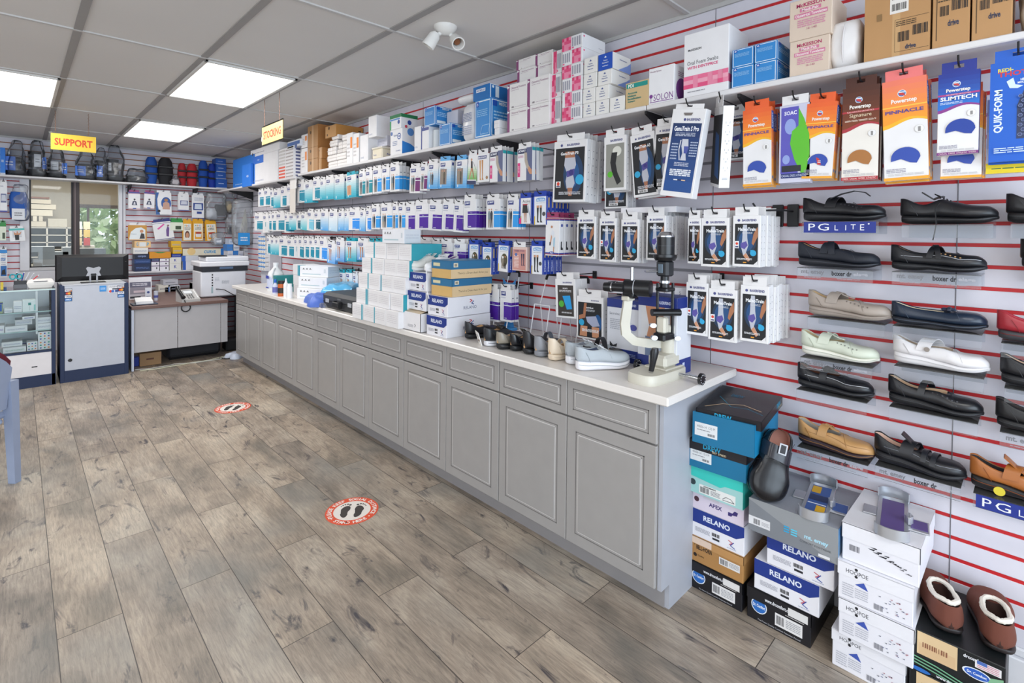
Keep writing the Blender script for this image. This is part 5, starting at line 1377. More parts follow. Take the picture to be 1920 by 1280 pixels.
# ---------------------------------------------------------------- shoes
def lerp_tab(tab, t):
    for (a, x), (b, y) in zip(tab, tab[1:]):
        if t <= b:
            u = (t - a) / (b - a); u = u * u * (3 - 2 * u)
            return x + (y - x) * u
    return tab[-1][1]
def make_shoe(name, L=.27, W=.095, up='#1b1c22', sole='#17181c', lining='#c49a6c', open_to=.46, heel=.028, arch=.0, back_h=.066, side_h=.04, throat_h=.053, toe_h=.045, rough=.38,
              straps=(), laces=0, sole_th=.018, flare=1.03, stripe=None, ornament=None, toe_pt=.0, thick_toe=.0, stitch=None, studs=None, mule=False, fleece=None, sole2=None, tongue=False, tbar=False, arch_h=.056):
    e = bpy.data.objects.new(name, None); COL.objects.link(e); e.empty_display_size = .1
    wt = [(0, .30), (.04, .58), (.14, .72), (.32, .70), (.5, .80), (.68, 1.0), (.82, .95), (.92, .72 - toe_pt), (.97, .46 - toe_pt), (1, .16)]
    bot = [(0, .006), (.08, 0), (.3, 0), (.42, arch), (.56, arch * .4), (.66, 0), (.86, .002), (1, .014)]
    stp = [(0, heel + .004), (.3, heel), (.55, heel * .45 + sole_th * .55), (.75, sole_th), (1, sole_th + .006 + thick_toe)]
    ts = [0, .02, .05, .1, .17, .25, .33, .41, .48, .55, .63, .71, .79, .86, .92, .96, .985, 1]
    # sole
    m = MB(); rs = []
    for t in ts:
        w = lerp_tab(wt, t) * W / 2 * flare; b = lerp_tab(bot, t); s = lerp_tab(stp, t); x = t * L
        if t == 1: x += .002
        rs.append([(x, w * .8, b), (x, w * .95, b + (s - b) * .35), (x, w, s), (x, w * .5, s + .001), (x, -w * .5, s + .001), (x, -w, s), (x, -w * .95, b + (s - b) * .35), (x, -w * .8, b)])
    m.rings(rs, M(sole, .5))
    if sole2:
        for s_ in (-1, 1):
            m.tube([(t * L, s_ * lerp_tab(wt, t) * W / 2 * flare * .985, lerp_tab(bot, t) * .5 + lerp_tab(stp, t) * .5) for t in ts[1:-1]], .0016, sole2, 5)
    m.build('sole', e, True, 1)
    # upper
    top = [(0, back_h), (.04, back_h), (.16, side_h + (back_h - side_h) * .35), (.3, side_h), (open_to, throat_h), (open_to + .06, throat_h * .98), (open_to + .15, max(throat_h * .82, toe_h)), (.8, toe_h), (.92, toe_h * .86), (.985, toe_h * .52), (1, toe_h * .3)]
    up_m = M(up, rough); ln_m = M(lining, .8); m = MB(); rs = []
    iu, il = m.mi(up_m), m.mi(ln_m)
    for t in ts:
        w = lerp_tab(wt, t) * W / 2; s = lerp_tab(stp, t) - .003; h = s + lerp_tab(top, t); x = t * L
        o = .99
        if t <= open_to:
            inset = .80 if t < .1 else .74
            k = min(w * .16, .0045)
            half = [(w * o, s), (w * 1.02, s + (h - s) * .35), (w * .96, s + (h - s) * .7), (w * inset + k * .5, h), (w * inset - k, h - .001), (w * .72 - k, s + (h - s) * .5), (w * .66, s + .006), (w * .2, s + .005)]
            xo = x - (.004 if t == 0 else 0)
        else:
            f = (t - open_to)
            hh = h - s
            half = [(w * o, s), (w * 1.02, s + hh * .38), (w * .93, s + hh * .68), (w * .74, s + hh * .88), (w * .52, s + hh * .96), (w * .34, s + hh * .99), (w * .18, s + hh), (w * .06, s + hh)]
            xo = x
        rs.append([(xo, y, z) for y, z in half] + [(xo, -y, z) for y, z in reversed(half)])
    n = 16; vs = [p for r in rs for p in r]
    base = len(m.v); m.v += vs
    for i in range(len(rs) - 1):
        for j in range(n):
            k = (j + 1) % n
            m.f.append((base + i * n + j, base + i * n + k, base + (i + 1) * n + k, base + (i + 1) * n + j))
            inner = 4 <= j <= 10 and ts[i] < open_to - 1e-6
            m.i.append(il if inner else iu)
    # heel counter and toe closure
    for j in range(8):
        a, b = j, n - 1 - j
        if j < 7:
            m.f.append((base + a, base + b, base + b - 1, base + a + 1)); m.i.append(il if j >= 4 else iu)
            q = base + (len(rs) - 1) * n
            m.f.append((q + a + 1, q + b - 1, q + b, q + a)); m.i.append(iu)
    # throat wall is the bridging quads between open and closed stations
    m.build('upper', e, True, 1)
    def surf(t, a, off=.002):
        """point over the shoe at station t, a in -1..1 across"""
        w = lerp_tab(wt, t) * W / 2; s = lerp_tab(stp, t); h = lerp_tab(top, t)
        if t <= open_to: h = arch_h
        th = a * PI / 2
        return Vector((t * L, math.sin(th) * (w * 1.0 + off), s + (h + off) * math.cos(th) ** .6 if abs(a) < 1 else s + .01))
    for (t0, t1, wd, col, lift) in straps:
        wd *= 1.25
        m = MB(); pts = []
        for k in range(-7, 8):
            a = k / 8; t = t0 + (t1 - t0) * (a + 1) / 2
            p = surf(t, a, .003); p.z += lift * math.cos(a * PI / 2); pts.append(p)
        m.band(pts, (1, 0, 0), wd, .003, M(col, rough)); m.build('strap', e, True)
    if tbar:
        t0, t1 = straps[0][0], straps[0][1]; tm = (t0 + t1) / 2; p = surf(tm, 0, .002); p.z += straps[0][4]; q_ = surf(open_to + .05, 0, .001); k_ = surf(open_to + .001, 0, .002)
        m = MB(); m.band([p + Vector((-.004, 0, .004)), p + Vector((.008, 0, .001)), (p + k_) / 2, k_, q_], (0, 1, 0), .016, .003, up_m); m.build('instep_bar', e, True)
    if laces:
        m = MB(); lc = '#17171b' if laces < 9 else '#d9dde2'
        for k in range(4):
            t = open_to + .03 + k * .035; p0 = surf(t, .3, .001); p1 = surf(t + .012, 0, .001); p2 = surf(t + .02, -.3, .001)
            m.tube([p0, p1, p2], .0022, lc, 5)
        c = surf(open_to + .03, 0, .001)
        for s_ in (-1, 1): m.tube([c, c + Vector((-.01, s_ * .02, .008)), c + Vector((.006, s_ * .032, -.002)), c + Vector((.012, s_ * .012, 0))], .0018, lc, 5)
        m.build('laces', e, True)
    if tongue:
        m = MB(); m.band([surf(open_to + .04, 0, .001), surf(open_to - .03, 0, .004), surf(open_to - .1, 0, .006) + Vector((0, 0, .012)), surf(open_to - .15, 0, .006) + Vector((0, 0, .022))], (0, 1, 0), .04, .004, up_m); m.build('tongue', e, True)
    if not fleece:
        m = MB(); c_ = tuple(min(255, int(up[i:i + 2], 16) + (34 if int(up[1:3], 16) < 90 else -36)) for i in (1, 3, 5)); c_ = '#%02x%02x%02x' % tuple(max(0, q) for q in c_)
        tv = open_to + .1
        m.tube([surf(tv + .10 * abs(a), a, .0004) for a in [k / 8 for k in range(-7, 8)]], .0009, c_, 4)
        for s_ in (-1, 1):
            w1 = lambda t, f: Vector((t * L, s_ * lerp_tab(wt, t) * W / 2 * 1.015, lerp_tab(stp, t) + f * lerp_tab(top, t)))
            m.tube([w1(.2, .02), w1(.17, .35), w1(.12, .7)], .0009, c_, 4)
            m.tube([Vector((t * L, s_ * lerp_tab(wt, t) * W / 2 * flare * 1.0, lerp_tab(bot, t) * .35 + lerp_tab(stp, t) * .65)) for t in ts[1:-1]], .0011, c_, 4)
        m.build('seams', e, True)
    if ornament:
        m = MB(); p = surf(open_to + .06, 0, .004)
        if ornament == 'knot': m.T = Matrix.Translation(p); m.bx(-.02, -.012, -.004, .02, .012, .006, '#27344c', .004); m.bx(-.006, -.02, -.006, .008, .02, .009, '#1d2638', .004)
        elif ornament == 'snap': p = surf(open_to - .18, -.8, .008); m.cyl(p, p + Vector((0, -.003, .001)), .008, '#8a8078', n=14)
        elif ornament == 'tag': p = Vector((.07 * 1, -W * .36, .013)); m.cyl(p, p + Vector((0, -.004, 0)), .014, '#d8c63a', n=18)
        elif ornament == 'buckle': p = surf(open_to - .06, .1, .012); m.T = Matrix.Translation(p); m.bx(-.02, -.014, 0, .02, .014, .004, '#b9bcc2', .001); m.bx(-.015, -.009, .001, .015, .009, .0046, '#1a1b22')
        m.build('ornament', e)
    if stitch:
        m = MB()
        for s_ in (-1, 1):
            m.tube([surf(t, s_ * .72, .0014) for t in (.42, .5, .58, .66, .74, .82, .9, .95)] + ([surf(.955, 0, .0012)] if s_ > 0 else []), .0008, stitch, 4)
            if up != sole: pass
            w_ = [surf(t, s_ * .84, .0014) for t in (.12, .2, .28, .36)]; m.tube(w_, .0007, stitch, 4)
        m.build('stitching', e)
    if studs:
        m = MB()
        for k in range(6):
            for s_ in (-1, 1):
                p = surf(.5 + k * .05, s_ * .62, .0006); m.cyl(p, p + Vector((0, s_ * .0012, .0008)), .0026, studs, n=8)
        m.build('perforations', e)
    if fleece:
        m = MB(); r = random.Random(3); pts = []
        for k in range(49):
            a = 2 * PI * k / 48; t = open_to * .54 + math.cos(a) * open_to * .5
            w = lerp_tab(wt, max(.03, t)) * W / 2 * .74; s = lerp_tab(stp, t); h = lerp_tab(top, t)
            pts.append(Vector((t * L, math.sin(a) * w, s + h + .001)))
        m.tube(pts, [.0062 + .0022 * r.random() for _ in pts], M(fleece, .95, 0, .05, 200), 7, False); m.build('fleece_trim', e, True)
    return e
def shoe(e, loc, rz, lab, grp, rot=None):
    put(e, loc, rz, rot); return tag(e, lab, 'shoe', grp)

# acrylic display shelves and shoes on the slat wall
BK = '#17181d'
GS = 'display shoes on acrylic shelves'
# label, heel px, bottom px at heel, toe px, bottom px at toe, options
S_ = [
 ('black leather shoe with an open lifted strap over the white-lettered blue sign', 1507, 416, 1661, 412, dict(up=BK, sole='#15161a', straps=((.36, .46, .03, BK, .006),), open_to=.52, heel=.03, studs='#3a3a40'  ), 'band'),
 ('black lace-up shoe with a hanging lace', 1690, 422, 1858, 416, dict(up=BK, sole='#121317', laces=1, tongue=True, throat_h=.07, open_to=.38, heel=.026), ''),
 ('black lace-up shoe cut by the picture edge in the top shoe row', 1888, 420, 2080, 414, dict(up=BK, sole='#121317', laces=1, tongue=True, open_to=.36, heel=.03), ''),
 ('dark navy mary jane shoe with a crossed strap, second shoe row', 1498, 502, 1650, 500, dict(up='#151a26', sole='#171a22', straps=((.34, .46, .022, '#171c28', .008), (.46, .36, .018, '#171c28', .012)), open_to=.55, heel=.032, rough=.6), 'print'),
 ('black cut-out shoe with white stitching, second shoe row', 1672, 509, 1838, 508, dict(up='#14161c', sole='#14161b', straps=((.42, .56, .014, '#14161c', .006), (.54, .42, .012, '#14161c', .01)), open_to=.6, heel=.026, stitch='#c9ccd4', studs='#b08c62', arch=.006), 'print'),
 ('dark shoe cut by the picture edge in the second shoe row', 1915, 505, 2090, 505, dict(up='#1b1a1a', sole='#14161b', open_to=.5), 'print'),
 ('taupe T-strap shoe in the third shoe row', 1517, 588, 1672, 604, dict(up='#a2968c', sole='#9c9087', lining='#c8a878', straps=((.3, .42, .03, '#a0958c', .005),), tbar=True, open_to=.52, heel=.032, studs='#6f655e', rough=.5), ''),
 ('navy textured loafer with a knot on the vamp', 1673, 604, 1837, 620, dict(up='#1d2a3c', sole='#161a24', lining='#d8cbb0', open_to=.55, heel=.022, ornament='knot', side_h=.04, back_h=.056, throat_h=.04, arch=.004, rough=.3), ''),
 ('red slip-on shoe at the right edge of the picture', 1871, 634, 2060, 655, dict(up='#9c2430', sole='#3a3a3e', lining='#d83a5a', open_to=.45, heel=.028), ''),
 ('pale green T-strap shoe with a cream sole', 1504, 661, 1648, 684, dict(up='#cdd3c2', sole='#e3e1d6', lining='#c9b48c', straps=((.3, .42, .03, '#cdd3c2', .005),), tbar=True, open_to=.52, heel=.032, studs='#7d8078', ornament=None, rough=.45), 'print'),
 ('white wedge mary jane with a snap on its strap', 1676, 676, 1832, 700, dict(up='#e2dfe0', sole='#dedbdc', lining='#b9a48e', straps=((.32, .5, .03, '#e2dfe0', .008),), open_to=.56, heel=.034, ornament='snap', rough=.4), ''),
 ('black slip-on shoe at the right edge, fourth shoe row', 1877, 715, 2060, 745, dict(up=BK, sole='#15161a', lining='#d8b89c', open_to=.48, heel=.03), ''),
 ('black T-strap moccasin with white edge stitching', 1497, 720, 1638, 748, dict(up='#16171d', sole='#16171b', lining='#6a3f2c', straps=((.36, .44, .02, '#16171d', .007),), tbar=True, open_to=.5, heel=.026, stitch='#d6d8de', rough=.35), ''),
 ('black perforated mary jane with a low wedge', 1667, 752, 1828, 781, dict(up='#17181d', sole='#141519', lining='#c8a888', straps=((.36, .48, .016, '#17181d', .008),), open_to=.56, heel=.032, studs='#4a4b52', rough=.3), ''),
 ('black slip-on shoe at the right edge, fifth shoe row', 1868, 795, 2060, 835, dict(up='#19191c', sole='#17171a', lining='#3a3230', open_to=.42, heel=.026), 'print'),
 ('tan leather T-strap shoe with a dark brown sole', 1498, 828, 1640, 861, dict(up='#b98d5a', sole='#2f2028', lining='#9c9890', straps=((.34, .42, .024, '#b98d5a', .004),), tbar=True, open_to=.5, heel=.03, stitch='#a0764a', rough=.42), 'print'),
 ('black velcro strap shoe with grey stitching, lowest shoe row', 1641, 862, 1810, 900, dict(up='#17181d', sole='#15161b', lining='#dcb8a4', straps=((.36, .48, .03, '#1b1c22', .006), (.56, .6, .012, '#22242a', .002), (.66, .7, .012, '#22242a', .002)), open_to=.46, heel=.034, stitch='#8a8e98', tongue=True), 'print'),
 ('brown and black strap shoe with a yellow dot on the sole', 1820, 905, 2000, 958, dict(up='#a5622c', sole='#1c1a1c', lining='#2a2426', straps=((.36, .48, .03, '#a5622c', .006),), open_to=.46, heel=.036, ornament='tag', tongue=True), 'bandpg'),
]
SH = ((0.66, 1.563, 0.388), (0.342, 1.55, 0.106), (0.068, 1.551, -0.147), (0.675, 1.383, 0.402), (0.367, 1.385, 0.129), (0.033, 1.409, -0.159), (0.634, 1.191, 0.364), (0.362, 1.193, 0.126), (0.083, 1.176, -0.133), (0.657, 1.028, 0.399), (0.355, 1.052, 0.131), (0.073, 1.035, -0.136), (0.669, 0.897, 0.413), (0.367, 0.903, 0.133), (0.081, 0.894, -0.138), (0.663, 0.668, 0.406), (0.405, 0.679, 0.153), (0.14, 0.677, -0.078))
for (lab, _a, _b, _c, _d, opt, lip), (yh, zb, yt) in zip(S_, SH):
    L = min(.285, max(.255, yh - yt))
    zb = float(zb) - .002
    sh = make_shoe('display_shoe', L=L, W=.094, **opt)
    shoe(sh, (2.295, yh, zb + .001), -PI / 2 + rnd.uniform(-.02, .02), lab, GS)
    # acrylic ledge
    e = empty('acrylic_shelf', (2.385, yh - L / 2, zb - .002), 'clear acrylic ledge under the ' + ' '.join(lab.split()[:9]), 'display shelf', 'clear acrylic shoe ledges')
    m = MB(); w = L * .92
    m.bx(-.15, -w / 2, -.003, 0, w / 2, 0, ACRYL); m.bx(-.153, -w / 2, -.045, -.15, w / 2, 0, ACRYL); m.bx(-.004, -w / 2, -.045, 0, w / 2, .02, ACRYL)
    m.build('ledge', e)
    if lip == 'print':
        m = MB(); f = Fr(m, (-.1535, w / 2, -.045), (0, -1, 0), (0, 0, 1), w, .045)
        f.t('mt. emey', .06, .38, .38, .82, '#77787e', True, True); f.t('boxer dr', .48, .42, .74, .82, '#26272c', True, True); f.t('elage', .76, .42, .94, .78, '#a9aab2', True, True); f.lines(.1, .12, .34, .24, 1, '#9a9aa2'); f.lines(.55, .12, .85, .24, 1, '#9a9aa2'); m.build('printed_strip', e)
    elif lip:
        m = MB(); w2 = w * .94; m.bx(-.1575, -w2 / 2, -.042, -.155, w2 / 2, -.001, '#1c2f86'); f = Fr(m, (-.1575, w2 / 2, -.042), (0, -1, 0), (0, 0, 1), w2, .041)
        f.t('P', .07, .2, .17, .85, '#e6e8f0', fit=True); f.t('G', .21, .2, .37, .85, '#e6e8f0', fit=True)
        for ch, a in (('L', .43), ('I', .56), ('T', .66), ('E', .78)): f.t(ch, a, .22 + (.08 if ch == 'T' else 0), a + .09, .7 + (.06 if ch in 'TE' else 0), '#e6e8f0')
        f.e(.91, .8, .012, '#e6e8f0'); m.build('blue_sign', e)
# hanging lace of the black lace-up
o = bpy.data.objects['display_shoe.001']
m = MB(); m.tube([(.11, -.046, .07), (.10, -.056, .05), (.104, -.058, .0), (.10, -.055, -.03), (.096, -.056, -.056)], .0018, '#15161a', 5); m.build('loose_lace', o, True)
m = MB(); m.band([(.10, -.03, .085), (.13, .0, .105), (.17, .01, .115), (.205, .01, .108), (.22, .012, .094)], (0, 1, 0), .02, .003, M('#1b1c21', .5)); m.build('loose_strap', bpy.data.objects['display_shoe'], True)

# shoes standing on the worktop
ZT = .8882
GW = 'shoes lined up on the worktop'
def P3(x, y, z=ZT): return (x, y, z)
WS = ((1.857, 2.294), (1.812, 2.073), (1.812, 1.971), (1.839, 1.898), (1.841, 1.802), (1.844, 1.724), (1.84, 1.628), (1.847, 1.528), (1.878, 1.448), (1.821, 1.354))
WO = [
 ('black slip-on shoe beside the lowest white shoe box', dict(up=BK, sole='#131417', L=.26, back_h=.075), -.12),
 ('black knit sneaker with a white sole and a paper tag', dict(up='#26272b', sole='#e3e3e8', laces=1, tongue=True, L=.26, back_h=.075, side_h=.06, throat_h=.075, open_to=.4), -.1),
 ('bronze metallic shoe with a black sole', dict(up='#8f877a', sole='#191a1d', rough=.25, L=.25, heel=.03), -.1),
 ('small black laced shoe with a ruffled heel', dict(up='#1a1b1f', sole='#131417', L=.23, W=.08, rough=.2, laces=1, tongue=True), -.1),
 ('tall-backed black shoe with a brown lining', dict(up='#1d1c20', sole='#17171a', L=.25, back_h=.095), -.1),
 ('grey shoe with a grey strap loop', dict(up='#8a8c92', sole='#85878d', L=.25, back_h=.08, straps=((.3, .36, .02, '#4a4e58', .03),)), -.08),
 ('beige shoe with a rounded heel', dict(up='#e0cfb8', sole='#dccab2', L=.25, back_h=.085, straps=((.3, .36, .02, '#d9c9b0', .012),)), -.08),
 ('light grey sneaker with a white sole, farther of the two', dict(up='#a9b0b6', sole='#e9e9ee', lining='#6f7480', L=.27, W=.1, heel=.038, sole_th=.032, back_h=.07, side_h=.055, throat_h=.066, toe_h=.046, open_to=.4, laces=9, rough=.85), -.25),
 ('black shoe with a tan lining and open strap between the grey sneakers', dict(up='#1d1c20', sole='#26262a', lining='#c08a52', L=.27, back_h=.07, open_to=.56, straps=((.36, .42, .024, '#1d1c20', .04),)), -.14),
 ('light grey sneaker with a white sole, nearer of the two', dict(up='#b0b7bd', sole='#ecebf0', lining='#3a4560', L=.262, W=.1, heel=.04, sole_th=.032, back_h=.07, side_h=.055, throat_h=.066, toe_h=.046, open_to=.4, laces=9, rough=.85), -.5),
]
for (x, y), (lab, opt, rz) in zip(WS, WO):
    opt = dict(opt); sh = make_shoe('shoe', **opt)
    if 'nearer' in lab: x, y = 1.80, 1.435
    shoe(sh, (x + .005, y, ZT), rz, lab, GW)

# ---------------------------------------------------------------- shoe box stacks on the worktop
GB = 'shoe boxes on the worktop'
def ybox(k, xl, xr, X, z, h, d, lab, lid=.34, rz=0, grp=GB): shoe_box(k, X, (xl + xr) / 2, z, abs(xl - xr), h, d, lab, rz, lid, grp=grp)
q = ((2.476, 0.993, 0.216, 0.124), (2.502, 1.13, 0.197, 0.125), (2.512, 1.227, 0.18, 0.1), (2.508, 1.33, 0.18, 0.1), (2.767, 1.231, 0.206, 0.136), (2.757, 1.116, 0.224, 0.142), (2.742, 1.001, 0.232, 0.138))
w = .2
y0 = q[0][0]
shoe_box('relano_side', 1.785, y0, ZT, w, .118, .34, 'white shoe box with a blue flap, lowest of the right worktop stack', lid=0, grp=GB)
shoe_box('relano_side', 1.80, y0 + .01, ZT + .119, w, .118, .33, 'white shoe box with a blue flap, second in the right worktop stack', lid=0, grp=GB)
shoe_box('drew_tan', 1.82, y0 + .005, ZT + .238, w * .97, .105, .32, 'tan shoe box with a teal lid, lower of two', lid=.42, rz=.04, grp=GB)
shoe_box('drew_tan', 1.82, y0 + .0, ZT + .345, w * .97, .105, .32, 'tan shoe box with a teal lid, top of the right worktop stack', lid=.48, rz=-.02, grp=GB)
y1 = y0 + .215
m = MB(); W_, D_, H_ = .2, .3, .115
for a in ((-D_ / 2, -W_ / 2, 0, -D_ / 2 + .003, W_ / 2, H_), (D_ / 2 - .003, -W_ / 2, 0, D_ / 2, W_ / 2, H_), (-D_ / 2, -W_ / 2, 0, D_ / 2, -W_ / 2 + .003, H_), (-D_ / 2, W_ / 2 - .003, 0, D_ / 2, W_ / 2, H_), (-D_ / 2, -W_ / 2, 0, D_ / 2, W_ / 2, .003)): m.bx(*a, '#e6e4e6')
F, S, T = frames(m, D_, W_, H_); sart('open_white', F, S, T, W_, H_, D_, m)
m.add([(-D_ / 2, -W_ / 2, H_), (-D_ / 2, W_ / 2, H_), (-D_ / 2 + .05, W_ / 2, H_ + .012), (-D_ / 2 + .05, -W_ / 2, H_ + .012)], [(0, 1, 2, 3)], '#c9b79c')
tag(put(m.build('shoe_box'), (1.77 + D_ / 2, y1 + .03, ZT)), 'plain white open shoe box at the bottom of the left worktop stack', 'shoe box', GB)
shoe_box('relano', 1.80, y1 + .02, ZT + .129, w, .118, .32, 'white shoe box with a blue flap under the box carrying white shoes', lid=0, grp=GB)
shoe_box('relano', 1.81, y1 + .02, ZT + .249, w, .115, .32, 'white shoe box with a blue flap carrying two white shoes', lid=0, grp=GB)
zt = ZT + .365
s1 = make_shoe('shoe', L=.27, up='#e2e2dc', sole='#e9e9ea', lining='#9a5a80', heel=.03, sole_th=.022, back_h=.07, side_h=.055, throat_h=.08, laces=9, tongue=True)
shoe(s1, (2.08, y1 + .08, zt), PI - .2, 'white laced shoe on the stacked boxes, farther of the pair', GW)
s2 = make_shoe('shoe', L=.27, up='#e8e8ea', sole='#f0f0f2', lining='#8a6a9a', heel=.03, sole_th=.022, back_h=.07, side_h=.055, throat_h=.08, laces=9, tongue=True)
shoe(s2, (2.08, y1 - .03, zt), PI + .1, 'white laced shoe on the stacked boxes, nearer of the pair', GW)
m = MB(); m.tube([(-.155, 0, 0), (-.165, -.02, .01), (-.17, -.03, -.05), (-.168, -.03, -.12), (-.165, -.05, -.17)], .0028, '#e8e8ea', 5); 
tag(put(m.build('shoelace', None, True), (1.955, y0 + .135, zt + .02)), 'loose white shoelace hanging beside the tan shoe boxes', 'shoelace')

# wall of white glove cartons with teal ends
rows = [(0, [0, 0, 1, 0]), (1, [0, 1, 0, 0]), (2, [0, 0, 1, 1]), (3, [0, 0, 0, 1]), (4, [0, 0, 0, 1])]
ya, yb_ = 3.42, 2.80; hh = .108
gi = 0
for (j, flags) in rows:
    n = 4; W1 = (ya - yb_) / n
    for i in range(n):
        m = MB(); w1 = W1 - .002; d1 = .24
        m.bx(-d1 / 2, -w1 / 2, 0, d1 / 2, w1 / 2, hh - .001, '#e7e5e6', .0015); F, S, T = frames(m, d1, w1, hh)
        F.lines(.1, .25, .9, .8, 5, '#d3cfd2', .3)
        F.r(.88 if i == 0 else .0, 0, 1.0 if i == 0 else .08, 1, '#3aa0b4') if (i == 0 or (flags[i] and i < 3)) else None
        S.r(0, 0, .12, 1, '#2f9fb0') if i == 3 and j in (3, 1) else None; S.lines(.3, .2, .9, .7, 4, '#c9c6c8', .3)
        if j == 4 and i == 3: S.r(0, 0, 1, 1, '#36a3b2'); T.r(0, 0, 1, 1, '#3aa8b4')
        o = m.build('glove_box'); put(o, (1.70 + .035 + j * .022 + d1 / 2 + rnd.uniform(-.004, .004), ya - W1 * (i + .5) + (.0 if j % 2 else .012), ZT + j * hh), rnd.uniform(-.012, .012))
        tag(o, 'white glove box, %s from the far side in the %s layer of the pile' % (nth(i + 1), ('bottom', 'second', 'third', 'fourth', 'top')[j]), 'glove box', 'white glove boxes piled on the worktop')
def aaa(x, y, z, rz, lab, h=.095, w=.24, d=.14):
    m = MB(); m.bx(-d / 2, -w / 2, 0, d / 2, w / 2, h, '#e9eaee', .002); F, S, T = frames(m, d, w, h)
    for k in range(3): F.p([(.1 + k * .12, .66), (.14 + k * .12, .84), (.18 + k * .12, .66), (.155 + k * .12, .66), (.14 + k * .12, .75), (.125 + k * .12, .66)], '#26262c')
    F.r(.1, .22, .75, .30, '#b5cbd2'); S.lines(.1, .3, .9, .7, 2, '#dcdde4'); F.r(.86, .4, .92, .75, '#cdd4da')
    tag(put(m.build('glove_box'), (x, y, z), rz), lab, 'glove box', 'flat white boxes with three black marks')
aaa(1.88, 3.02, ZT + 5 * hh + .001, .1, 'flat white box with three black marks on top of the white pile')
b = ((2.16, 5.287, 0.888),)[0]
for k, (dx, lab) in enumerate((('0', 'lowest of the far stack of three'), ('0', 'middle of the far stack of three'), ('0', 'top of the far stack of three'))):
    aaa(2.0 + .02 * k, 4.62 + .02 * k, ZT + k * .1, .45, 'flat white box with three black marks, ' + lab, h=.098, w=.32, d=.2)
for k in range(3):
    m = MB(); m.bx(-.1, -.1, 0, .1, .1, .098, '#e4e3e6', .002); F, S, T = frames(m, .2, .2, .098); S.r(0, 0, .3, 1, '#3aa0b4') if k == 2 else None; F.r(.8, 0, 1, 1, '#58a9c0') if k == 2 else None
    tag(put(m.build('glove_box'), (2.02, 4.93 + .01 * k, ZT + k * .099), -.1), ('lowest', 'middle', 'teal-banded top')[k] + ' white box left of the three-marked stack', 'glove box', 'white boxes behind the bottles')

# bottles and jugs
def bottle(prof, mat, x, y, lab, cap=None, capm='#dcdce0', label=None, labm=None, name='bottle', cat='bottle', n=24):
    e = empty(name, (x, y, ZT), lab, cat, 'bottles at the far end of the worktop')
    m = MB(); m.lathe(prof, mat, n); m.build('body', e, True)
    if label:
        r, a, b_ = label; m = MB(); m.rings([[(r * math.cos(2 * PI * k / 24), r * math.sin(2 * PI * k / 24), z) for k in range(24)] for z in (a, b_)], labm, False)
        m.build('label', e, True)
    if cap: m = MB(); m.lathe(cap, capm, 16); m.build('cap', e, True)
jug = [(0, 0), (.078, 0), (.082, .01), (.082, .15), (.07, .19), (.03, .235), (.024, .25), (.024, .262)]
ca = [(.0, .262), (.026, .262), (.026, .29), (0, .29)]
bottle(jug, M('#e6e8ea', .35), 1.824 + .10, 5.497, 'white gallon jug with a blue label, farthest on the worktop', ca, '#e4e6ea', (.0832, .035, .15), '#cdd3ea', 'jug', 'jug')
bottle(jug, M('#e2e6e8', .35), 2.10, 5.02, 'white gallon jug behind the teal box', ca, '#e4e6ea', None, None, 'jug', 'jug')
e = bpy.data.objects['jug']; m = MB(); F = Fr(m, (-.0845, .05, .0), (0, -1, 0), (0, 0, 1), .1, .26); F.r(.1, .5, .9, .62, '#2f3fa8'); F.r(.1, .12, .9, .17, '#2f3fa8'); m.build('blue_print', e)
for nm in ('jug', 'jug.001'):
    m = MB(); m.tube([(-.02, -.03, .235), (-.045, -.06, .22), (-.06, -.07, .18), (-.055, -.06, .14)], .01, M('#e6e8ea', .35), 8); m.build('handle', bpy.data.objects[nm], True)
m = MB(); m.bx(-.1, -.05, 0, .1, .05, .17, '#1f7d80', .003); F, S, T = frames(m, .2, .1, .17); F.r(.15, .15, .4, .32, '#cfd8d8'); S.lines(.3, .3, .7, .5, 3, '#3f9a9a')
tag(put(m.build('product_box'), (1.852 + .1, 5.292 + .03, ZT), -.1), 'teal box standing between the jugs and the small bottles', 'box')
px = ((1.832, 5.249, 0.888), (1.794, 5.0, 0.888), (1.802, 4.887, 0.888), (1.798, 4.787, 0.888))
bottle([(0, 0), (.025, 0), (.026, .07), (.02, .09), (.012, .1), (.012, .108)], M('#c9cfe6', .2), px[0][0], px[0][1], 'small clear bottle with a tall blue cap', [(0, .108), (.014, .108), (.011, .14), (0, .14)], '#1f5fc0', (.0265, .012, .065), '#6a6fb4')
bottle([(0, 0), (.034, 0), (.034, .105), (.031, .115), (.031, .118)], M('#c05a1c', .4), px[1][0] + .01, px[1][1], 'orange and black jar with a black lid', [(0, .118), (.033, .118), (.033, .145), (0, .145)], '#1b1b1f', (.0345, .03, .08), '#2a2420')
bottle([(0, 0), (.022, 0), (.022, .12), (.01, .14), (.01, .15)], M('#e6e6ea', .35), px[2][0], px[2][1], 'slim white bottle right of the orange jar', [(0, .15), (.008, .15), (.006, .175), (0, .175)], '#e6e6ea')
bottle([(0, 0), (.026, 0), (.026, .1), (.02, .112), (.02, .135), (0, .135)], M('#e6e6ea', .35), px[3][0], px[3][1], 'short white bottle beside the slim one')

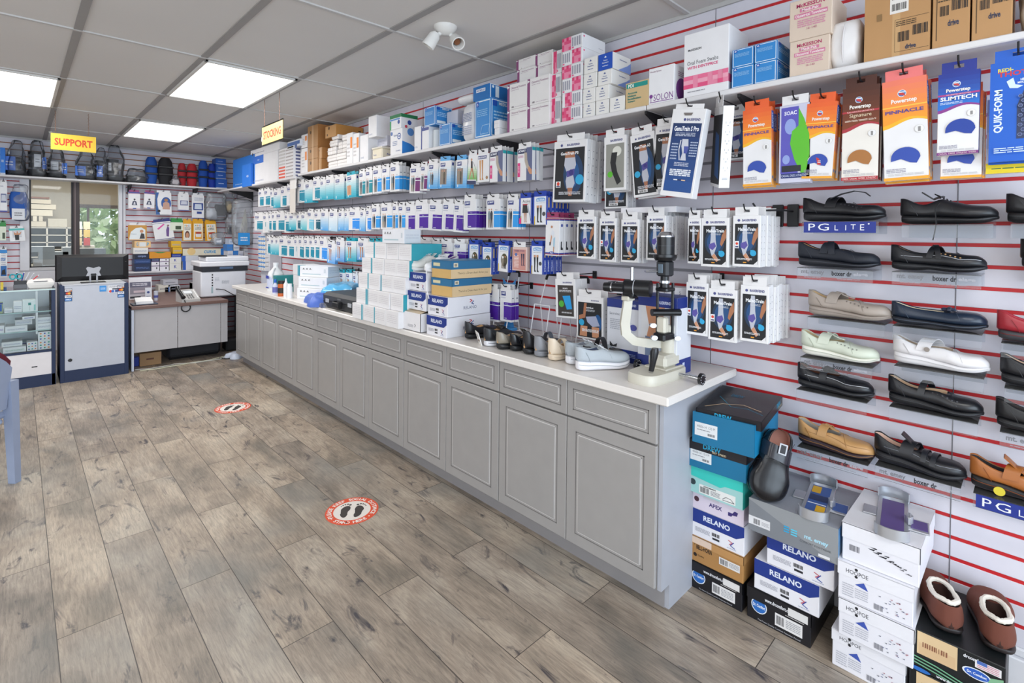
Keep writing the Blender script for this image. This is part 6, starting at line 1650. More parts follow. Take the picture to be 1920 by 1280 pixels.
# folded blue plastic, drape, crumpled wrap, black case
def crumple(w, d, h, mat, seed, nx=22, ny=16, base=.01, puff=1.0):
    r = random.Random(seed); m = MB()
    ph = [(r.uniform(4, 16), r.uniform(4, 16), r.uniform(0, 6)) for _ in range(7)]
    def H(u, v):
        s = sum(abs(math.sin(a * u + b * v + c)) for a, b, c in ph) / 7
        e = min(1, 6 * min(u, 1 - u, v, 1 - v)); return base + h * (e ** .5) * (.55 + .45 * s) * puff
    top = [[(u / nx * d - d / 2 + .012 * math.sin(9 * v / ny + seed), v / ny * w - w / 2 + .015 * math.sin(7 * u / nx + seed), H(u / nx, v / ny)) for v in range(ny + 1)] for u in range(nx + 1)]
    vs = [p for row in top for p in row]; k = len(vs); vs += [(x, y, .0005) for x, y, z in vs]; fs = []
    for i in range(nx):
        for j in range(ny):
            a = i * (ny + 1) + j; q = (a, a + ny + 1, a + ny + 2, a + 1); fs.append(q); fs.append(tuple(k + t for t in q)[::-1])
    for i in range(nx):
        for j in (0, ny):
            a = i * (ny + 1) + j; b_ = a + ny + 1; fs.append((a, b_, k + b_, k + a) if j else (b_, a, k + a, k + b_))
    for j in range(ny):
        for i in (0, nx):
            a = i * (ny + 1) + j; fs.append((a, a + 1, k + a + 1, k + a) if not i else (a + 1, a, k + a, k + a + 1))
    m.add(vs, fs, mat); return m
c = ((1.729, 4.126, 0.888), (1.671, 4.297, 0.888), (1.923, 4.002, 0.95))
o = crumple(.42, .30, .085, M('#4f6fc4', .45), 3).build('folded_drape', None, True); tag(put(o, (c[0][0] + .17, c[0][1] + .12, ZT), -.3), 'crumpled royal blue drape left of the black case', 'drape')
o = crumple(.46, .28, .06, M('#62b6e6', .16), 8, puff=1.1).build('plastic_pack', None, True); tag(put(o, (c[0][0] + .36, c[0][1] + .12, ZT + .1), -.9), 'light blue plastic-wrapped pack on the blue drape', 'package')
o = crumple(.2, .08, .03, BAGL, 12, 14, 8).build('plastic_wrap', None, True); tag(put(o, (1.785, c[0][1] - .02, ZT), .1), 'crumpled clear wrap at the worktop edge', 'wrap')
yc_, wc = 3.778, 0.585
e = empty('carrying_case', (1.80, yc_, ZT), 'black plastic carrying case left of the white glove boxes', 'case')
GC = M('#2c2d30', .5)
m = MB(); m.rings([[(x, y, z) for x, y in ((.0 + i, -wc / 2 + i), (.0 + i, wc / 2 - i), (.36 - i, wc / 2 - i), (.36 - i, -wc / 2 + i))] for i, z in ((.012, 0), (.0, .012), (0, .058))], GC); m.build('bottom_shell', e)
m = MB(); m.rings([[(x, y, z) for x, y in ((.0 + i, -wc / 2 + i), (.0 + i, wc / 2 - i), (.36 - i, wc / 2 - i), (.36 - i, -wc / 2 + i))] for i, z in ((0, .062), (0, .1), (.02, .125), (.03, .128))], M('#3c3e42', .5)); F = Fr(m, (-.001, wc / 2, .06), (0, -1, 0), (0, 0, 1), wc, .04); F.r(.44, .5, .54, .85, '#6a6c70'); m.build('lid', e)
m = MB(); m.bx(-.03, -.05, .02, -.002, -.04, .075, '#131316', .003); m.bx(-.03, .04, .02, -.002, .05, .075, '#131316', .003); m.bx(-.04, -.05, .025, -.026, .05, .07, '#0f0f12', .006); m.build('handle', e)
for y in (-wc * .3, wc * .36): m = MB(); m.bx(-.006, y - .03, .045, 0, y + .03, .075, '#a9acb2', .002); m.build('latch', e)

# small acrylic sign holder, boot jack, sock donners
p = (1.805, 2.132, 0.888)
m = MB(); m.bx(-.002, -.04, 0, .002, .04, .075, '#e4e2de'); F = Fr(m, (-.002, .04, 0), (0, -1, 0), (0, 0, 1), .08, .075); F.p([(.2, .3), (.7, .5), (.85, .35), (.3, .2)], '#6a4a3a'); F.lines(.2, .6, .8, .8, 2, '#7a7a80')
tag(put(m.build('photo_card'), (p[0] + .03, p[1], ZT), 0, (0, -.3, -.5)), 'small card with a shoe picture leaning between two shoes', 'card')
def sx(px_): return px_
q = ((2.359, 2.397, 0.888), (2.25, 2.265, 1.161))
e = empty('sock_aid', (2.26, q[0][1] - .05, ZT), 'light blue plastic sock aid with a flared foot, standing against the wall', 'sock aid')
m = MB(); pts = [(-.045, .02), (-.035, .05), (-.03, .12), (-.036, .2), (-.055, .3), (-.06, .325), (-.03, .3), (0, .295), (.03, .3), (.06, .325), (.055, .3), (.036, .2), (.03, .12), (.035, .05), (.045, .02)]
m.rings([[(.012 * math.cos(y * 14) - .012, y, z) for y, z in pts], [(.012 * math.cos(y * 14) - .008, y, z) for y, z in pts]], M('#4f9fe0', .3)); m.bx(-.05, -.07, 0, .01, .07, .02, M('#4f9fe0', .3), .006); m.build('shell', e)
def wire_rack(y, lab, x=2.24, h=.36):
    e = empty('stocking_donner', (x, y, ZT), lab, 'stocking donner', 'white wire stocking frames with black grips')
    m = MB(); r = .0034; w = .06
    m.tube([(-.09, -w, .004), (-.09, w, .004), (.1, w, .004), (.1, -w, .004), (-.09, -w, .004)], r, '#e6e6ea', 6)
    for s in (-1, 1):
        m.tube([(.03, s * w, .004), (.0, s * w, .2), (.04, s * w * .75, h)], r, '#e6e6ea', 6)
        m.tube([(-.09, s * w, .004), (-.05, s * w, .2), (0, s * w, .2)], r, '#e6e6ea', 6)
    m.tube([(-.05, -w, .2), (-.055, 0, .2), (-.05, w, .2)], r, '#e6e6ea', 6); m.build('wire_frame', e, True)
    m = MB(); m.tube([(.036, -w * .8, h - .02), (.04, -w * .75, h), (.042, -w * .6, h + .012), (.042, w * .6, h + .012), (.04, w * .75, h), (.036, w * .8, h - .02)], .008, '#17171b', 8); m.build('grip', e, True)
for px_, lab in zip((2.443, 2.118, 1.9), ('white wire stocking frame behind the blue sock aid', 'white wire stocking frame, middle of three', 'white wire stocking frame beside the calf sleeve box')):
    wire_rack(px_ - .12, lab)
for (xl, xr, art_, lab, X) in ((1.383, 0.194, 0, 'white back brace carton with navy ends, left behind the slit lamp', 2.10), (1.176, 0.193, 1, 'carton with a bare-midriff back brace photo and navy ends behind the slit lamp', 2.05)):
    w, h, d = (xr, .30, .14) if not art_ else (xr * 1.0, .34, .13)
    m = MB(); m.bx(-d / 2, -w / 2, 0, d / 2, w / 2, h, '#d9dbe2', .002); F, S, T = frames(m, d, w, h)
    for f in (F, S): f.r(0, .86, 1, 1, '#1c2f7c'); f.r(0, 0, 1, .2, '#1c2f7c')
    T.r(0, 0, 1, 1, '#1c2f7c'); F.t('BAUERFEIND', .5, .9, .85, .94, '#c9cfe6', True)
    if art_:
        F.r(.1, .2, .9, .86, '#dcdde2'); F.p([(.2, .86), (.7, .86), (.62, .6), (.72, .4), (.22, .42), (.3, .6)], SK); F.p([(.2, .46), (.74, .42), (.8, .2), (.2, .2)], '#6f7f9c'); F.p([(.3, .4), (.7, .36), (.76, .22), (.6, .2)], '#b9c4d6'); F.p([(.84, .84), (.94, .84), (.9, .4), (.84, .3)], SK2); S.r(.4, .05, .55, .15, '#c9cfe6')
    else:
        F.t('Sacroloc', .06, .74, .4, .78, '#6a6f7c'); F.e(.72, .56, .16, '#c6cbd6', .08); F.e(.78, .57, .1, '#4a4f9c', .05); F.lines(.1, .5, .45, .68, 6, '#a9adb8'); F.p([(.1, .3), (.2, .24), (.32, .28), (.3, .22), (.1, .22)], '#26272c'); F.lines(.55, .08, .85, .15, 3, '#8a96c0')
    tag(put(m.build('brace_carton'), (X + d / 2, xl, ZT + .0)), lab, 'carton', 'navy-ended brace cartons')
# white boxes hooked flat behind the slit lamp
for (y, z, w, lab) in ((1.387, 1.242, 0.34, 'flat white box with a row of printed numbers behind the microscope'), (1.107, 1.248, 0.3, 'torn white box lying flat beside the microscope head')):
    m = MB(); m.bx(-.08, -w / 2, -.025, .08, w / 2, .025, '#e2e1e6', .003); F = Fr(m, (-.08, w / 2, -.025), (0, -1, 0), (0, 0, 1), w, .05)
    for k in range(6): F.t(str(7 - k), .12 + k * .13, .35, .17 + k * .13, .65, '#77787f')
    T = Fr(m, (-.08, w / 2, .025), (0, -1, 0), (1, 0, 0), w, .16); T.r(.3, .1, .95, .9, '#2a2b30')
    tag(put(m.build('brace_box'), (2.26, y, z - .02), 0, (rnd.uniform(-.05, .05), .12, 0)), lab, 'brace box', 'flat brace boxes')
    m = MB(); m.tube([(0, 0, 0), (.1, 0, 0)], .003, '#141417', 6); tag(put(m.build('peg_hook'), (2.295, y, z - .052)), 'black hook carrying the ' + ' '.join(lab.split()[:8]), 'peg hook', 'black peg hooks in the slat wall')
z_ = 1.648
m = MB(); m.bx(-.1, -.15, 0, .1, .15, .028, '#e4e3e8', .002); tag(put(m.build('brace_box'), (2.27, 1.305, z_ - .04)), 'flat white box lying above the ankle brace boxes', 'brace box', 'flat brace boxes')
m = MB(); m.tube([(0, 0, 0), (.1, 0, 0)], .003, '#141417', 6); tag(put(m.build('peg_hook'), (2.295, 1.305, z_ - .044)), 'black hook under the flat white box', 'peg hook', 'black peg hooks in the slat wall')

# ---------------------------------------------------------------- slit lamp microscope on the worktop end
IV = M('#cac6b8', .35); CH = M('#c6c8cc', .15, 1.0); DK = M('#131418', .28)
bx_, by_ = 1.97, 1.125
e = empty('slit_lamp', (bx_, by_, ZT), 'cream and black slit lamp microscope on the near end of the worktop', 'microscope', None, -.04)
m = MB(); pr = []
for k in range(28):
    a = 2 * PI * k / 28; c_, s_ = math.cos(a), math.sin(a); pr.append((math.copysign(abs(c_) ** .5, c_) * .15, math.copysign(abs(s_) ** .55, s_) * .074))
m.rings([[(x, y, 0) for x, y in pr], [(x, y, .034) for x, y in pr], [(x * .97, y * .95, .041) for x, y in pr]], IV); m.build('base', e, True)
m = MB(); m.bx(-.02, -.055, .04, .12, .055, .048, IV, .004); m.bx(-.01, -.045, .046, .11, .045, .1, IV, .012); m.build('slide_block', e)
m = MB(); m.tube([(.05, -.12, .024), (.05, .13, .024)], .006, CH, 10); m.tube([(.05, -.12, .024), (.05, -.17, .024)], .009, CH, 12)
m.build('axle', e, True)
for y in (-.175, .135):
    m = MB(); m.cyl((.05, y - .006, .024), (.05, y + .006, .024), .024, DK, n=20)
    for k in range(10):
        a = 2 * PI * k / 10; m.cyl((.05 + .018 * math.cos(a), y - .0065, .024 + .018 * math.sin(a)), (.05 + .018 * math.cos(a), y - .0075, .024 + .018 * math.sin(a)), .0028, '#a9abb0', n=8)
    m.build('wheel', e)
m = MB(); m.cyl((-.08, -.02, .04), (-.085, -.024, .055), .010, CH, n=12); m.rings([ring((-.085, -.024, .05), (.02, -.06, 1), .011, 14), ring((-.082, -.028, .075), (.02, -.06, 1), .012, 14), ring((-.078, -.034, .13), (.05, -.06, 1), .018, 14), ring((-.077, -.036, .145), (0, 0, 1), .014, 14)], DK); m.build('joystick', e, True)
m = MB(); m.cyl((.085, 0, .095), (.085, 0, .215), .031, IV, n=24); m.cyl((.085, 0, .165), (.085, 0, .185), .0325, CH, n=24); m.lathe([(.031, .215), (.026, .222), (0, .222)], '#cfcbc0', 20, (.085, 0)); m.build('column', e, True)
# curved microscope arm
TM = Matrix.Translation((0, 0, .138)) @ Matrix.Diagonal((1, 1, .84, 1)) @ Matrix.Translation((0, 0, -.138))
m = MB(); m.T = TM; path = [(.085, .02, .135), (.02, .06, .138), (-.03, .10, .15), (-.055, .125, .185), (-.058, .13, .24), (-.055, .125, .30), (-.05, .12, .37)]
rs = []
for i, p in enumerate(path):
    a = Vector(path[max(i - 1, 0)]); b2 = Vector(path[min(i + 1, len(path) - 1)]); d = (b2 - a).normalized(); s = Vector((.6, .8, 0)) if False else Vector((.64, .77, 0)).cross(d).normalized(); u = d.cross(s).normalized(); p = Vector(p)
    wv, hv = .013, .024 - .006 * (i / 6)
    rs.append([tuple(p + s * wv * .0 + q1 * 1.0) for q1 in (s * hv + u * wv, s * hv - u * wv, -s * hv - u * wv, -s * hv + u * wv)])
m.rings(rs, IV); m.bx(-.075, .1, .36, -.025, .14, .385, IV, .004); m.build('microscope_arm', e, True)
m = MB(); c0 = Vector((-.05, .12, .382)); ax_ = Vector((.3, -.95, 0)).normalized()
m.cyl(c0 - ax_ * .015, c0 + ax_ * .10, .036, DK, n=26); m.cyl(c0 + ax_ * .03, c0 + ax_ * .033, .0365, '#b9bcc2', n=26); m.bx(c0.x - .02, c0.y - .04, c0.z - .045, c0.x + .02, c0.y + .02, c0.z - .02, DK, .006); m.build('microscope_body', e, True)
for o_ in (-.028, .028):
    sd = Vector((-ax_.y, ax_.x, 0)) * o_
    m = MB(); m.cyl(c0 + sd - ax_ * .01, c0 + sd - ax_ * .06, .019, DK, n=18); m.cyl(c0 + sd - ax_ * .06, c0 + sd - ax_ * .066, .022, CH, n=18); m.cyl(c0 + sd - ax_ * .066, c0 + sd - ax_ * .1, .023, DK, .019, n=18); m.build('eyepiece', e, True)
m = MB(); m.cyl(c0 + Vector((0, -.02, .03)), c0 + Vector((0, -.02, .09)), .008, CH, n=12); m.build('locking_post', e, True)
# lamp tower
TW = Matrix.Translation((0, 0, .16)) @ Matrix.Diagonal((1, 1, .7245, 1)) @ Matrix.Translation((0, 0, -.16))
tx, ty = .04, -.005
m = MB(); m.T = TW
for dx, dy in ((-.022, .02), (.03, -.022)): m.cyl((tx + dx, ty + dy, .19), (tx + dx, ty + dy, .50), .0065, DK, n=12)
m.bx(tx - .045, ty - .03, .16, tx + .04, ty + .03, .205, DK, .008); m.bx(tx - .035, ty - .025, .205, tx + .0, ty + .02, .30, IV, .008)
m.bx(tx - .03, ty - .03, .45, tx + .04, ty + .03, .475, DK, .006); m.build('lamp_tower', e)
m = MB(); m.T = TW; m.cyl((tx - .05, ty + .03, .325), (tx + .05, ty - .045, .325), .021, DK, n=22); m.cyl((tx + .0505, ty - .0455, .325), (tx + .052, ty - .0465, .325), .006, CH, n=12); m.build('mirror_drum', e, True)
for p in ((tx - .05, ty + .02, .18), (tx - .045, ty + .03, .25), (tx + .05, ty - .03, .17)): m = MB(); m.T = TW; m.cyl(p, (p[0] - .012, p[1] - .014, p[2]), .014, CH, n=16); m.build('knob', e, True)
m = MB(); m.T = TW; m.cyl((tx, ty, .475), (tx, ty, .50), .02, DK, n=18); m.cyl((tx, ty, .50), (tx, ty, .515), .023, CH, n=18); m.cyl((tx, ty, .515), (tx, ty, .545), .018, DK, n=18)
m.bx(tx - .028, ty - .03, .54, tx + .03, ty + .03, .635, M('#25272c', .5), .01); m.bx(tx - .033, ty - .008, .56, tx - .027, ty + .014, .615, '#5a6a78', .002); m.cyl((tx - .03, ty + .02, .57), (tx - .075, ty + .05, .57), .006, CH, n=10); m.build('filter_housing', e)
m = MB(); m.T = TW; m.cyl((tx, ty, .635), (tx, ty, .655), .042, DK, .05, n=28); m.cyl((tx, ty, .655), (tx, ty, .67), .05, DK, n=28); m.cyl((tx + .004, ty, .67), (tx + .004, ty, .775), .037, DK, n=28); m.cyl((tx + .004, ty, .722), (tx + .004, ty, .724), .0375, '#4a4c52', n=28); m.cyl((tx + .004, ty, .775), (tx + .004, ty, .782), .039, CH, n=28); m.lathe([(.034, .782), (.028, .80), (.02, .806), (0, .806)], CH, 20, (tx + .004, ty)); m.build('lamp_housing', e, True)

# ---------------------------------------------------------------- floor stacks beside the cabinets
FA = 'shoe boxes stacked on the floor'
A_, X0 = .90, 2.066
def fb(k, y, w, z, h, lab, X=X0, d=.325, rz=0, lid=.34, tilt=(0, 0)): shoe_box(k, X, y, z, w, h, d, lab, rz, lid, tilt, FA)
fb('drcomfort', .905, .225, 0, .115, 'black shoe box with a blue oval, bottom of the stack by the end panel', lid=.36)
fb('bellhorn', .90, .222, .116, .108, 'brown kraft shoe box, second from the bottom of the stack by the end panel', lid=.3)
fb('relano', .90, .225, .225, .118, 'white and blue shoe box in the stack by the end panel', lid=0)
fb('apex', .902, .222, .344, .075, 'lilac shoe box with a purple logo in the stack by the end panel', lid=0)
fb('aqua', .905, .235, .42, .115, 'aqua shoe box with a torn lid in the stack by the end panel', X=2.045, lid=0)
fb('drew', .895, .235, .536, .115, 'teal shoe box with a black lid under the topmost tilted one', X=2.03, rz=.03, lid=.36)
fb('drew', .865, .24, .655, .125, 'large teal shoe box with a lifted black lid, topmost of its stack', X=2.0, d=.32, rz=.07, lid=.0)
m = MB(); mm = M('#1b1a20', .35); d, w = .33, .25
m.bx(-d / 2, -w / 2, .034, d / 2, w / 2, .038, mm, .002)
for a in ((-d / 2, -w / 2, 0, -d / 2 + .003, w / 2, .036), (d / 2 - .003, -w / 2, 0, d / 2, w / 2, .036), (-d / 2, -w / 2, 0, d / 2, -w / 2 + .003, .036), (-d / 2, w / 2 - .003, 0, d / 2, w / 2, .036)): m.bx(*a, mm)
F, S, T = frames(m, d, w, .038)
F.t('DREW', .3, .3, .56, .85, '#1e9cc4', True); F.t('for men', .42, .1, .7, .45, '#dccaa8'); S.t('DREW', .7, .4, .88, .9, '#1e9cc4', True); S.t('for men', .78, .15, .95, .5, '#dccaa8')
T.ln([(.95, .2), (.7, .3), (.45, .26), (.15, .55)], .003, '#1e7f9c'); T.ln([(.9, .3), (.6, .4), (.3, .3), (.1, .1)], .004, '#d8b894'); T.t('DREW', .3, .62, .5, .72, '#1e5f7c', True)
tag(put(m.build('box_cover'), (2.175, .855, .768), 0, (0, -.06, .1)), 'loose black shoe box cover on the top teal box', 'box cover')
fb('drcomfort', .66, .225, 0, .125, 'black shoe box with a blue oval, bottom of the middle stack', lid=.36)
fb('relano', .635, .225, .126, .118, 'white and blue shoe box, lower of two in the middle stack', lid=0)
fb('relano', .59, .225, .245, .118, 'white and blue shoe box, upper of two in the middle stack', lid=0)
fb('emey', .61, .30, .364, .125, 'large grey shoe box under the metal foot measure', X=2.035, d=.355, lid=.0)
fb('hoopoe', .37, .205, 0, .128, 'white shoe box, bottom of the white stack', X=2.05, lid=.3, rz=-.02)
fb('hoopoe', .352, .205, .13, .128, 'white shoe box, second from the bottom of the white stack', X=2.035, lid=.36)
fb('hoopoe', .358, .205, .26, .128, 'white shoe box, third from the bottom of the white stack', X=2.035, lid=.36, rz=.02)
fb('hoopoe_birds', .345, .21, .39, .128, 'white shoe box, topmost of the white stack', X=2.045, lid=.40)
fb('drcomfort_green', .15, .22, 0, .125, 'black shoe box on the floor under the slippers, lower one', X=2.05, lid=0)
fb('drcomfort_green', .15, .22, .127, .130, 'black and green shoe box carrying the brown slippers', X=2.05, lid=0)
# slippers
for x, y, rz, lab in ((2.09, .165, .36, 'brown fleece-lined slipper, farther of the pair'), (2.10, .055, .16, 'brown fleece-lined slipper, nearer of the pair')):
    s = make_shoe('slipper', L=.27, W=.118, up='#6a3a2c', sole='#211a1a', lining='#3a2018', heel=.016, sole_th=.015, back_h=.078, side_h=.07, throat_h=.072, toe_h=.06, open_to=.52, rough=.85, fleece='#e3dccf')
    shoe(s, (x, y, .2585), rz, lab, 'pair of brown slippers')
# black buckled shoe leaning on the stack
s = make_shoe('shoe', L=.27, W=.145, up='#101116', sole='#141518', lining='#a8786a', heel=.026, back_h=.065, side_h=.055, throat_h=.066, toe_h=.06, open_to=.30, arch_h=.07, straps=((.27, .35, .042, '#20212a', .006),), ornament='buckle', rough=.22)
a = (2.06, 0.701, 0.577)
shoe(s, (2.20, .70, .70), 0, 'black buckled shoe leaning toe-down against the teal boxes', 'leaning shoe', (0, 0, 0))
s.rotation_mode = 'XYZ'
fw = Vector((-.33, .06, -.80)).normalized(); upv = Vector((-.78, -.42, .2)); upv = (upv - fw * upv.dot(fw)).normalized(); sd = upv.cross(fw)
s.rotation_euler = Matrix((fw, sd, upv)).transposed().to_euler()
s.location = (2.17, .705, .73)
# metal foot measuring devices
def foot_measure(cx, cy, z, rz, colors, lab, tilt=0):
    e = empty('foot_measure', (cx, cy, z), lab, 'foot measure', 'metal foot measuring devices', rz)
    AL = M('#c4c7cd', .32, .7)
    m = MB(); m.bx(-.15, -.045, 0, .15, .045, .006, AL, .002); m.bx(-.07, -.1, .0, .02, -.04, .005, AL, .002); m.bx(-.03, .045, 0, .04, .085, .005, AL, .002); m.build('base_plate', e)
    m = MB(); m.bx(-.12, -.032, .0062, .12, .032, .0075, colors[0])
    if colors[1]:
        m.bx(-.12, -.03, .0075, -.06, .0, .0082, colors[1]); m.bx(.05, .0, .0075, .11, .03, .0082, colors[1]); m.bx(-.02, -.03, .0075, .03, .03, .0082, '#1f2f5c'); m.bx(-.05, -.03, .0075, -.045, .03, .0083, '#e4e6ea')
    m.bx(-.055, -.095, .0052, .01, -.05, .0062, colors[2]); m.build('scale_plate', e)
    for s_ in (-1, 1):
        m = MB(); rs = []
        for k in range(13):
            a = -PI / 2 + PI * k / 12; x, y = s_ * (.145 + .03 * math.cos(a)), .048 * math.sin(a)
            x2, y2 = s_ * (.145 + .026 * math.cos(a)), .044 * math.sin(a); rs.append([(x, y, 0), (x, y, .035), (x2, y2, .035), (x2, y2, 0)])
        m.rings(rs, AL); m.build('heel_cup', e, True)
    m = MB(); m.bx(-.045, -.052, .006, .0, -.04, .032, AL, .003); m.cyl((-.02, -.045, .006), (-.02, -.045, .03), .012, AL, n=16); m.build('width_bar', e); return e
foot_measure(2.20, .565, .4895, math.radians(8), ('#3a5a9c', '#e0ac1c', '#3a5a9c'), 'metal foot measure with blue and yellow plates on the grey box')
foot_measure(2.20, .335, .521, math.radians(8), ('#5d4a86', None, '#5d4a86'), 'metal foot measure with a purple plate on the white stack')
# black power adapters on a rail beside the ankle braces
e = empty('display_arm', (2.33, 0.757, 1.588), 'black two-plate display arm above the lower shoes, left of the blue sign', 'display arm')
for y in (.03, -.03): m = MB(); m.bx(.04, y - .022, -.045, .055, y + .022, .05, '#17181c', .003); m.build('bracket_plate', e)
m = MB(); m.tube([(.04, -.03, .02), (-.05, -.02, .022), (-.1, .03, .02), (-.12, .06, .03), (-.13, .07, .05)], .004, '#17181c', 8); m.build('arm', e, True)

# ---------------------------------------------------------------- sales counter and glass display case
NV = M('#14264a', .45); PANEL = M('#bcc0cb', .4)
RX0, RX1, RY = .293, .832, 6.605
e = empty('sales_counter', ((RX0 + RX1) / 2, RY, 0), 'white-panelled sales counter with navy edges and card stickers under the monitor', 'counter')
h = (RX1 - RX0) / 2
m = MB(); m.bx(-h + .02, .012, .11, h - .02, .50, .93, PANEL); m.build('carcass', e)
m = MB(); m.bx(-h, 0, 0, -h + .035, .5, .955, NV, .003); m.bx(h - .035, 0, 0, h, .5, .955, NV, .003); m.bx(-h, .002, 0, h, .5, .115, NV); m.build('navy_trim', e)
m = MB(); m.bx(-h + .035, .004, .115, h - .035, .02, .95, PANEL, .001)
f = Fr(m, (-h + .035, .004, .115), (1, 0, 0), (0, 0, 1), 2 * h - .07, .835)
m.cyl((-h + .075, .003, .215), (-h + .075, .0025, .215), .018, '#1b1b1e', n=7); m.build('front_panel', e)
m = MB(); m.bx(-h + .02, .0, .948, h - .02, .5, .957, '#b9bcc4', .002); m.build('top', e)
def sticker(x, z, w, hh, draw, lab):
    m = MB(); m.bx(x - w / 2, .0022, z - hh / 2, x + w / 2, .0034, z + hh / 2, '#e6e6ea'); f = Fr(m, (x - w / 2, .0022, z - hh / 2), (1, 0, 0), (0, 0, 1), w, hh); draw(f); o = m.build('sticker', e); o['label'] = lab
def cards(f):
    f.r(0, 0, 1, 1, '#2a3350')
    for k, (c, t) in enumerate((('#2a78c4', 'AMEX'), ('#e6e8ee', 'VISA'), ('#26304e', ''), ('#e6e6e6', 'DISCOVER'))):
        f.r(.06, .03 + k * .245, .94, .23 + k * .245, c)
        if t: f.t(t, .14, .08 + k * .245, .86, .18 + k * .245, '#2a3a80' if k != 0 else '#e6ecf4', True, True)
    f.e(.38, .62, .2, '#d8432c'); f.e(.62, .62, .2, '#e8a02c'); f.p([(.5, .77), (.94, .77), (.94, .86), (.6, .8)], '#e88a2c')
sticker(-h + .063, .86, .058, .125, cards, 'strip of four payment card logos'); sticker(h - .063, .868, .058, .13, cards, 'strip of four payment card logos')
sticker(.06, .905, .055, .06, lambda f: (f.r(0, 0, 1, 1, '#3a8fd6'), f.lines(.15, .3, .85, .7, 3, '#cfe2f4')), 'square blue payment sticker')
sticker(.155, .895, .10, .075, lambda f: (f.lines(.05, .7, .95, .95, 2, '#7a7e88'), f.r(.3, .42, .75, .6, '#4a4a54'), f.r(.52, .05, .95, .38, '#2c4a8c'), f.e(.16, .2, .13, '#d8432c'), f.e(.34, .2, .13, '#2a6ac0')), 'small white sticker with card logos')
# display case
CX0, CX1 = -1.35, .262
e = empty('display_case', ((CX0 + CX1) / 2, RY, 0), 'glass display case with navy edges and a white base, left of the sales counter', 'display case')
h = (CX1 - CX0) / 2
m = MB(); m.bx(-h, .0, 0, h, .5, .11, NV); m.bx(-h, .0, .0, -h + .03, .03, .93, NV); m.bx(h - .03, 0, 0, h, .03, .93, NV, .003); m.bx(-h, .002, .325, h, .014, .345, NV); m.bx(h - .03, .47, 0, h, .5, .93, NV); m.build('frame', e)
m = MB(); m.bx(-h + .03, .004, .11, h - .03, .49, .325, '#e2dfe2', .001); m.bx(h - .17, .002, .19, h - .13, .0035, .2, '#26262a'); m.build('base_panel', e)
m = MB(); m.bx(-h, .47, .345, h, .49, .92, '#cdd6de'); m.build('rear_doors', e)
for z in (.53, .71): m = MB(); m.bx(-h + .03, .03, z, h - .03, .46, z + .008, CASEGLASS); m.bx(-h + .03, .028, z - .001, h - .03, .031, z + .009, '#a9c4c4'); m.build('glass_shelf', e)
m = MB(); m.bx(-h + .03, .004, .345, h - .03, .008, .92, CASEGLASS); m.build('front_glass', e)
m = MB(); m.bx(-h, 0, .92, h, .5, .93, CASEGLASS); m.bx(-h, -.001, .919, h, .001, .931, '#c6dcdc'); m.build('glass_top', e)
m = MB(); m.bx(h - .14, .03, .5, h - .125, .04, .92, '#d6dade'); m.build('shelf_standard', e)
GC_ = 'goods inside the glass display case'
def cbox(x0, x1, z, hh, y, d, col, lab, deco=None, name='product_box', cat='box', grp=GC_):
    w = x1 - x0; m = MB(); m.bx(-w / 2, 0, 0, w / 2, d, hh, col, .0015)
    f = Fr(m, (-w / 2, 0, 0), (1, 0, 0), (0, 0, 1), w, hh)
    if deco: deco(f)
    o = m.build(name); put(o, ((x0 + x1) / 2, y, z), 0); return tag(o, lab, cat, grp)
LN = lambda c='#9aa4bc': (lambda f: f.lines(.1, .3, .9, .6, 2, c))
def dots(f):
    for i in range(3):
        for j in range(3): f.e(.2 + i * .3, .2 + j * .3, .08, ('#4a5fa8', '#3aa08a', '#e08a4a')[(i + j) % 3], n=8)
Wc = '#e3e6ea'
for a in [(-.16, -.1, .7185, .1, 6.66, .1, '#9fae8a', 'green jar box with a blue square label, left end of the top case shelf', lambda f: (f.r(.1, .2, .9, .85, '#2a5fb0'), f.r(0, .88, 1, 1, '#2a3a8c'))),
          (-.09, -.035, .7185, .04, 6.66, .1, Wc, 'low white box, left of the tall ones on the top case shelf', LN()), (-.03, .03, .7185, .10, 6.66, .12, Wc, 'white box left of the teal-sealed pack, top case shelf', LN()),
          (.032, .13, .7185, .11, 6.65, .13, '#dfe9ea', 'clear-wrapped white boxes with a teal seal, top case shelf', lambda f: (f.r(.4, .55, .6, .78, '#2a8a86'), f.r(.48, .1, .52, .5, '#b9c9cc'), f.r(.8, .1, .95, .6, '#8fd0cc'))),
          (-.16, -.09, .5385, .07, 6.64, .2, Wc, 'white box at the left of the middle case shelf', LN('#8a7ab8')), (-.085, .065, .5385, .055, 6.64, .2, Wc, 'long white box in front on the middle case shelf', LN()), (-.02, .10, .594, .05, 6.68, .2, '#c9cdd2', 'grey flat box on the long white box', LN()),
          (.03, .12, .645, .028, 6.66, .15, Wc, 'small white box on top of the grey flat box', lambda f: f.r(.15, .35, .85, .6, '#4a5a9c')), (.13, .232, .5385, .06, 6.64, .2, Wc, 'white box at the right of the middle case shelf', LN()), (.13, .232, .60, .055, 6.65, .2, '#d9dde2', 'pale box stacked at the right of the middle case shelf', LN()),
          (-.10, .055, .346, .05, 6.64, .2, Wc, 'long white box on the case floor', LN('#8fb8a8')), (-.11, .03, .398, .045, 6.69, .2, '#dfe2e4', 'pale flat box stacked on the case floor', LN()),
          (.06, .135, .346, .085, 6.64, .12, Wc, 'white box with coloured dots, left one on the case floor', dots), (.138, .232, .346, .085, 6.64, .12, Wc, 'white box with coloured dots, right one on the case floor', dots), (.138, .232, .432, .085, 6.64, .12, Wc, 'white box with coloured dots, stacked upper one', dots),
          (-.42, -.22, .346, .12, 6.66, .2, Wc, 'white box deep in the left of the case', LN())]:
    cbox(*a)
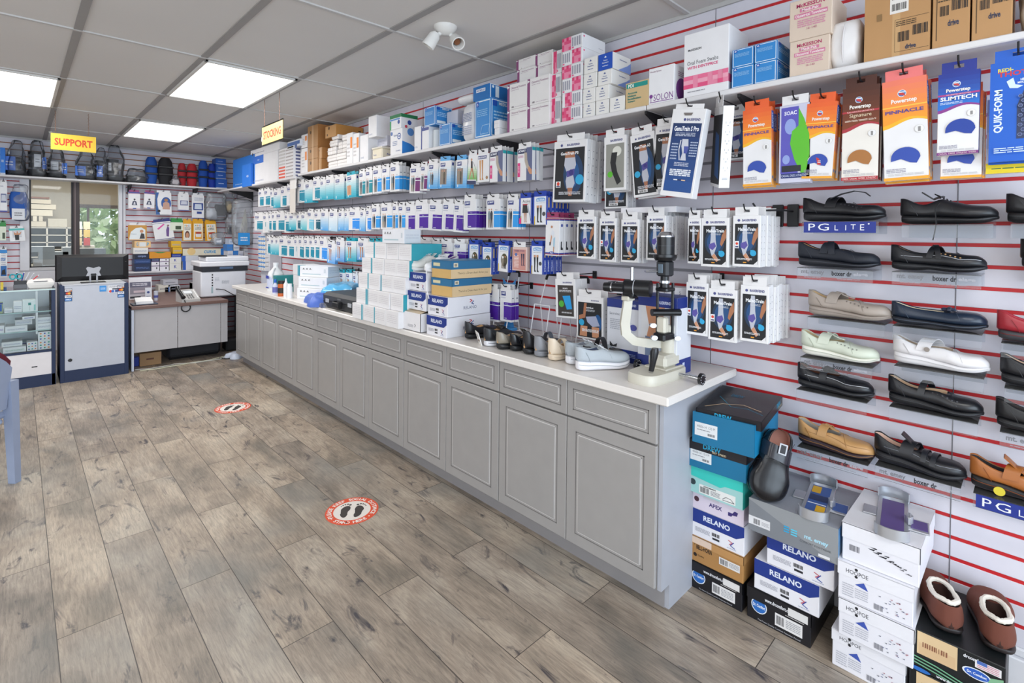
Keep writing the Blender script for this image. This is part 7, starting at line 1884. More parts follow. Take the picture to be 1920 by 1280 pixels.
m = MB(); m.lathe([(0, 0), (.06, 0), (.065, .01), (.075, .06), (0, .06)], '#27448c', 24); m.lathe([(.0, .06), (.08, .06), (.08, .068), (.02, .082), (0, .082)], '#9fb0bc', 24)
tag(put(m.build('bowl', None, True), (.06, 6.86, .346)), 'blue plastic bowl with a grey lid behind the dotted boxes', 'bowl', GC_)

# monitor, seen from behind
cy = 6.80
a = (0.562, 1.202, 0.589, 0.265)
e = empty('computer_monitor', (a[0], cy, .957), 'wide black computer monitor seen from behind on the sales counter', 'monitor')
m = MB(); w, hh = a[2], .27; z0 = .02
m.rings([[(x * s, y, z) for x, z in ((-w / 2, z0), (w / 2, z0), (w / 2, z0 + hh), (-w / 2, z0 + hh))] for s, y in ((1, .02), (1, .0))], M('#0c0b0e', .5))
m.rings([[(x, y, z) for x, z in ((-w / 2 + i, z0 + i), (w / 2 - i, z0 + i), (w / 2 - i, z0 + hh - i * .6), (-w / 2 + i, z0 + hh - i * .6))] for i, y in ((0.0, 0), (.012, -.012), (.05, -.03))], M('#0e0d10', .45))
m.bx(-w / 2 + .02, -.022, z0 + hh * .68, w / 2 - .02, -.012, z0 + hh * .72, '#3a3840', .004); m.build('housing', e)
m = MB(); m.bx(-w / 2 + .01, .0205, z0 + .01, w / 2 - .01, .022, z0 + hh - .01, '#0d0d10'); m.build('screen', e)
m = MB(); m.prism([(-.06, z0 + .13), (-.045, z0 + .145), (.0, z0 + .13), (.045, z0 + .145), (.06, z0 + .13), (.045, z0 + .09), (.06, z0 + .05), (.03, z0 + .05), (.02, z0 + .075), (-.02, z0 + .075), (-.03, z0 + .05), (-.06, z0 + .05), (-.045, z0 + .09)], 1, -.04, -.03, '#a9abb2'); m.bx(-.035, -.042, -.0, -.02, -.03, .08, '#9a9ca2', .002); m.bx(.02, -.042, 0, .035, -.03, .08, '#9a9ca2', .002); m.build('mount', e)
m = MB(); m.bx(-.1, -.06, -.002, .1, .08, .008, '#1b1a1e', .003); m.build('foot', e)
# items on the case top
ZC_ = .931
e = empty('pen_cup', (0.018, 6.8, 0.965)[:2] + (ZC_,), 'black mesh pen holder full of scissors and pens', 'pen holder')
m = MB(); m.bx(-.045, -.035, 0, .045, .035, .075, '#2a2b30', .003); m.bx(-.048, -.04, 0, .048, .0, .04, '#5a5c62', .003); m.build('holder', e)
e2 = empty('scissors', e.location + Vector((-.03, .0, .03)), 'scissors with teal loops standing in the pen holder', 'scissors')
m = MB(); m.bx(-.004, -.002, 0, .004, .002, .07, '#b9bcc2'); m.build('blades', e2)
m = MB()
for s_ in (-1, 1): m.tube([(s_ * .022 + .02 * math.cos(t), 0, .085 + .024 * math.sin(t)) for t in [2 * PI * k / 14 for k in range(15)]], .006, '#1f9aa8', 8)
m.build('handles', e2, True)
for k, (dx, col, tl) in enumerate(((.0, '#2f3f9c', .2), (.015, '#c9ccd4', .35), (.03, '#b9bcc8', .5), (.036, '#c8323c', .75), (-.01, '#26262c', -.1))):
    m = MB(); m.cyl((0, 0, 0), (0, 0, .13), .0045, col, n=10); m.cyl((0, 0, .13), (0, 0, .14), .004, '#e2e2e6', n=10)
    tag(put(m.build('pen'), tuple(e.location + Vector((dx, .012, .02))), 0, (0, tl, 0)), ('blue', 'silver', 'grey', 'red', 'black')[k] + ' pen standing in the pen holder', 'pen', 'pens in the holder')
a = (0.161, 6.8, 0.95)
m = MB(); m.rings([[(x * s, y * s, z) for x, y in ((-.1, -.07), (.1, -.07), (.1, .09), (-.1, .09))] for s, z in ((.8, 0), (.95, .03), (1, .05), (.9, .075), (.8, .08))], M('#e4e0dc', .4)); m.bx(-.05, -.075, .062, .05, -.055, .066, '#3a3a40')
tag(put(m.build('receipt_printer'), (a[0], 6.82, ZC_)), 'cream receipt printer between the pen holder and the monitor', 'printer')
for px, w_, hh, col, lab in ((8, .035, .035, '#1b1b20', 'small black box on the glass case top'), (18, .02, .07, '#c8b03a', 'yellow marker standing on the glass case top')):
    x = a[0] - (76 - px) * .0046; m = MB(); m.bx(-w_ / 2, -.02, 0, w_ / 2, .02, hh, col, .004); tag(put(m.build('desk_item'), (x, 6.75, ZC_)), lab, 'desk item')

# ---------------------------------------------------------------- desk with phone and printer
DX0, DX1, DY, DZ = .862, 2.38, 6.655, .69
e = empty('desk', ((DX0 + DX1) / 2, DY, 0), 'grey-panelled desk with a dark wood edge between the sales counter and the cabinets', 'desk')
h = (DX1 - DX0) / 2; c0 = (DX0 + DX1) / 2
m = MB(); m.bx(-h, 0, DZ - .035, .875 - c0 + (1.79 - .875), 1.0, DZ, M('#6b5048', .4), .003); m.bx(-h, 1.0, DZ - .035, h, 1.80, DZ, M('#6b5048', .4), .003); m.build('top', e)
for a, b in ((.885, 1.283), (1.288, 1.716), (1.72, 1.79)):
    m = MB(); m.bx(a - c0, .03, .19, b - c0, .045, DZ - .036, '#b1aeb0', .002); m.build('modesty_panel', e)
m = MB(); m.bx(-h, .005, 0, -h + .022, .55, DZ - .036, '#c9d0e0', .002); m.build('leg', e)
m = MB(); m.bx(.87, .45 - 0, 0, .9, .8, DZ - .036, '#8a8a90'); m.bx(-h + .0, 1.6, 0, -h + .03, 1.78, DZ - .036, '#8a8a90'); m.bx(h - .03, 1.6, 0, h, 1.78, DZ - .036, '#8a8a90'); o = m.build('leg', e)
def on(px, py, z=DZ): return None
# phone
a = (1.403, 6.712, 0.69)
e = empty('desk_phone', (a[0], a[1] + .08, DZ), 'silver and black office phone with a coiled cord on the desk edge', 'phone', None, .15)
m = MB(); m.rings([[(x, y * c + .0, z + (y + .09) * t) for x, y, z in ((-.09, -.09, 0), (.10, -.09, 0), (.10, .09, 0), (-.09, .09, 0))] for c, t, z in ((1, 0, 0),)] + [[(-.09, -.09, .03), (.10, -.09, .03), (.10, .09, .13), (-.09, .09, .13)]], M('#b9b7b4', .35))
m.build('body', e)
m = MB(); q = Fr(m, (-.05, -.09, .03), (1, 0, 0), Vector((0, .18, .10)).normalized(), .15, .2059)
q.r(.1, .55, .75, .9, '#8f9296'); q.r(.14, .6, .71, .85, '#d9dcde')
for i in range(3):
    for j in range(4): q.r(.2 + i * .16, .08 + j * .11, .31 + i * .16, .15 + j * .11, '#3a3a3e')
q.r(.86, .1, .92, .9, '#e6e6e6'); m.build('keypad', e)
m = MB(); m.tube([(-.075, -.09, .055), (-.078, -.06, .075), (-.078, .06, .14), (-.075, .09, .16)], [.024, .018, .018, .024], M('#17171a', .35), 10); m.build('handset', e, True)
m = MB(); pts = []
for k in range(60): t = k / 59; ang = t * 2 * PI; pts.append((-.06 + .045 * math.sin(ang) + .003 * math.cos(k * 2.4), -.115 + .003 * math.sin(k * 2.4), -.01 - .045 + .045 * math.cos(ang)))
m.tube(pts, .006, '#1b1b1e', 6, False); m.tube([(-.06, -.115, -.01), (-.07, -.1, .03)], .005, '#1b1b1e'); m.build('coiled_cord', e, True)
# multifunction printer
e = empty('office_printer', ((1.834, 7.0, 0.683)[0], 7.0, DZ + .0), 'white multifunction printer with a black band on the desk beside the worktop', 'printer')
a = (1.87, 1.006, 0.503, 0.325); w = a[2]; hh = a[3]
m = MB(); m.bx(-w / 2, 0, .008, w / 2, .42, hh * .97, '#dfe0e6', .012)
f = Fr(m, (-w / 2, 0, 0), (1, 0, 0), (0, 0, 1), w, hh)
for k in range(5): f.r(.23, .42 + k * .1, .26, .48 + k * .1, '#2a2a30')
f.r(.22, .16, .26, .4, '#9fb6bc'); f.lines(.45, .5, .62, .62, 4, '#9aa0aa'); f.lines(.3, .6, .4, .75, 3, '#b9bcc4'); m.build('body', e)
m = MB(); m.bx(-w / 2 + .01, -.005, hh * .965, w / 2 + .02, .42, hh * 1.16, '#22262e', .004); f = Fr(m, (-w / 2, -.0052, hh), (1, 0, 0), (0, 0, 1), w, hh * .2); f.r(.4, .3, .7, .7, '#5a7496'); m.build('paper_slot', e)
m = MB(); m.bx(-w / 2 - .015, -.02, hh * 1.16, w / 2 + .035, .43, hh * 1.34, '#e2e2e6', .008); m.bx(-w * .38, -.0, hh * 1.34, w / 2 + .035, .40, hh * 1.52, '#dcdde2', .012); m.bx(-w * .42, .05, hh * 1.50, w * .1, .3, hh * 1.56, '#202228', .003); m.build('scanner_lid', e)
m = MB(); m.tube([(-.09, -.004, .10), (-.07, -.03, .10), (.0, -.03, .085), (.08, -.03, .03), (.12, -.02, .006), (.2, .0, .004)], .005, '#151518', 8); m.build('cable', e, True)
# things on the desk
def dbox(kind_col, xl, yt, xr, yb, Y): pass
DB = [
('#d9d6d6',1.041,1.002,0.22,0.258,'glossy counter brochure in a white stand,left end of the desk'),
][0]
m = MB(); w, hh = DB[3], DB[4]; m.bx(-w / 2, 0, 0, w / 2, .012, hh, '#dcdadf'); f = Fr(m, (-w / 2, 0, 0), (1, 0, 0), (0, 0, 1), w, hh); f.r(.04, .12, .96, .78, '#8a8490'); f.r(.04, .55, .96, .78, '#5e5c70'); f.lines(.15, .6, .8, .74, 2, '#d9d6de'); f.r(.2, .3, .8, .4, '#c9b8c0'); f.r(.04, .05, .5, .14, '#2a2a34'); f.r(.04, .14, .96, .24, '#b9b4bc')
tag(put(m.build('brochure_stand'), (DB[1], 7.35, DZ), 0, (-.12, 0, 0)), DB[5], 'brochure')
for kx in [
('#dfe0e8',1.077,0.881,0.06,0.153,'small white leaflet standing before the brochure',0.03),
('#c9ccd8',1.15,0.808,0.046,0.111,'white cup with a blue band',0.05),
]:
    m = MB(); w, hh = kx[3], kx[4]
    if 'cup' in kx[5]: m.lathe([(0, 0), (w * .42, 0), (w * .5, hh), (w * .44, hh), (w * .38, .01), (0, .01)], kx[0], 18); m.lathe([(w * .47, hh * .3), (w * .50, hh * .55)], '#5a5fa8', 18, cap=False)
    else: m.bx(-w / 2, 0, 0, w / 2, .01, hh, kx[0]); f = Fr(m, (-w / 2, 0, 0), (1, 0, 0), (0, 0, 1), w, hh); f.e(.5, .66, .22, '#3a4a8c'); f.lines(.2, .15, .8, .4, 3, '#8a90a8')
    tag(put(m.build('cup' if 'cup' in kx[5] else 'leaflet', None, False), (kx[1], 7.1, DZ)), kx[5], 'cup' if 'cup' in kx[5] else 'leaflet')
a = (0.935, 6.66, 0.69)
e = empty('card_terminal', (.99, 6.80, DZ), 'white card terminal on a dark pad at the left end of the desk', 'card terminal')
m = MB(); m.bx(-.11, -.08, 0, .12, .1, .012, '#2c3446', .004); m.build('pad', e)
m = MB(); m.rings([[(x, y, .012 + z) for x, y, z in ((-.075, -.06, 0), (.08, -.06, 0), (.08, .06, 0), (-.075, .06, 0))], [(-.08, -.06, .04), (.075, -.06, .04), (.07, .05, .075), (-.075, .05, .075)]], M('#e3e2e2', .35)); m.build('body', e)
for kx in [
('#b9b9c2',1.459,0.851,0.167,0.071),
('#d6d9e2',1.506,0.777,0.121,0.071),
('#c9ccd6',1.506,0.706,0.109,0.086),
('#dcd9d0',1.378,0.715,0.112,0.091),
('#3a6ab0',1.419,0.782,0.053,0.064),
('#c4c2c6',1.78,0.804,0.128,0.103),
('#a9a8ac',1.78,0.694,0.128,0.095),
]:
    m = MB(); w, hh = kx[3], kx[4] - .002; m.bx(-w / 2, 0, 0, w / 2, .2, hh, kx[0], .002); f = Fr(m, (-w / 2, 0, 0), (1, 0, 0), (0, 0, 1), w, hh); f.lines(.15, .35, .8, .6, 1, '#6a6c78')
    z = max(DZ, kx[2] - kx[4]); tag(put(m.build('product_box'), (kx[1], 8.0, z if z > DZ + .05 else DZ)), 'small box in the pile behind the office phone', 'box', 'small boxes piled behind the phone')
# under the desk
for kx in ((1.0, 7.0, .20, .10, .14, '#a58058', 'brown carton under the desk', 'box', 'carton'), (.925, 7.05, .1, .1, .1, '#1f3fb0', 'blue box under the desk beside its leg', 'box', 'storage_box')):
    m = MB(); m.bx(-kx[2] / 2, 0, 0, kx[2] / 2, kx[3], kx[4], kx[5], .003); f = Fr(m, (-kx[2] / 2, 0, 0), (1, 0, 0), (0, 0, 1), kx[2], kx[4]); f.r(.3, .45, .65, .58, '#6a4030') if 'carton' == kx[8] else None
    tag(put(m.build(kx[8]), (kx[0] + (.06 if kx[8] == 'carton' else 0), kx[1] - .15, 0)), kx[6], kx[7])
e = empty('suitcase', (1.52, 6.95, 0), 'black soft suitcase lying under the desk', 'suitcase')
m = MB(); m.bx(-.29, 0, .0, .27, .42, .20, M('#1a1a1f', .7), .035); m.bx(-.27, -.006, .04, .25, .02, .15, M('#222228', .7), .02); m.build('shell', e)
m = MB(); m.tube([(-.1, -.01, .17), (-.07, -.03, .175), (.04, -.03, .175), (.07, -.01, .17)], .008, '#101014', 8); m.build('handle', e)
m = crumple(.16, .2, .03, '#cfd6e6', 5, 10, 8); tag(put(m.build('paper_sheet', None, True), (1.6, 6.99, .2), .3), 'crumpled white paper on the suitcase', 'paper')
m = crumple(.2, .16, .06, '#c3cad8', 9, 10, 8); tag(put(m.build('paper_sheet', None, True), (1.86, 6.62, .0), .3), 'crumpled white paper on the floor by the cabinets', 'paper')
m = MB(); m.bx(-.1, 0, 0, .1, .2, .15, '#17171b', .02); tag(put(m.build('power_adapter'), (1.96, 7.0, 0)), 'dark device under the right end of the desk', 'device')
for k, (pts, col, lab) in enumerate((([(.93, 6.62), (1.1, 6.60), (1.35, 6.64), (1.6, 6.66), (1.78, 6.74), (1.9, 6.9)], '#c9c9b0', 'pale cable along the floor before the suitcase'), ([(.9, 6.7), (1.05, 6.66), (1.25, 6.70), (1.5, 6.62), (1.72, 6.64), (1.85, 6.72), (2.0, 6.78)], '#b9b9b4', 'grey cable lying under the desk front'), ([(1.7, 6.68), (1.76, 6.58), (1.82, 6.63), (1.9, 6.70)], '#1b1b1f', 'short black cable near the cabinet toe kick'))):
    m = MB(); pp = []
    for a, b in zip(pts, pts[1:]):
        for i in range(5): t = i / 5; pp.append((a[0] + (b[0] - a[0]) * t, a[1] + (b[1] - a[1]) * t + .01 * math.sin(i + k), .006))
    m.tube(pp, .005, col, 6); tag(m.build('cable', None, True), lab, 'cable', 'cables under the desk')

# ---------------------------------------------------------------- low back shelf with boxes
zl = (1.39, 8.3, 0.957)[2]
m = MB(); m.bx(1.03, 8.22, zl - .022, 2.38, 8.485, zl, '#d4d2d6', .003); tag(m.build('wall_shelf'), 'low white shelf on the back wall above the desk, full of small boxes', 'shelf')
_tops.clear()
def by_rows(rows, Y, base, grp):
    for r in rows:
        col, x, zt, w, h, lab, deco = r
        z, hh = settle(base, x, w, zt, h, .04)
        cbox(x - w / 2, x + w / 2 - .002, z, hh - .001, Y, .2, col, lab, {'l': LN(), 'n': LN('#5a76b0'), 'p': lambda f: (f.r(0, .9, 1, 1, '#6a3a7c'), f.r(.6, .35, .75, .7, '#2a2a30')), 'k': lambda f: f.t('K', .4, .3, .6, .75, '#3a4aa8', True), 'b': lambda f: f.r(0, 0, .22, 1, '#2a5fc0'), 'c': lambda f: (f.e(.2, .6, .1, '#e8c88a'), f.t('CURVE', .5, .3, .8, .75, '#2f93c8', True), f.r(.92, 0, 1, 1, '#2a78c8')), 'g': lambda f: (f.r(.3, .15, .7, .85, '#dfe2e2'), f.t('G', .12, .25, .24, .8, '#3a9cc8', True), f.t('P', .76, .25, .88, .8, '#3a9cc8', True)), 'o': lambda f: f.p([(.2, 1), (.8, 1), (.6, .8), (.4, .8)], '#4a8a4a'), 'v': lambda f: f.t('compex', .2, .3, .8, .7, '#8a9cc8', True)}[deco], 'product_box', 'box', grp)
by_rows([
('#1d2c50',1.188,1.061,0.179,0.085,'dark navy box,lowest at the left end of the low back shelf','n'),
('#27447a',1.188,1.121,0.179,0.067,'blue box,middle of the navy pile on the low back shelf','n'),
('#141e3a',1.182,1.189,0.155,0.063,'navy box with a white word,top of the navy pile','v'),
('#e4e2de',1.168,1.273,0.161,0.081,'cream box on the navy pile','l'),
('#e6bd84',1.189,1.358,0.179,0.081,'orange-cream box on the cream box','g'),
('#e6e4ea',1.328,1.028,0.089,0.057,'white purple-edged box,lowest left of six','p'),
('#e6e4ea',1.43,1.024,0.103,0.058,'white purple-edged box,lowest right of six','p'),
('#e6e4ea',1.328,1.085,0.089,0.054,'white purple-edged box,middle left of six','p'),
('#e6e4ea',1.43,1.082,0.103,0.054,'white purple-edged box,middle right of six','p'),
('#3a3f66',1.328,1.128,0.089,0.04,'dark box on top of the purple-edged boxes','l'),
('#e6e4ea',1.43,1.126,0.103,0.041,'white purple-edged box,top right of six','p'),
('#d8901e',1.383,1.213,0.246,0.083,'long orange box above the purple-edged boxes','o'),
('#e4e2dc',1.556,1.053,0.137,0.084,'cream box with a blue letter,lower','k'),
('#e4e2dc',1.556,1.137,0.137,0.081,'cream box with a blue letter,upper','k'),
('#e0b01c',1.581,1.272,0.112,0.088,'bright yellow box,lower of two','l'),
('#e0b01c',1.566,1.357,0.118,0.081,'bright yellow box,upper of two','l'),
('#2c3f9c',1.569,1.181,0.112,0.042,'thin blue box under the yellow boxes','l'),
('#dfe2e8',1.724,1.077,0.161,0.093,'white box with a blue end,lower','b'),
('#d4d8e0',1.731,1.155,0.199,0.075,'white box with a blue end,upper','b'),
('#e3dcc6',1.899,1.25,0.512,0.095,'long cream box with blue lettering above the printer','c'),
], 8.23, zl, 'boxes on the low back shelf')
# pile of small boxes right of it
pb = [
('#d9dce6',2.164,1.224,0.069,0.098),
('#2f80d0',2.233,1.223,0.07,0.099),
('#d9dce6',2.302,1.222,0.07,0.1),
('#3a86d6',2.16,1.314,0.075,0.083),
('#dfe2ea',2.243,1.314,0.077,0.084),
('#c9d4e6',2.205,1.39,0.111,0.068),
('#dfdfe2',2.391,1.174,0.093,0.085),
('#d9d9dd',2.489,1.172,0.088,0.086),
('#e2e2e4',2.391,1.251,0.093,0.069),
('#d9d9dd',2.489,1.25,0.088,0.07),
('#dadade',2.442,1.32,0.166,0.062),
]
m = MB(); xs = [r[1] for r in pb]; m.bx(min(xs) - .1, 7.94, pb[0][2] - pb[0][4] - .03, 2.38, 8.48, pb[0][2] - pb[0][4] - .008, '#d4d2d6', .003)
tag(m.build('wall_shelf'), 'short white corner shelf carrying small blue and white boxes', 'shelf')
_tops.clear()
for r in pb:
    z, hh = settle(pb[0][2] - pb[0][4] - .008, r[1], r[3], r[2], r[4], .03)
    cbox(r[1] - r[3] / 2, r[1] + r[3] / 2 - .002, z, hh - .001, 7.95, .2, r[0], 'small blue or white box in the corner pile above the printer', LN('#6a86b0'), 'product_box', 'box', 'small boxes piled in the corner')
for i in range(3):
    for j in range(8):
        q = ((6.861, 1.446, 0.099, 0.054), (6.918, 1.049, 0.1, 0.055))
        y = q[0][0] - i * .085; z = q[0][1] - j * (q[0][1] - q[1][1]) / 7.4
        m = MB(); m.bx(-.02, -.038, -.06, .02, .038, 0, '#e2e2e4', .001); F = Fr(m, (-.02, .038, -.06), (0, -1, 0), (0, 0, 1), .076, .06); F.r(0, .68, 1, .95, '#4a8fd6'); F.r(.1, .2, .6, .5, '#d6c8b0')
        tag(put(m.build('blister_card'), (2.22, y + .0, z)), 'tiny blue-topped blister card in the far corner columns', 'blister card', 'tiny blister cards in the far corner')
m = MB(); y_ = (6.861, 1.446, 0.099, 0.054)[0]; m.bx(2.24, y_ - .25, .72, 2.385, y_ + .06, 1.62, '#d2d2d8', .003); tag(m.build('blister_rack'), 'white backing rack of the tiny blister cards', 'rack')
for kx, lab in (((2.05, 6.9, .16, .05), 'upper'), ((2.05, 6.9, .10, .05), 'lower')): pass
for k in range(3):
    m = MB(); m.bx(-.12, -.12, 0, .12, .12, .045, ('#1f3f8c', '#c9c6c0', '#27509c')[k], .003); tag(put(m.build('product_box'), (2.2, 6.72 + .02 * k, DZ + .0 + k * .046)), ('lowest', 'middle', 'top')[k] + ' box of the small pile between the printer and the jugs', 'box')

# ---------------------------------------------------------------- back wall hanging packets
def back_packet(kind, x, zt, w, h, lab, Y=8.32, n=1, tilt=0, d=.02, name='support_packet', cat='support packet', grp='support packets on the back wall'):
    for i in range(n + 1):
        p, used = packet(kind, w, h, d, name, .028)
        if used: p = clone(p)
        put(p, (x + (rnd.uniform(-.01, .01) if i else 0), Y + i * (d + .004), zt), rot=(math.radians(tilt) + (rnd.uniform(-.03, .03) if i else 0), 0, PI / 2))
        tag(p, lab if not i else 'next behind the ' + lab, cat, grp)
    hook(0, 0, 0, 'hook holding the ' + lab, back=.16, grp='black peg hooks in the back slat wall')
    o = [q for q in bpy.data.objects if q.get('label') == 'hook holding the ' + lab][-1]
    o.location = (x, Y - .02, zt + .016); o.rotation_euler = (0, 0, PI / 2)
for r in [
('neck_white',1.112,2.005,0.125,0.225,'collar packet with a purple top,first right of the window',1,0),
('neck_white',1.278,2.009,0.124,0.222,'collar packet with a purple top,second right of the window',1,3),
('posture_back',1.432,2.018,0.183,0.298,'large packet showing a bare back in a blue curve',0,-1),
('belt_white',1.672,2.011,0.121,0.231,'small white belt packet',1,0),
('lumbar_tall',1.844,2.007,0.146,0.334,'tall white packet with a navy belt picture',1,0),
('tan_posture',1.144,1.569,0.201,0.205,'wide tan posture packet',0,0),
('sling',1.411,1.632,0.225,0.255,'tilted white packet with a pink stripe',0,-9),
('green_pack',1.586,1.644,0.151,0.141,'small green-topped packet left of the yellow ones',1,0),
('collar_yellow',1.71,1.639,0.11,0.277,'yellow packet with a woman in a neck collar',0,0),
('lumbar_yellow',1.844,1.643,0.132,0.281,'yellow lumbar packet,left one',1,0),
('lumbar_yellow',1.999,1.639,0.136,0.277,'yellow lumbar packet,right one',1,-4),
]:
    back_packet(*r[:6], n=r[6], tilt=r[7])
for r in [
('box_white',-0.113,2.036,0.055,0.338,'white and purple packet at the left edge of the picture',0,0),
('posture',-0.119,1.569,0.047,0.197,'teal-topped packet at the left edge,under the purple one',0,0),
('hand',-0.007,1.509,0.133,0.149,'packet showing a black wrist brace',0,-4),
('stop',-0.116,1.262,0.055,0.32,'blue and white packet with a shoe photo at the left edge',0,0),
]:
    k = {'box_white': 'belt_white', 'posture': 'green_pack', 'hand': 'tall_white', 'stop': 'tall_white'}[r[0]]
    back_packet(k, *r[1:5], r[5], Y=8.30, n=r[6], tilt=r[7])
for lab_, fn in (('packet showing a black wrist brace', lambda F: (F.r(0, .85, 1, 1, '#4fb8b4'), F.p([(.35, .1), (.6, .1), (.62, .5), (.34, .5)], '#1b1b20'), F.p([(.3, .5), (.7, .5), (.8, .75), (.6, .6), (.52, .82), (.45, .6), (.3, .75)], SK))), ('blue and white packet with a shoe photo at the left edge', lambda F: (F.r(0, .88, 1, 1, '#2f86cc'), F.r(.1, .05, .92, .42, '#2a6ab0'), F.p([(.2, .1), (.8, .1), (.7, .3), (.3, .26)], '#17171b'), F.t('STOP', .12, .6, .8, .7, '#3a7ac0', True)))):
    o = [q for q in bpy.data.objects if q.get('label') == lab_][0]
    m = MB(); d_ = o.dimensions; bb = o.bound_box; w = bb[6][1] - bb[0][1]; z0 = bb[0][2]; F = Fr(m, (-.0115, w / 2, z0), (0, -1, 0), (0, 0, 1), w, -z0); fn(F); m.build('printed_insert', o)

# bagged goods: clear bag with what is in it
def bag(x, y, z, w, h, d, lab, items, mat=BAG, seed=1, name='bagged_brace', cat='bagged brace', top=.35, hang=False, rz=0):
    e = empty(name, (x, y, z), lab, cat, None, rz)
    r = random.Random(seed); m = MB(); rs = []; n = 9
    for i in range(n + 1):
        t = i / n; s = 1 if t < .55 else 1 - (t - .55) / .45 * (1 - top)
        if t < .08: s = .8
        rs.append([((w / 2 * s) * math.copysign(abs(math.cos(a)) ** .7, math.cos(a)) + r.uniform(-.024, .024), (d / 2 * (s if t < .55 else max(.12, s - .35 * (t - .5)))) * math.copysign(abs(math.sin(a)) ** .7, math.sin(a)) + r.uniform(-.02, .02), t * h + r.uniform(-.02, .02) * (0 < i)) for a in [2 * PI * k / 16 for k in range(16)]])
    m.rings(rs, mat); m.build('bag', e, True, 1)
    for (nm, kind, dx, dz, ww, hh, col) in items:
        m = MB()
        if kind == 'boot':
            m.rings([[(dx + cx + (ww * sx_ / 2) * math.cos(a), dd + .05 * math.sin(a), dz + zz) for a in [2 * PI * k / 12 for k in range(12)]] for zz, sx_, cx, dd in ((0, 1, 0, 0), (hh * .2, 1.0, 0, 0), (hh * .35, .62, -ww * .12, 0), (hh * .8, .6, -ww * .14, 0), (hh, .66, -ww * .14, 0))], M(col, .7))
            for q in (.3, .55, .8): m.bx(dx - ww * .48, -.058, dz + hh * q, dx + ww * .2, -.045, dz + hh * q + .02, '#3a3a40')
        elif kind == 'card': m.bx(dx - ww / 2, -.062, dz, dx + ww / 2, -.058, dz + hh, M(col, .4)); f = Fr(m, (dx - ww / 2, -.062, dz), (1, 0, 0), (0, 0, 1), ww, hh); f.lines(.2, .3, .8, .7, 2, '#e6ecf4' if col != '#d9dbe0' else '#77777f')
        elif kind == 'lump': pillow(m, ww, .09, hh, M(col, .7), int(ww * 999), 6, .006); m.v = [(dx + p[1], p[0] * 1.0, dz + p[2]) for p in m.v]
        elif kind == 'cords':
            for q in range(5): m.tube([(dx - .05 + q * .025, -.01, dz), (dx - .02 + q * .016, -.03, dz + hh * .5), (dx + .03, -.01, dz + hh)], .006, col, 6)
        m.build(nm, e, kind != 'card')
    return e
ZS = 2.1225
def bx_(xl, xr): return None
bg = ((-0.003, 2.543, 0.168, 0.398), (0.175, 2.567, 0.166, 0.419), (0.346, 2.526, 0.173, 0.375), (0.616, 2.5, 0.205, 0.367), (0.772, 2.553, 0.148, 0.414), (0.913, 2.605, 0.218, 0.461), (1.14, 2.317, 0.27, 0.19))
bl, gk = '#1f6fd8', '#26262a'
specs = [('bagged dark brace with a blue card, at the left end of the high shelf', [('brace', 'boot', .0, .0, .2, .22, gk), ('card', 'card', -.06, .06, .1, .16, bl)]),
         ('bagged black walking boot with a white card, left of the yellow sign', [('brace', 'boot', 0, 0, .18, .3, '#1b1b1f'), ('card', 'card', .0, .12, .06, .15, '#d9dbe0'), ('tag', 'card', .06, .1, .035, .14, bl)]),
         ('bagged boot with white and blue cards under the yellow sign', [('brace', 'boot', 0, 0, .18, .2, '#212125'), ('card', 'card', -.02, .1, .07, .1, '#d9dbe0'), ('tag', 'card', .07, .06, .05, .13, bl)]),
         ('bagged dark brace with a large blue card right of the yellow sign', [('brace', 'boot', .02, 0, .2, .2, '#2b2b2e'), ('card', 'card', -.05, .05, .1, .12, bl)]),
         ('bagged brace leaning with a slanted blue card', [('brace', 'boot', 0, 0, .13, .26, '#222226'), ('card', 'card', -.02, .05, .06, .14, bl)]),
         ('tallest bagged black boot near the middle of the high shelf', [('brace', 'boot', 0, 0, .2, .29, '#17171a'), ('card', 'card', -.06, .14, .03, .1, '#d9dbe0')]),
         ('flat dark bag lying on the high shelf', [('brace', 'lump', 0, .0, .22, .1, '#232326')])]
for i, (q, (lab, it)) in enumerate(zip(bg, specs)):
    bag(q[0], 8.345, ZS, q[2] * .9, max(.12, q[1] - ZS), .20, lab, it, seed=i + 3, top=.5 if i != 6 else .8)
def brace_stand(q, col, lab, strap='#17171b'):
    e = empty('leg_brace', (q[0], 8.34, ZS), lab, 'leg brace', 'padded braces on the high shelf'); w = q[2]; h = q[1] - ZS
    m = MB(); rs = []
    for i in range(9):
        t = i / 8; ww = w / 2 * (.8 + .25 * math.sin(t * PI)) * (1 if t < .9 else .75); rs.append([(ww * math.cos(a), .055 * math.sin(a), h * t) for a in [2 * PI * k / 14 for k in range(14)]])
    m.rings(rs, M(col, .8)); m.build('pad', e, True)
    for t in (.35, .62): m = MB(); m.bx(-w * .5, -.066, h * t, w * .5, -.05, h * t + .025, strap, .004); m.build('strap', e)
for q, col, lab in zip(((1.299, 2.488, 0.136, 0.336), (1.459, 2.492, 0.171, 0.334), (1.652, 2.439, 0.102, 0.289), (1.774, 2.444, 0.13, 0.285), (1.913, 2.504, 0.12, 0.342), (2.024, 2.47, 0.103, 0.307)), ('#1a4c9c', '#1b1b1f', '#a8242c', '#b0262e', '#1a4ca4', '#16389c'), ('blue padded brace standing left of the black one', 'black padded brace between the blue and the red ones', 'red padded brace, left one', 'red padded brace, right one', 'tall blue padded brace right of the red ones', 'short blue padded brace beside the blue boxes')):
    brace_stand(q, col, lab)
bag((1.557, 8.2, 2.158)[0] - .0, 8.24, ZS, .12, .12, .06, 'small clear bag slumped before the red braces', [('lump', 'lump', 0, .01, .08, .07, '#b9b4b8')], seed=31)
_tops.clear()
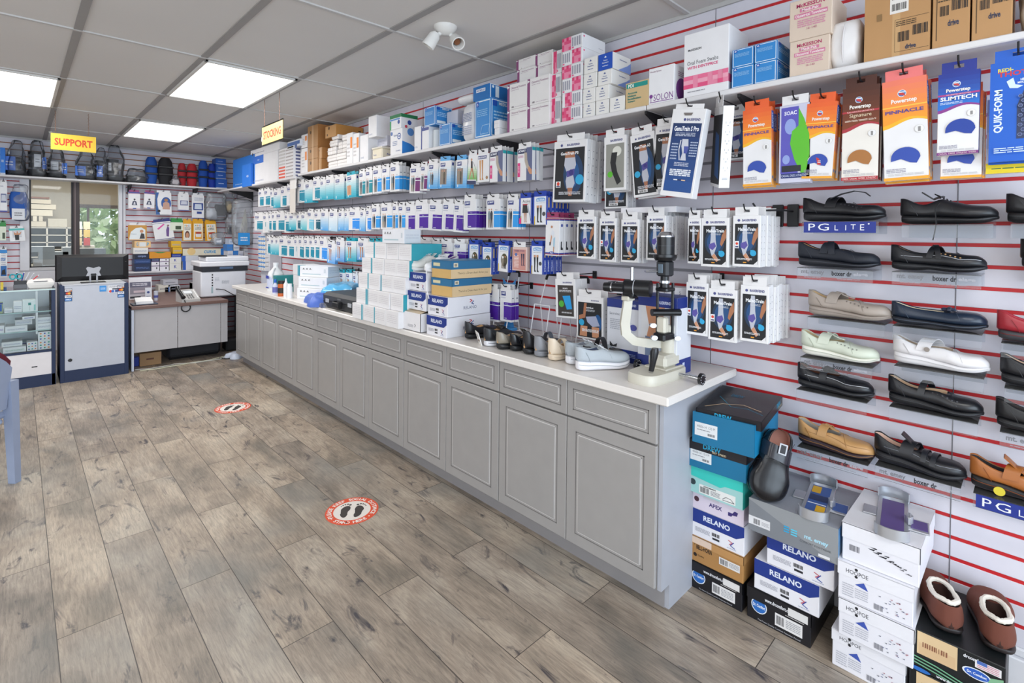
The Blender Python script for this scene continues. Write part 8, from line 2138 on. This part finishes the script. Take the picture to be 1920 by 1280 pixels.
for i, r in enumerate([
('b',2.124,2.257,0.138,0.115),
('b',2.114,2.356,0.131,0.092),
('b',2.121,2.465,0.131,0.1),
('b',2.114,2.548,0.131,0.077),
('w',-0.117,2.431,0.042,0.297),
]):
    z, hh = settle(ZS, r[1], r[3], r[2], r[4], .05)
    cbox(r[1] - r[3] / 2, r[1] + r[3] / 2, z, hh - .002, 8.23, .2, '#1f57b0' if r[0] == 'b' else '#1f78d8', ('lowest', 'second', 'third', 'top', 'large')[i] + (' blue box in the pile at the right end of the high shelf' if i < 4 else ' blue box at the left edge of the high shelf'), lambda f: (f.r(0, 0, 1, .06, '#cfd8e6'), f.lines(.2, .4, .7, .6, 1, '#a9c0e6')), grp='blue boxes on the high shelf')
# hanging clear bags left and right on the back wall
q = (0.029, 2.028, 0.147, 0.437)
bag(q[0], 8.36, q[1] - q[3], q[2], q[3], .1, 'clear bag with blue gloves hanging left of the window', [('gloves', 'lump', -.02, .04, .15, q[3] * .7, '#1f55a8'), ('card', 'card', -.02, .02, .11, .13, '#d9dbe0')], BAGL, 21, 'glove_bag', 'bag', .8)
q = ((2.061, 2.062, 0.281, 0.415), (2.086, 1.479, 0.179, 0.184), (2.265, 1.958, 0.261, 0.668), (2.419, 1.76, 0.223, 0.477), (2.237, 2.139, 0.157, 0.377), (2.253, 1.761, 0.142, 0.312))
bag(q[0][0], 8.3, q[0][1] - q[0][3], q[0][2], q[0][3], .14, 'clear bag with black and white hinged braces', [('brace', 'lump', -.05, .02, .14, .16, '#d6d6da'), ('strap', 'lump', .06, .08, .14, .16, '#26262e')], BAGL, 22, 'brace_bag', 'bag', .9)
bag(q[1][0], 8.25, q[1][1] - q[1][3], q[1][2], q[1][3], .1, 'white folded bag hanging below the hinged braces', [('lump', 'lump', 0, .01, .1, .1, '#dcdfe6')], BAGL, 23, 'brace_bag', 'bag', .8)
bag(q[2][0], 7.75, q[2][1] - q[2][3], q[2][2] * 1.1, q[2][3], .12, 'large clear bag with white cords and a blue label', [('cords', 'cords', .0, .12, .1, q[2][3] * .6, '#e2ddd0'), ('card', 'card', .0, .02, .15, .17, '#2a8fd6')], BAGL, 24, 'brace_bag', 'bag', .9)
bag(q[3][0], 7.95, q[3][1] - q[3][3], q[3][2], q[3][3], .12, 'dark bag hanging beside the large bag with cords', [('lump', 'lump', 0, .02, .12, .24, '#232329')], BAGL, 25, 'brace_bag', 'bag', .8)
bag(q[4][0], 8.33, q[4][1] - q[4][3], q[4][2], q[4][3], .08, 'tan and clear bag high in the corner', [('lump', 'lump', 0, .02, .08, .16, '#b9a98c')], BAGL, 26, 'brace_bag', 'bag', .8)
bag(q[5][0], 8.25, q[5][1] - q[5][3], q[5][2], q[5][3], .08, 'grey bag in the corner below the tan one', [('lump', 'lump', 0, .02, .08, .12, '#4a4a54')], BAGL, 27, 'brace_bag', 'bag', .8)

# ---------------------------------------------------------------- office behind the window
def obox(x0, x1, y, z0, z1, d, col, lab, name='paper_box', cat='box', grp='papers and boxes in the office', deco=None): return cbox(x0, x1, z0, z1 - z0, y, d, col, lab, deco, name, cat, grp)
zt_ = 1.62
e = empty('pigeonhole_shelf', (.35, 11.3, 0), 'white pigeonhole shelf seen through the left office pane', 'shelf')
m = MB(); m.bx(-.5, 0, .9, .5, .3, .92, '#c9c4bc')
for k in range(6): m.bx(-.5, 0, .92 + k * .12, .5, .3, .935 + k * .12, '#d3cec6')
for k in range(5): m.bx(-.5 + k * .245, 0, .0, -.48 + k * .245, .3, zt_ - .08, '#d3cec6')
m.bx(-.5, .28, 0, .5, .3, zt_ - .08, '#a9a8aa'); m.build('carcass', e)
for i, (a, b, z0, z1, c) in enumerate(((.02, .34, 1.545, 1.63, '#c9bfb0'), (.36, .6, 1.545, 1.68, '#bdb5a8'), (.02, .42, 1.72, 1.82, '#d0c6b6'), (.0, .46, 1.83, 1.91, '#cabfae'), (.05, .4, 1.92, 1.99, '#c6baa8'), (.04, .38, 2.0, 2.03, '#7a4a30'))):
    obox(a, b, 11.32, z0, z1, .25, c, 'stacked paper box on top of the pigeonhole shelf')
for k in range(4): obox(.04 + k * .07, .09 + k * .07, 11.32, 1.632, 1.715, .2, ('#d6ccbc', '#8a3a30', '#d6ccbc', '#c9bfb0')[k], 'upright binder between the paper boxes on the shelf', 'binder', 'binder')
for i, (a, b, z0, z1, c) in enumerate(((.14, .5, .9, 1.0, '#c6c6c8'), (.15, .42, 1.0, 1.10, '#d2d0d2'), (.2, .5, 1.10, 1.2, '#b9bcc0'), (.13, .36, 1.20, 1.27, '#bfc2c6'), (.44, .6, 1.0, 1.26, '#d0d2d6'), (.62, .9, .95, 1.24, '#8f8f92'))):
    obox(a, b, 9.2, z0, z1, .3, c, 'grey tray or carton on the table right behind the office window')
m = MB(); m.bx(.05, 9.1, .87, 1.6, 9.7, .9, '#8a7a6a', .004)
for x in (.08, 1.54):
    for y in (9.14, 9.64): m.bx(x, y, 0, x + .04, y + .04, .87, '#5a4a3c')
tag(m.build('office_table'), 'table with trays right behind the office window', 'table')
for k in range(6): obox(.66 + (k % 2) * .1, .74 + (k % 2) * .1, 10.6, 1.25 + .13 * (k // 2), 1.37 + .13 * (k // 2), .08, ('#c9b28a', '#b8403a', '#d8c9a0', '#d0b060', '#e0e0dc', '#d9c8a8')[k], 'small colourful packet in the office rack', 'snack_packet', 'packet', 'colourful packets in the office')
m = MB(); m.bx(.62, 10.62, 0, .9, 10.9, 1.25, '#d6d2ca', .004); tag(m.build('office_rack'), 'pale cabinet under the colourful packets in the office', 'cabinet')

# trees outside the far window
def tree(x, y, h, r_, col, seed, lab):
    e = empty('tree', (x, y, -.02), lab, 'tree', 'trees outside the office window'); r = random.Random(seed)
    m = MB(); m.tube([(0, 0, 0), (.1, 0, h * .3), (0, .1, h * .75)], [.16, .12, .05], '#5d4a38', 8); m.build('trunk', e, True)
    m = MB(); vs = []; fs = []
    mats = [M(c, .6) for c in col]
    for k in range(3600):
        a, b, q = r.uniform(0, 2 * PI), math.acos(r.uniform(-1, 1)), r.uniform(.45, 1) ** .5
        c = Vector((r_ * q * math.sin(b) * math.cos(a), r_ * q * math.sin(b) * math.sin(a), h * .5 + h * .46 * q * math.cos(b)))
        u = Vector((r.uniform(-1, 1), r.uniform(-1, 1), r.uniform(-1, 1))).normalized(); v = u.orthogonal().normalized(); s = r.uniform(.1, .22)
        m.add([tuple(c + u * s), tuple(c + v * s * .6), tuple(c - u * s), tuple(c - v * s * .6)], [(0, 1, 2, 3)], mats[k % len(mats)])
    m.build('foliage', e)
for a in ((2.6, 20, 5.2, 2.6, ('#b4c184', '#dfe2b4', '#93a868'), 1, 'broad light green tree filling the right office pane'), (8.2, 23, 5.5, 2.6, ('#b8c68c', '#e2e6bc', '#98ac70'), 2, 'pale green tree right behind the first'), (-2.9, 23, 5.0, 2.4, ('#a4b478', '#cdd4a0', '#829860'), 3, 'darker green tree at the left of the far window')):
    tree(*a)

# ---------------------------------------------------------------- grey chair at the left edge of the picture
a = (-0.009, 4.196, 0.0)
e = empty('stacking_chair', (a[0] - .008, a[1], 0), 'grey plastic chair with a burgundy back cushion, cut by the left edge of the picture', 'chair', None, PI / 4)
GP = M('#9aa6c0', .4)
LX = -.50
def leg(p, q, w0=.018, w1=.024):
    m = MB(); p = Vector(p); q = Vector(q); rs = []
    for t, w in ((0, w0), (1, w1)):
        c = p + (q - p) * t; rs.append([(c.x - w, c.y - w * 1.2, c.z), (c.x + w, c.y - w * 1.2, c.z), (c.x + w, c.y + w * 1.2, c.z), (c.x - w, c.y + w * 1.2, c.z)])
    m.rings(rs, GP); return m
for x0, x1 in ((0, -.045), (LX, LX + .045)):
    leg((x0, 0, 0), (x1, -.02, .62)).build('leg', e); leg((x0, .5, 0), (x1, .44, .44)).build('leg', e)
m = MB(); m.bx(LX + .02, 0, .40, -.03, .46, .44, GP, .015); m.build('seat', e)
m = MB(); m.bx(LX + .04, 0.02, .441, -.05, .44, .48, M('#6a1f2e', .85), .018); m.build('seat_cushion', e)
m = MB(); rs = []
for i in range(13):
    t = i / 12; x = LX + .035 + (-.04 - LX - .06) * t; zt2 = .80 - .10 * abs(2 * t - 1) ** 3
    rs.append([(x, -.02, .46), (x, .005, .46), (x, -.03, zt2), (x, -.055, zt2)])
m.rings(rs, GP); m.build('back_shell', e, True)
m = MB(); rs = []
for i in range(13):
    t = i / 12; x = LX + .03 + (-.05 - LX - .03) * t; zt2 = .835 - .10 * abs(2 * t - 1) ** 3
    rs.append([(x, .006, .50), (x, .05, .50), (x, .02, zt2), (x, -.032, zt2)])
m.rings(rs, M('#6a1f2e', .85)); m.build('back_cushion', e, True)
m = MB(); m.bx(-.085, 0, .37, -.06, .42, .40, GP, .01); m.bx(LX + .06, 0, .37, LX + .085, .42, .40, GP, .01); m.build('side_rail', e)
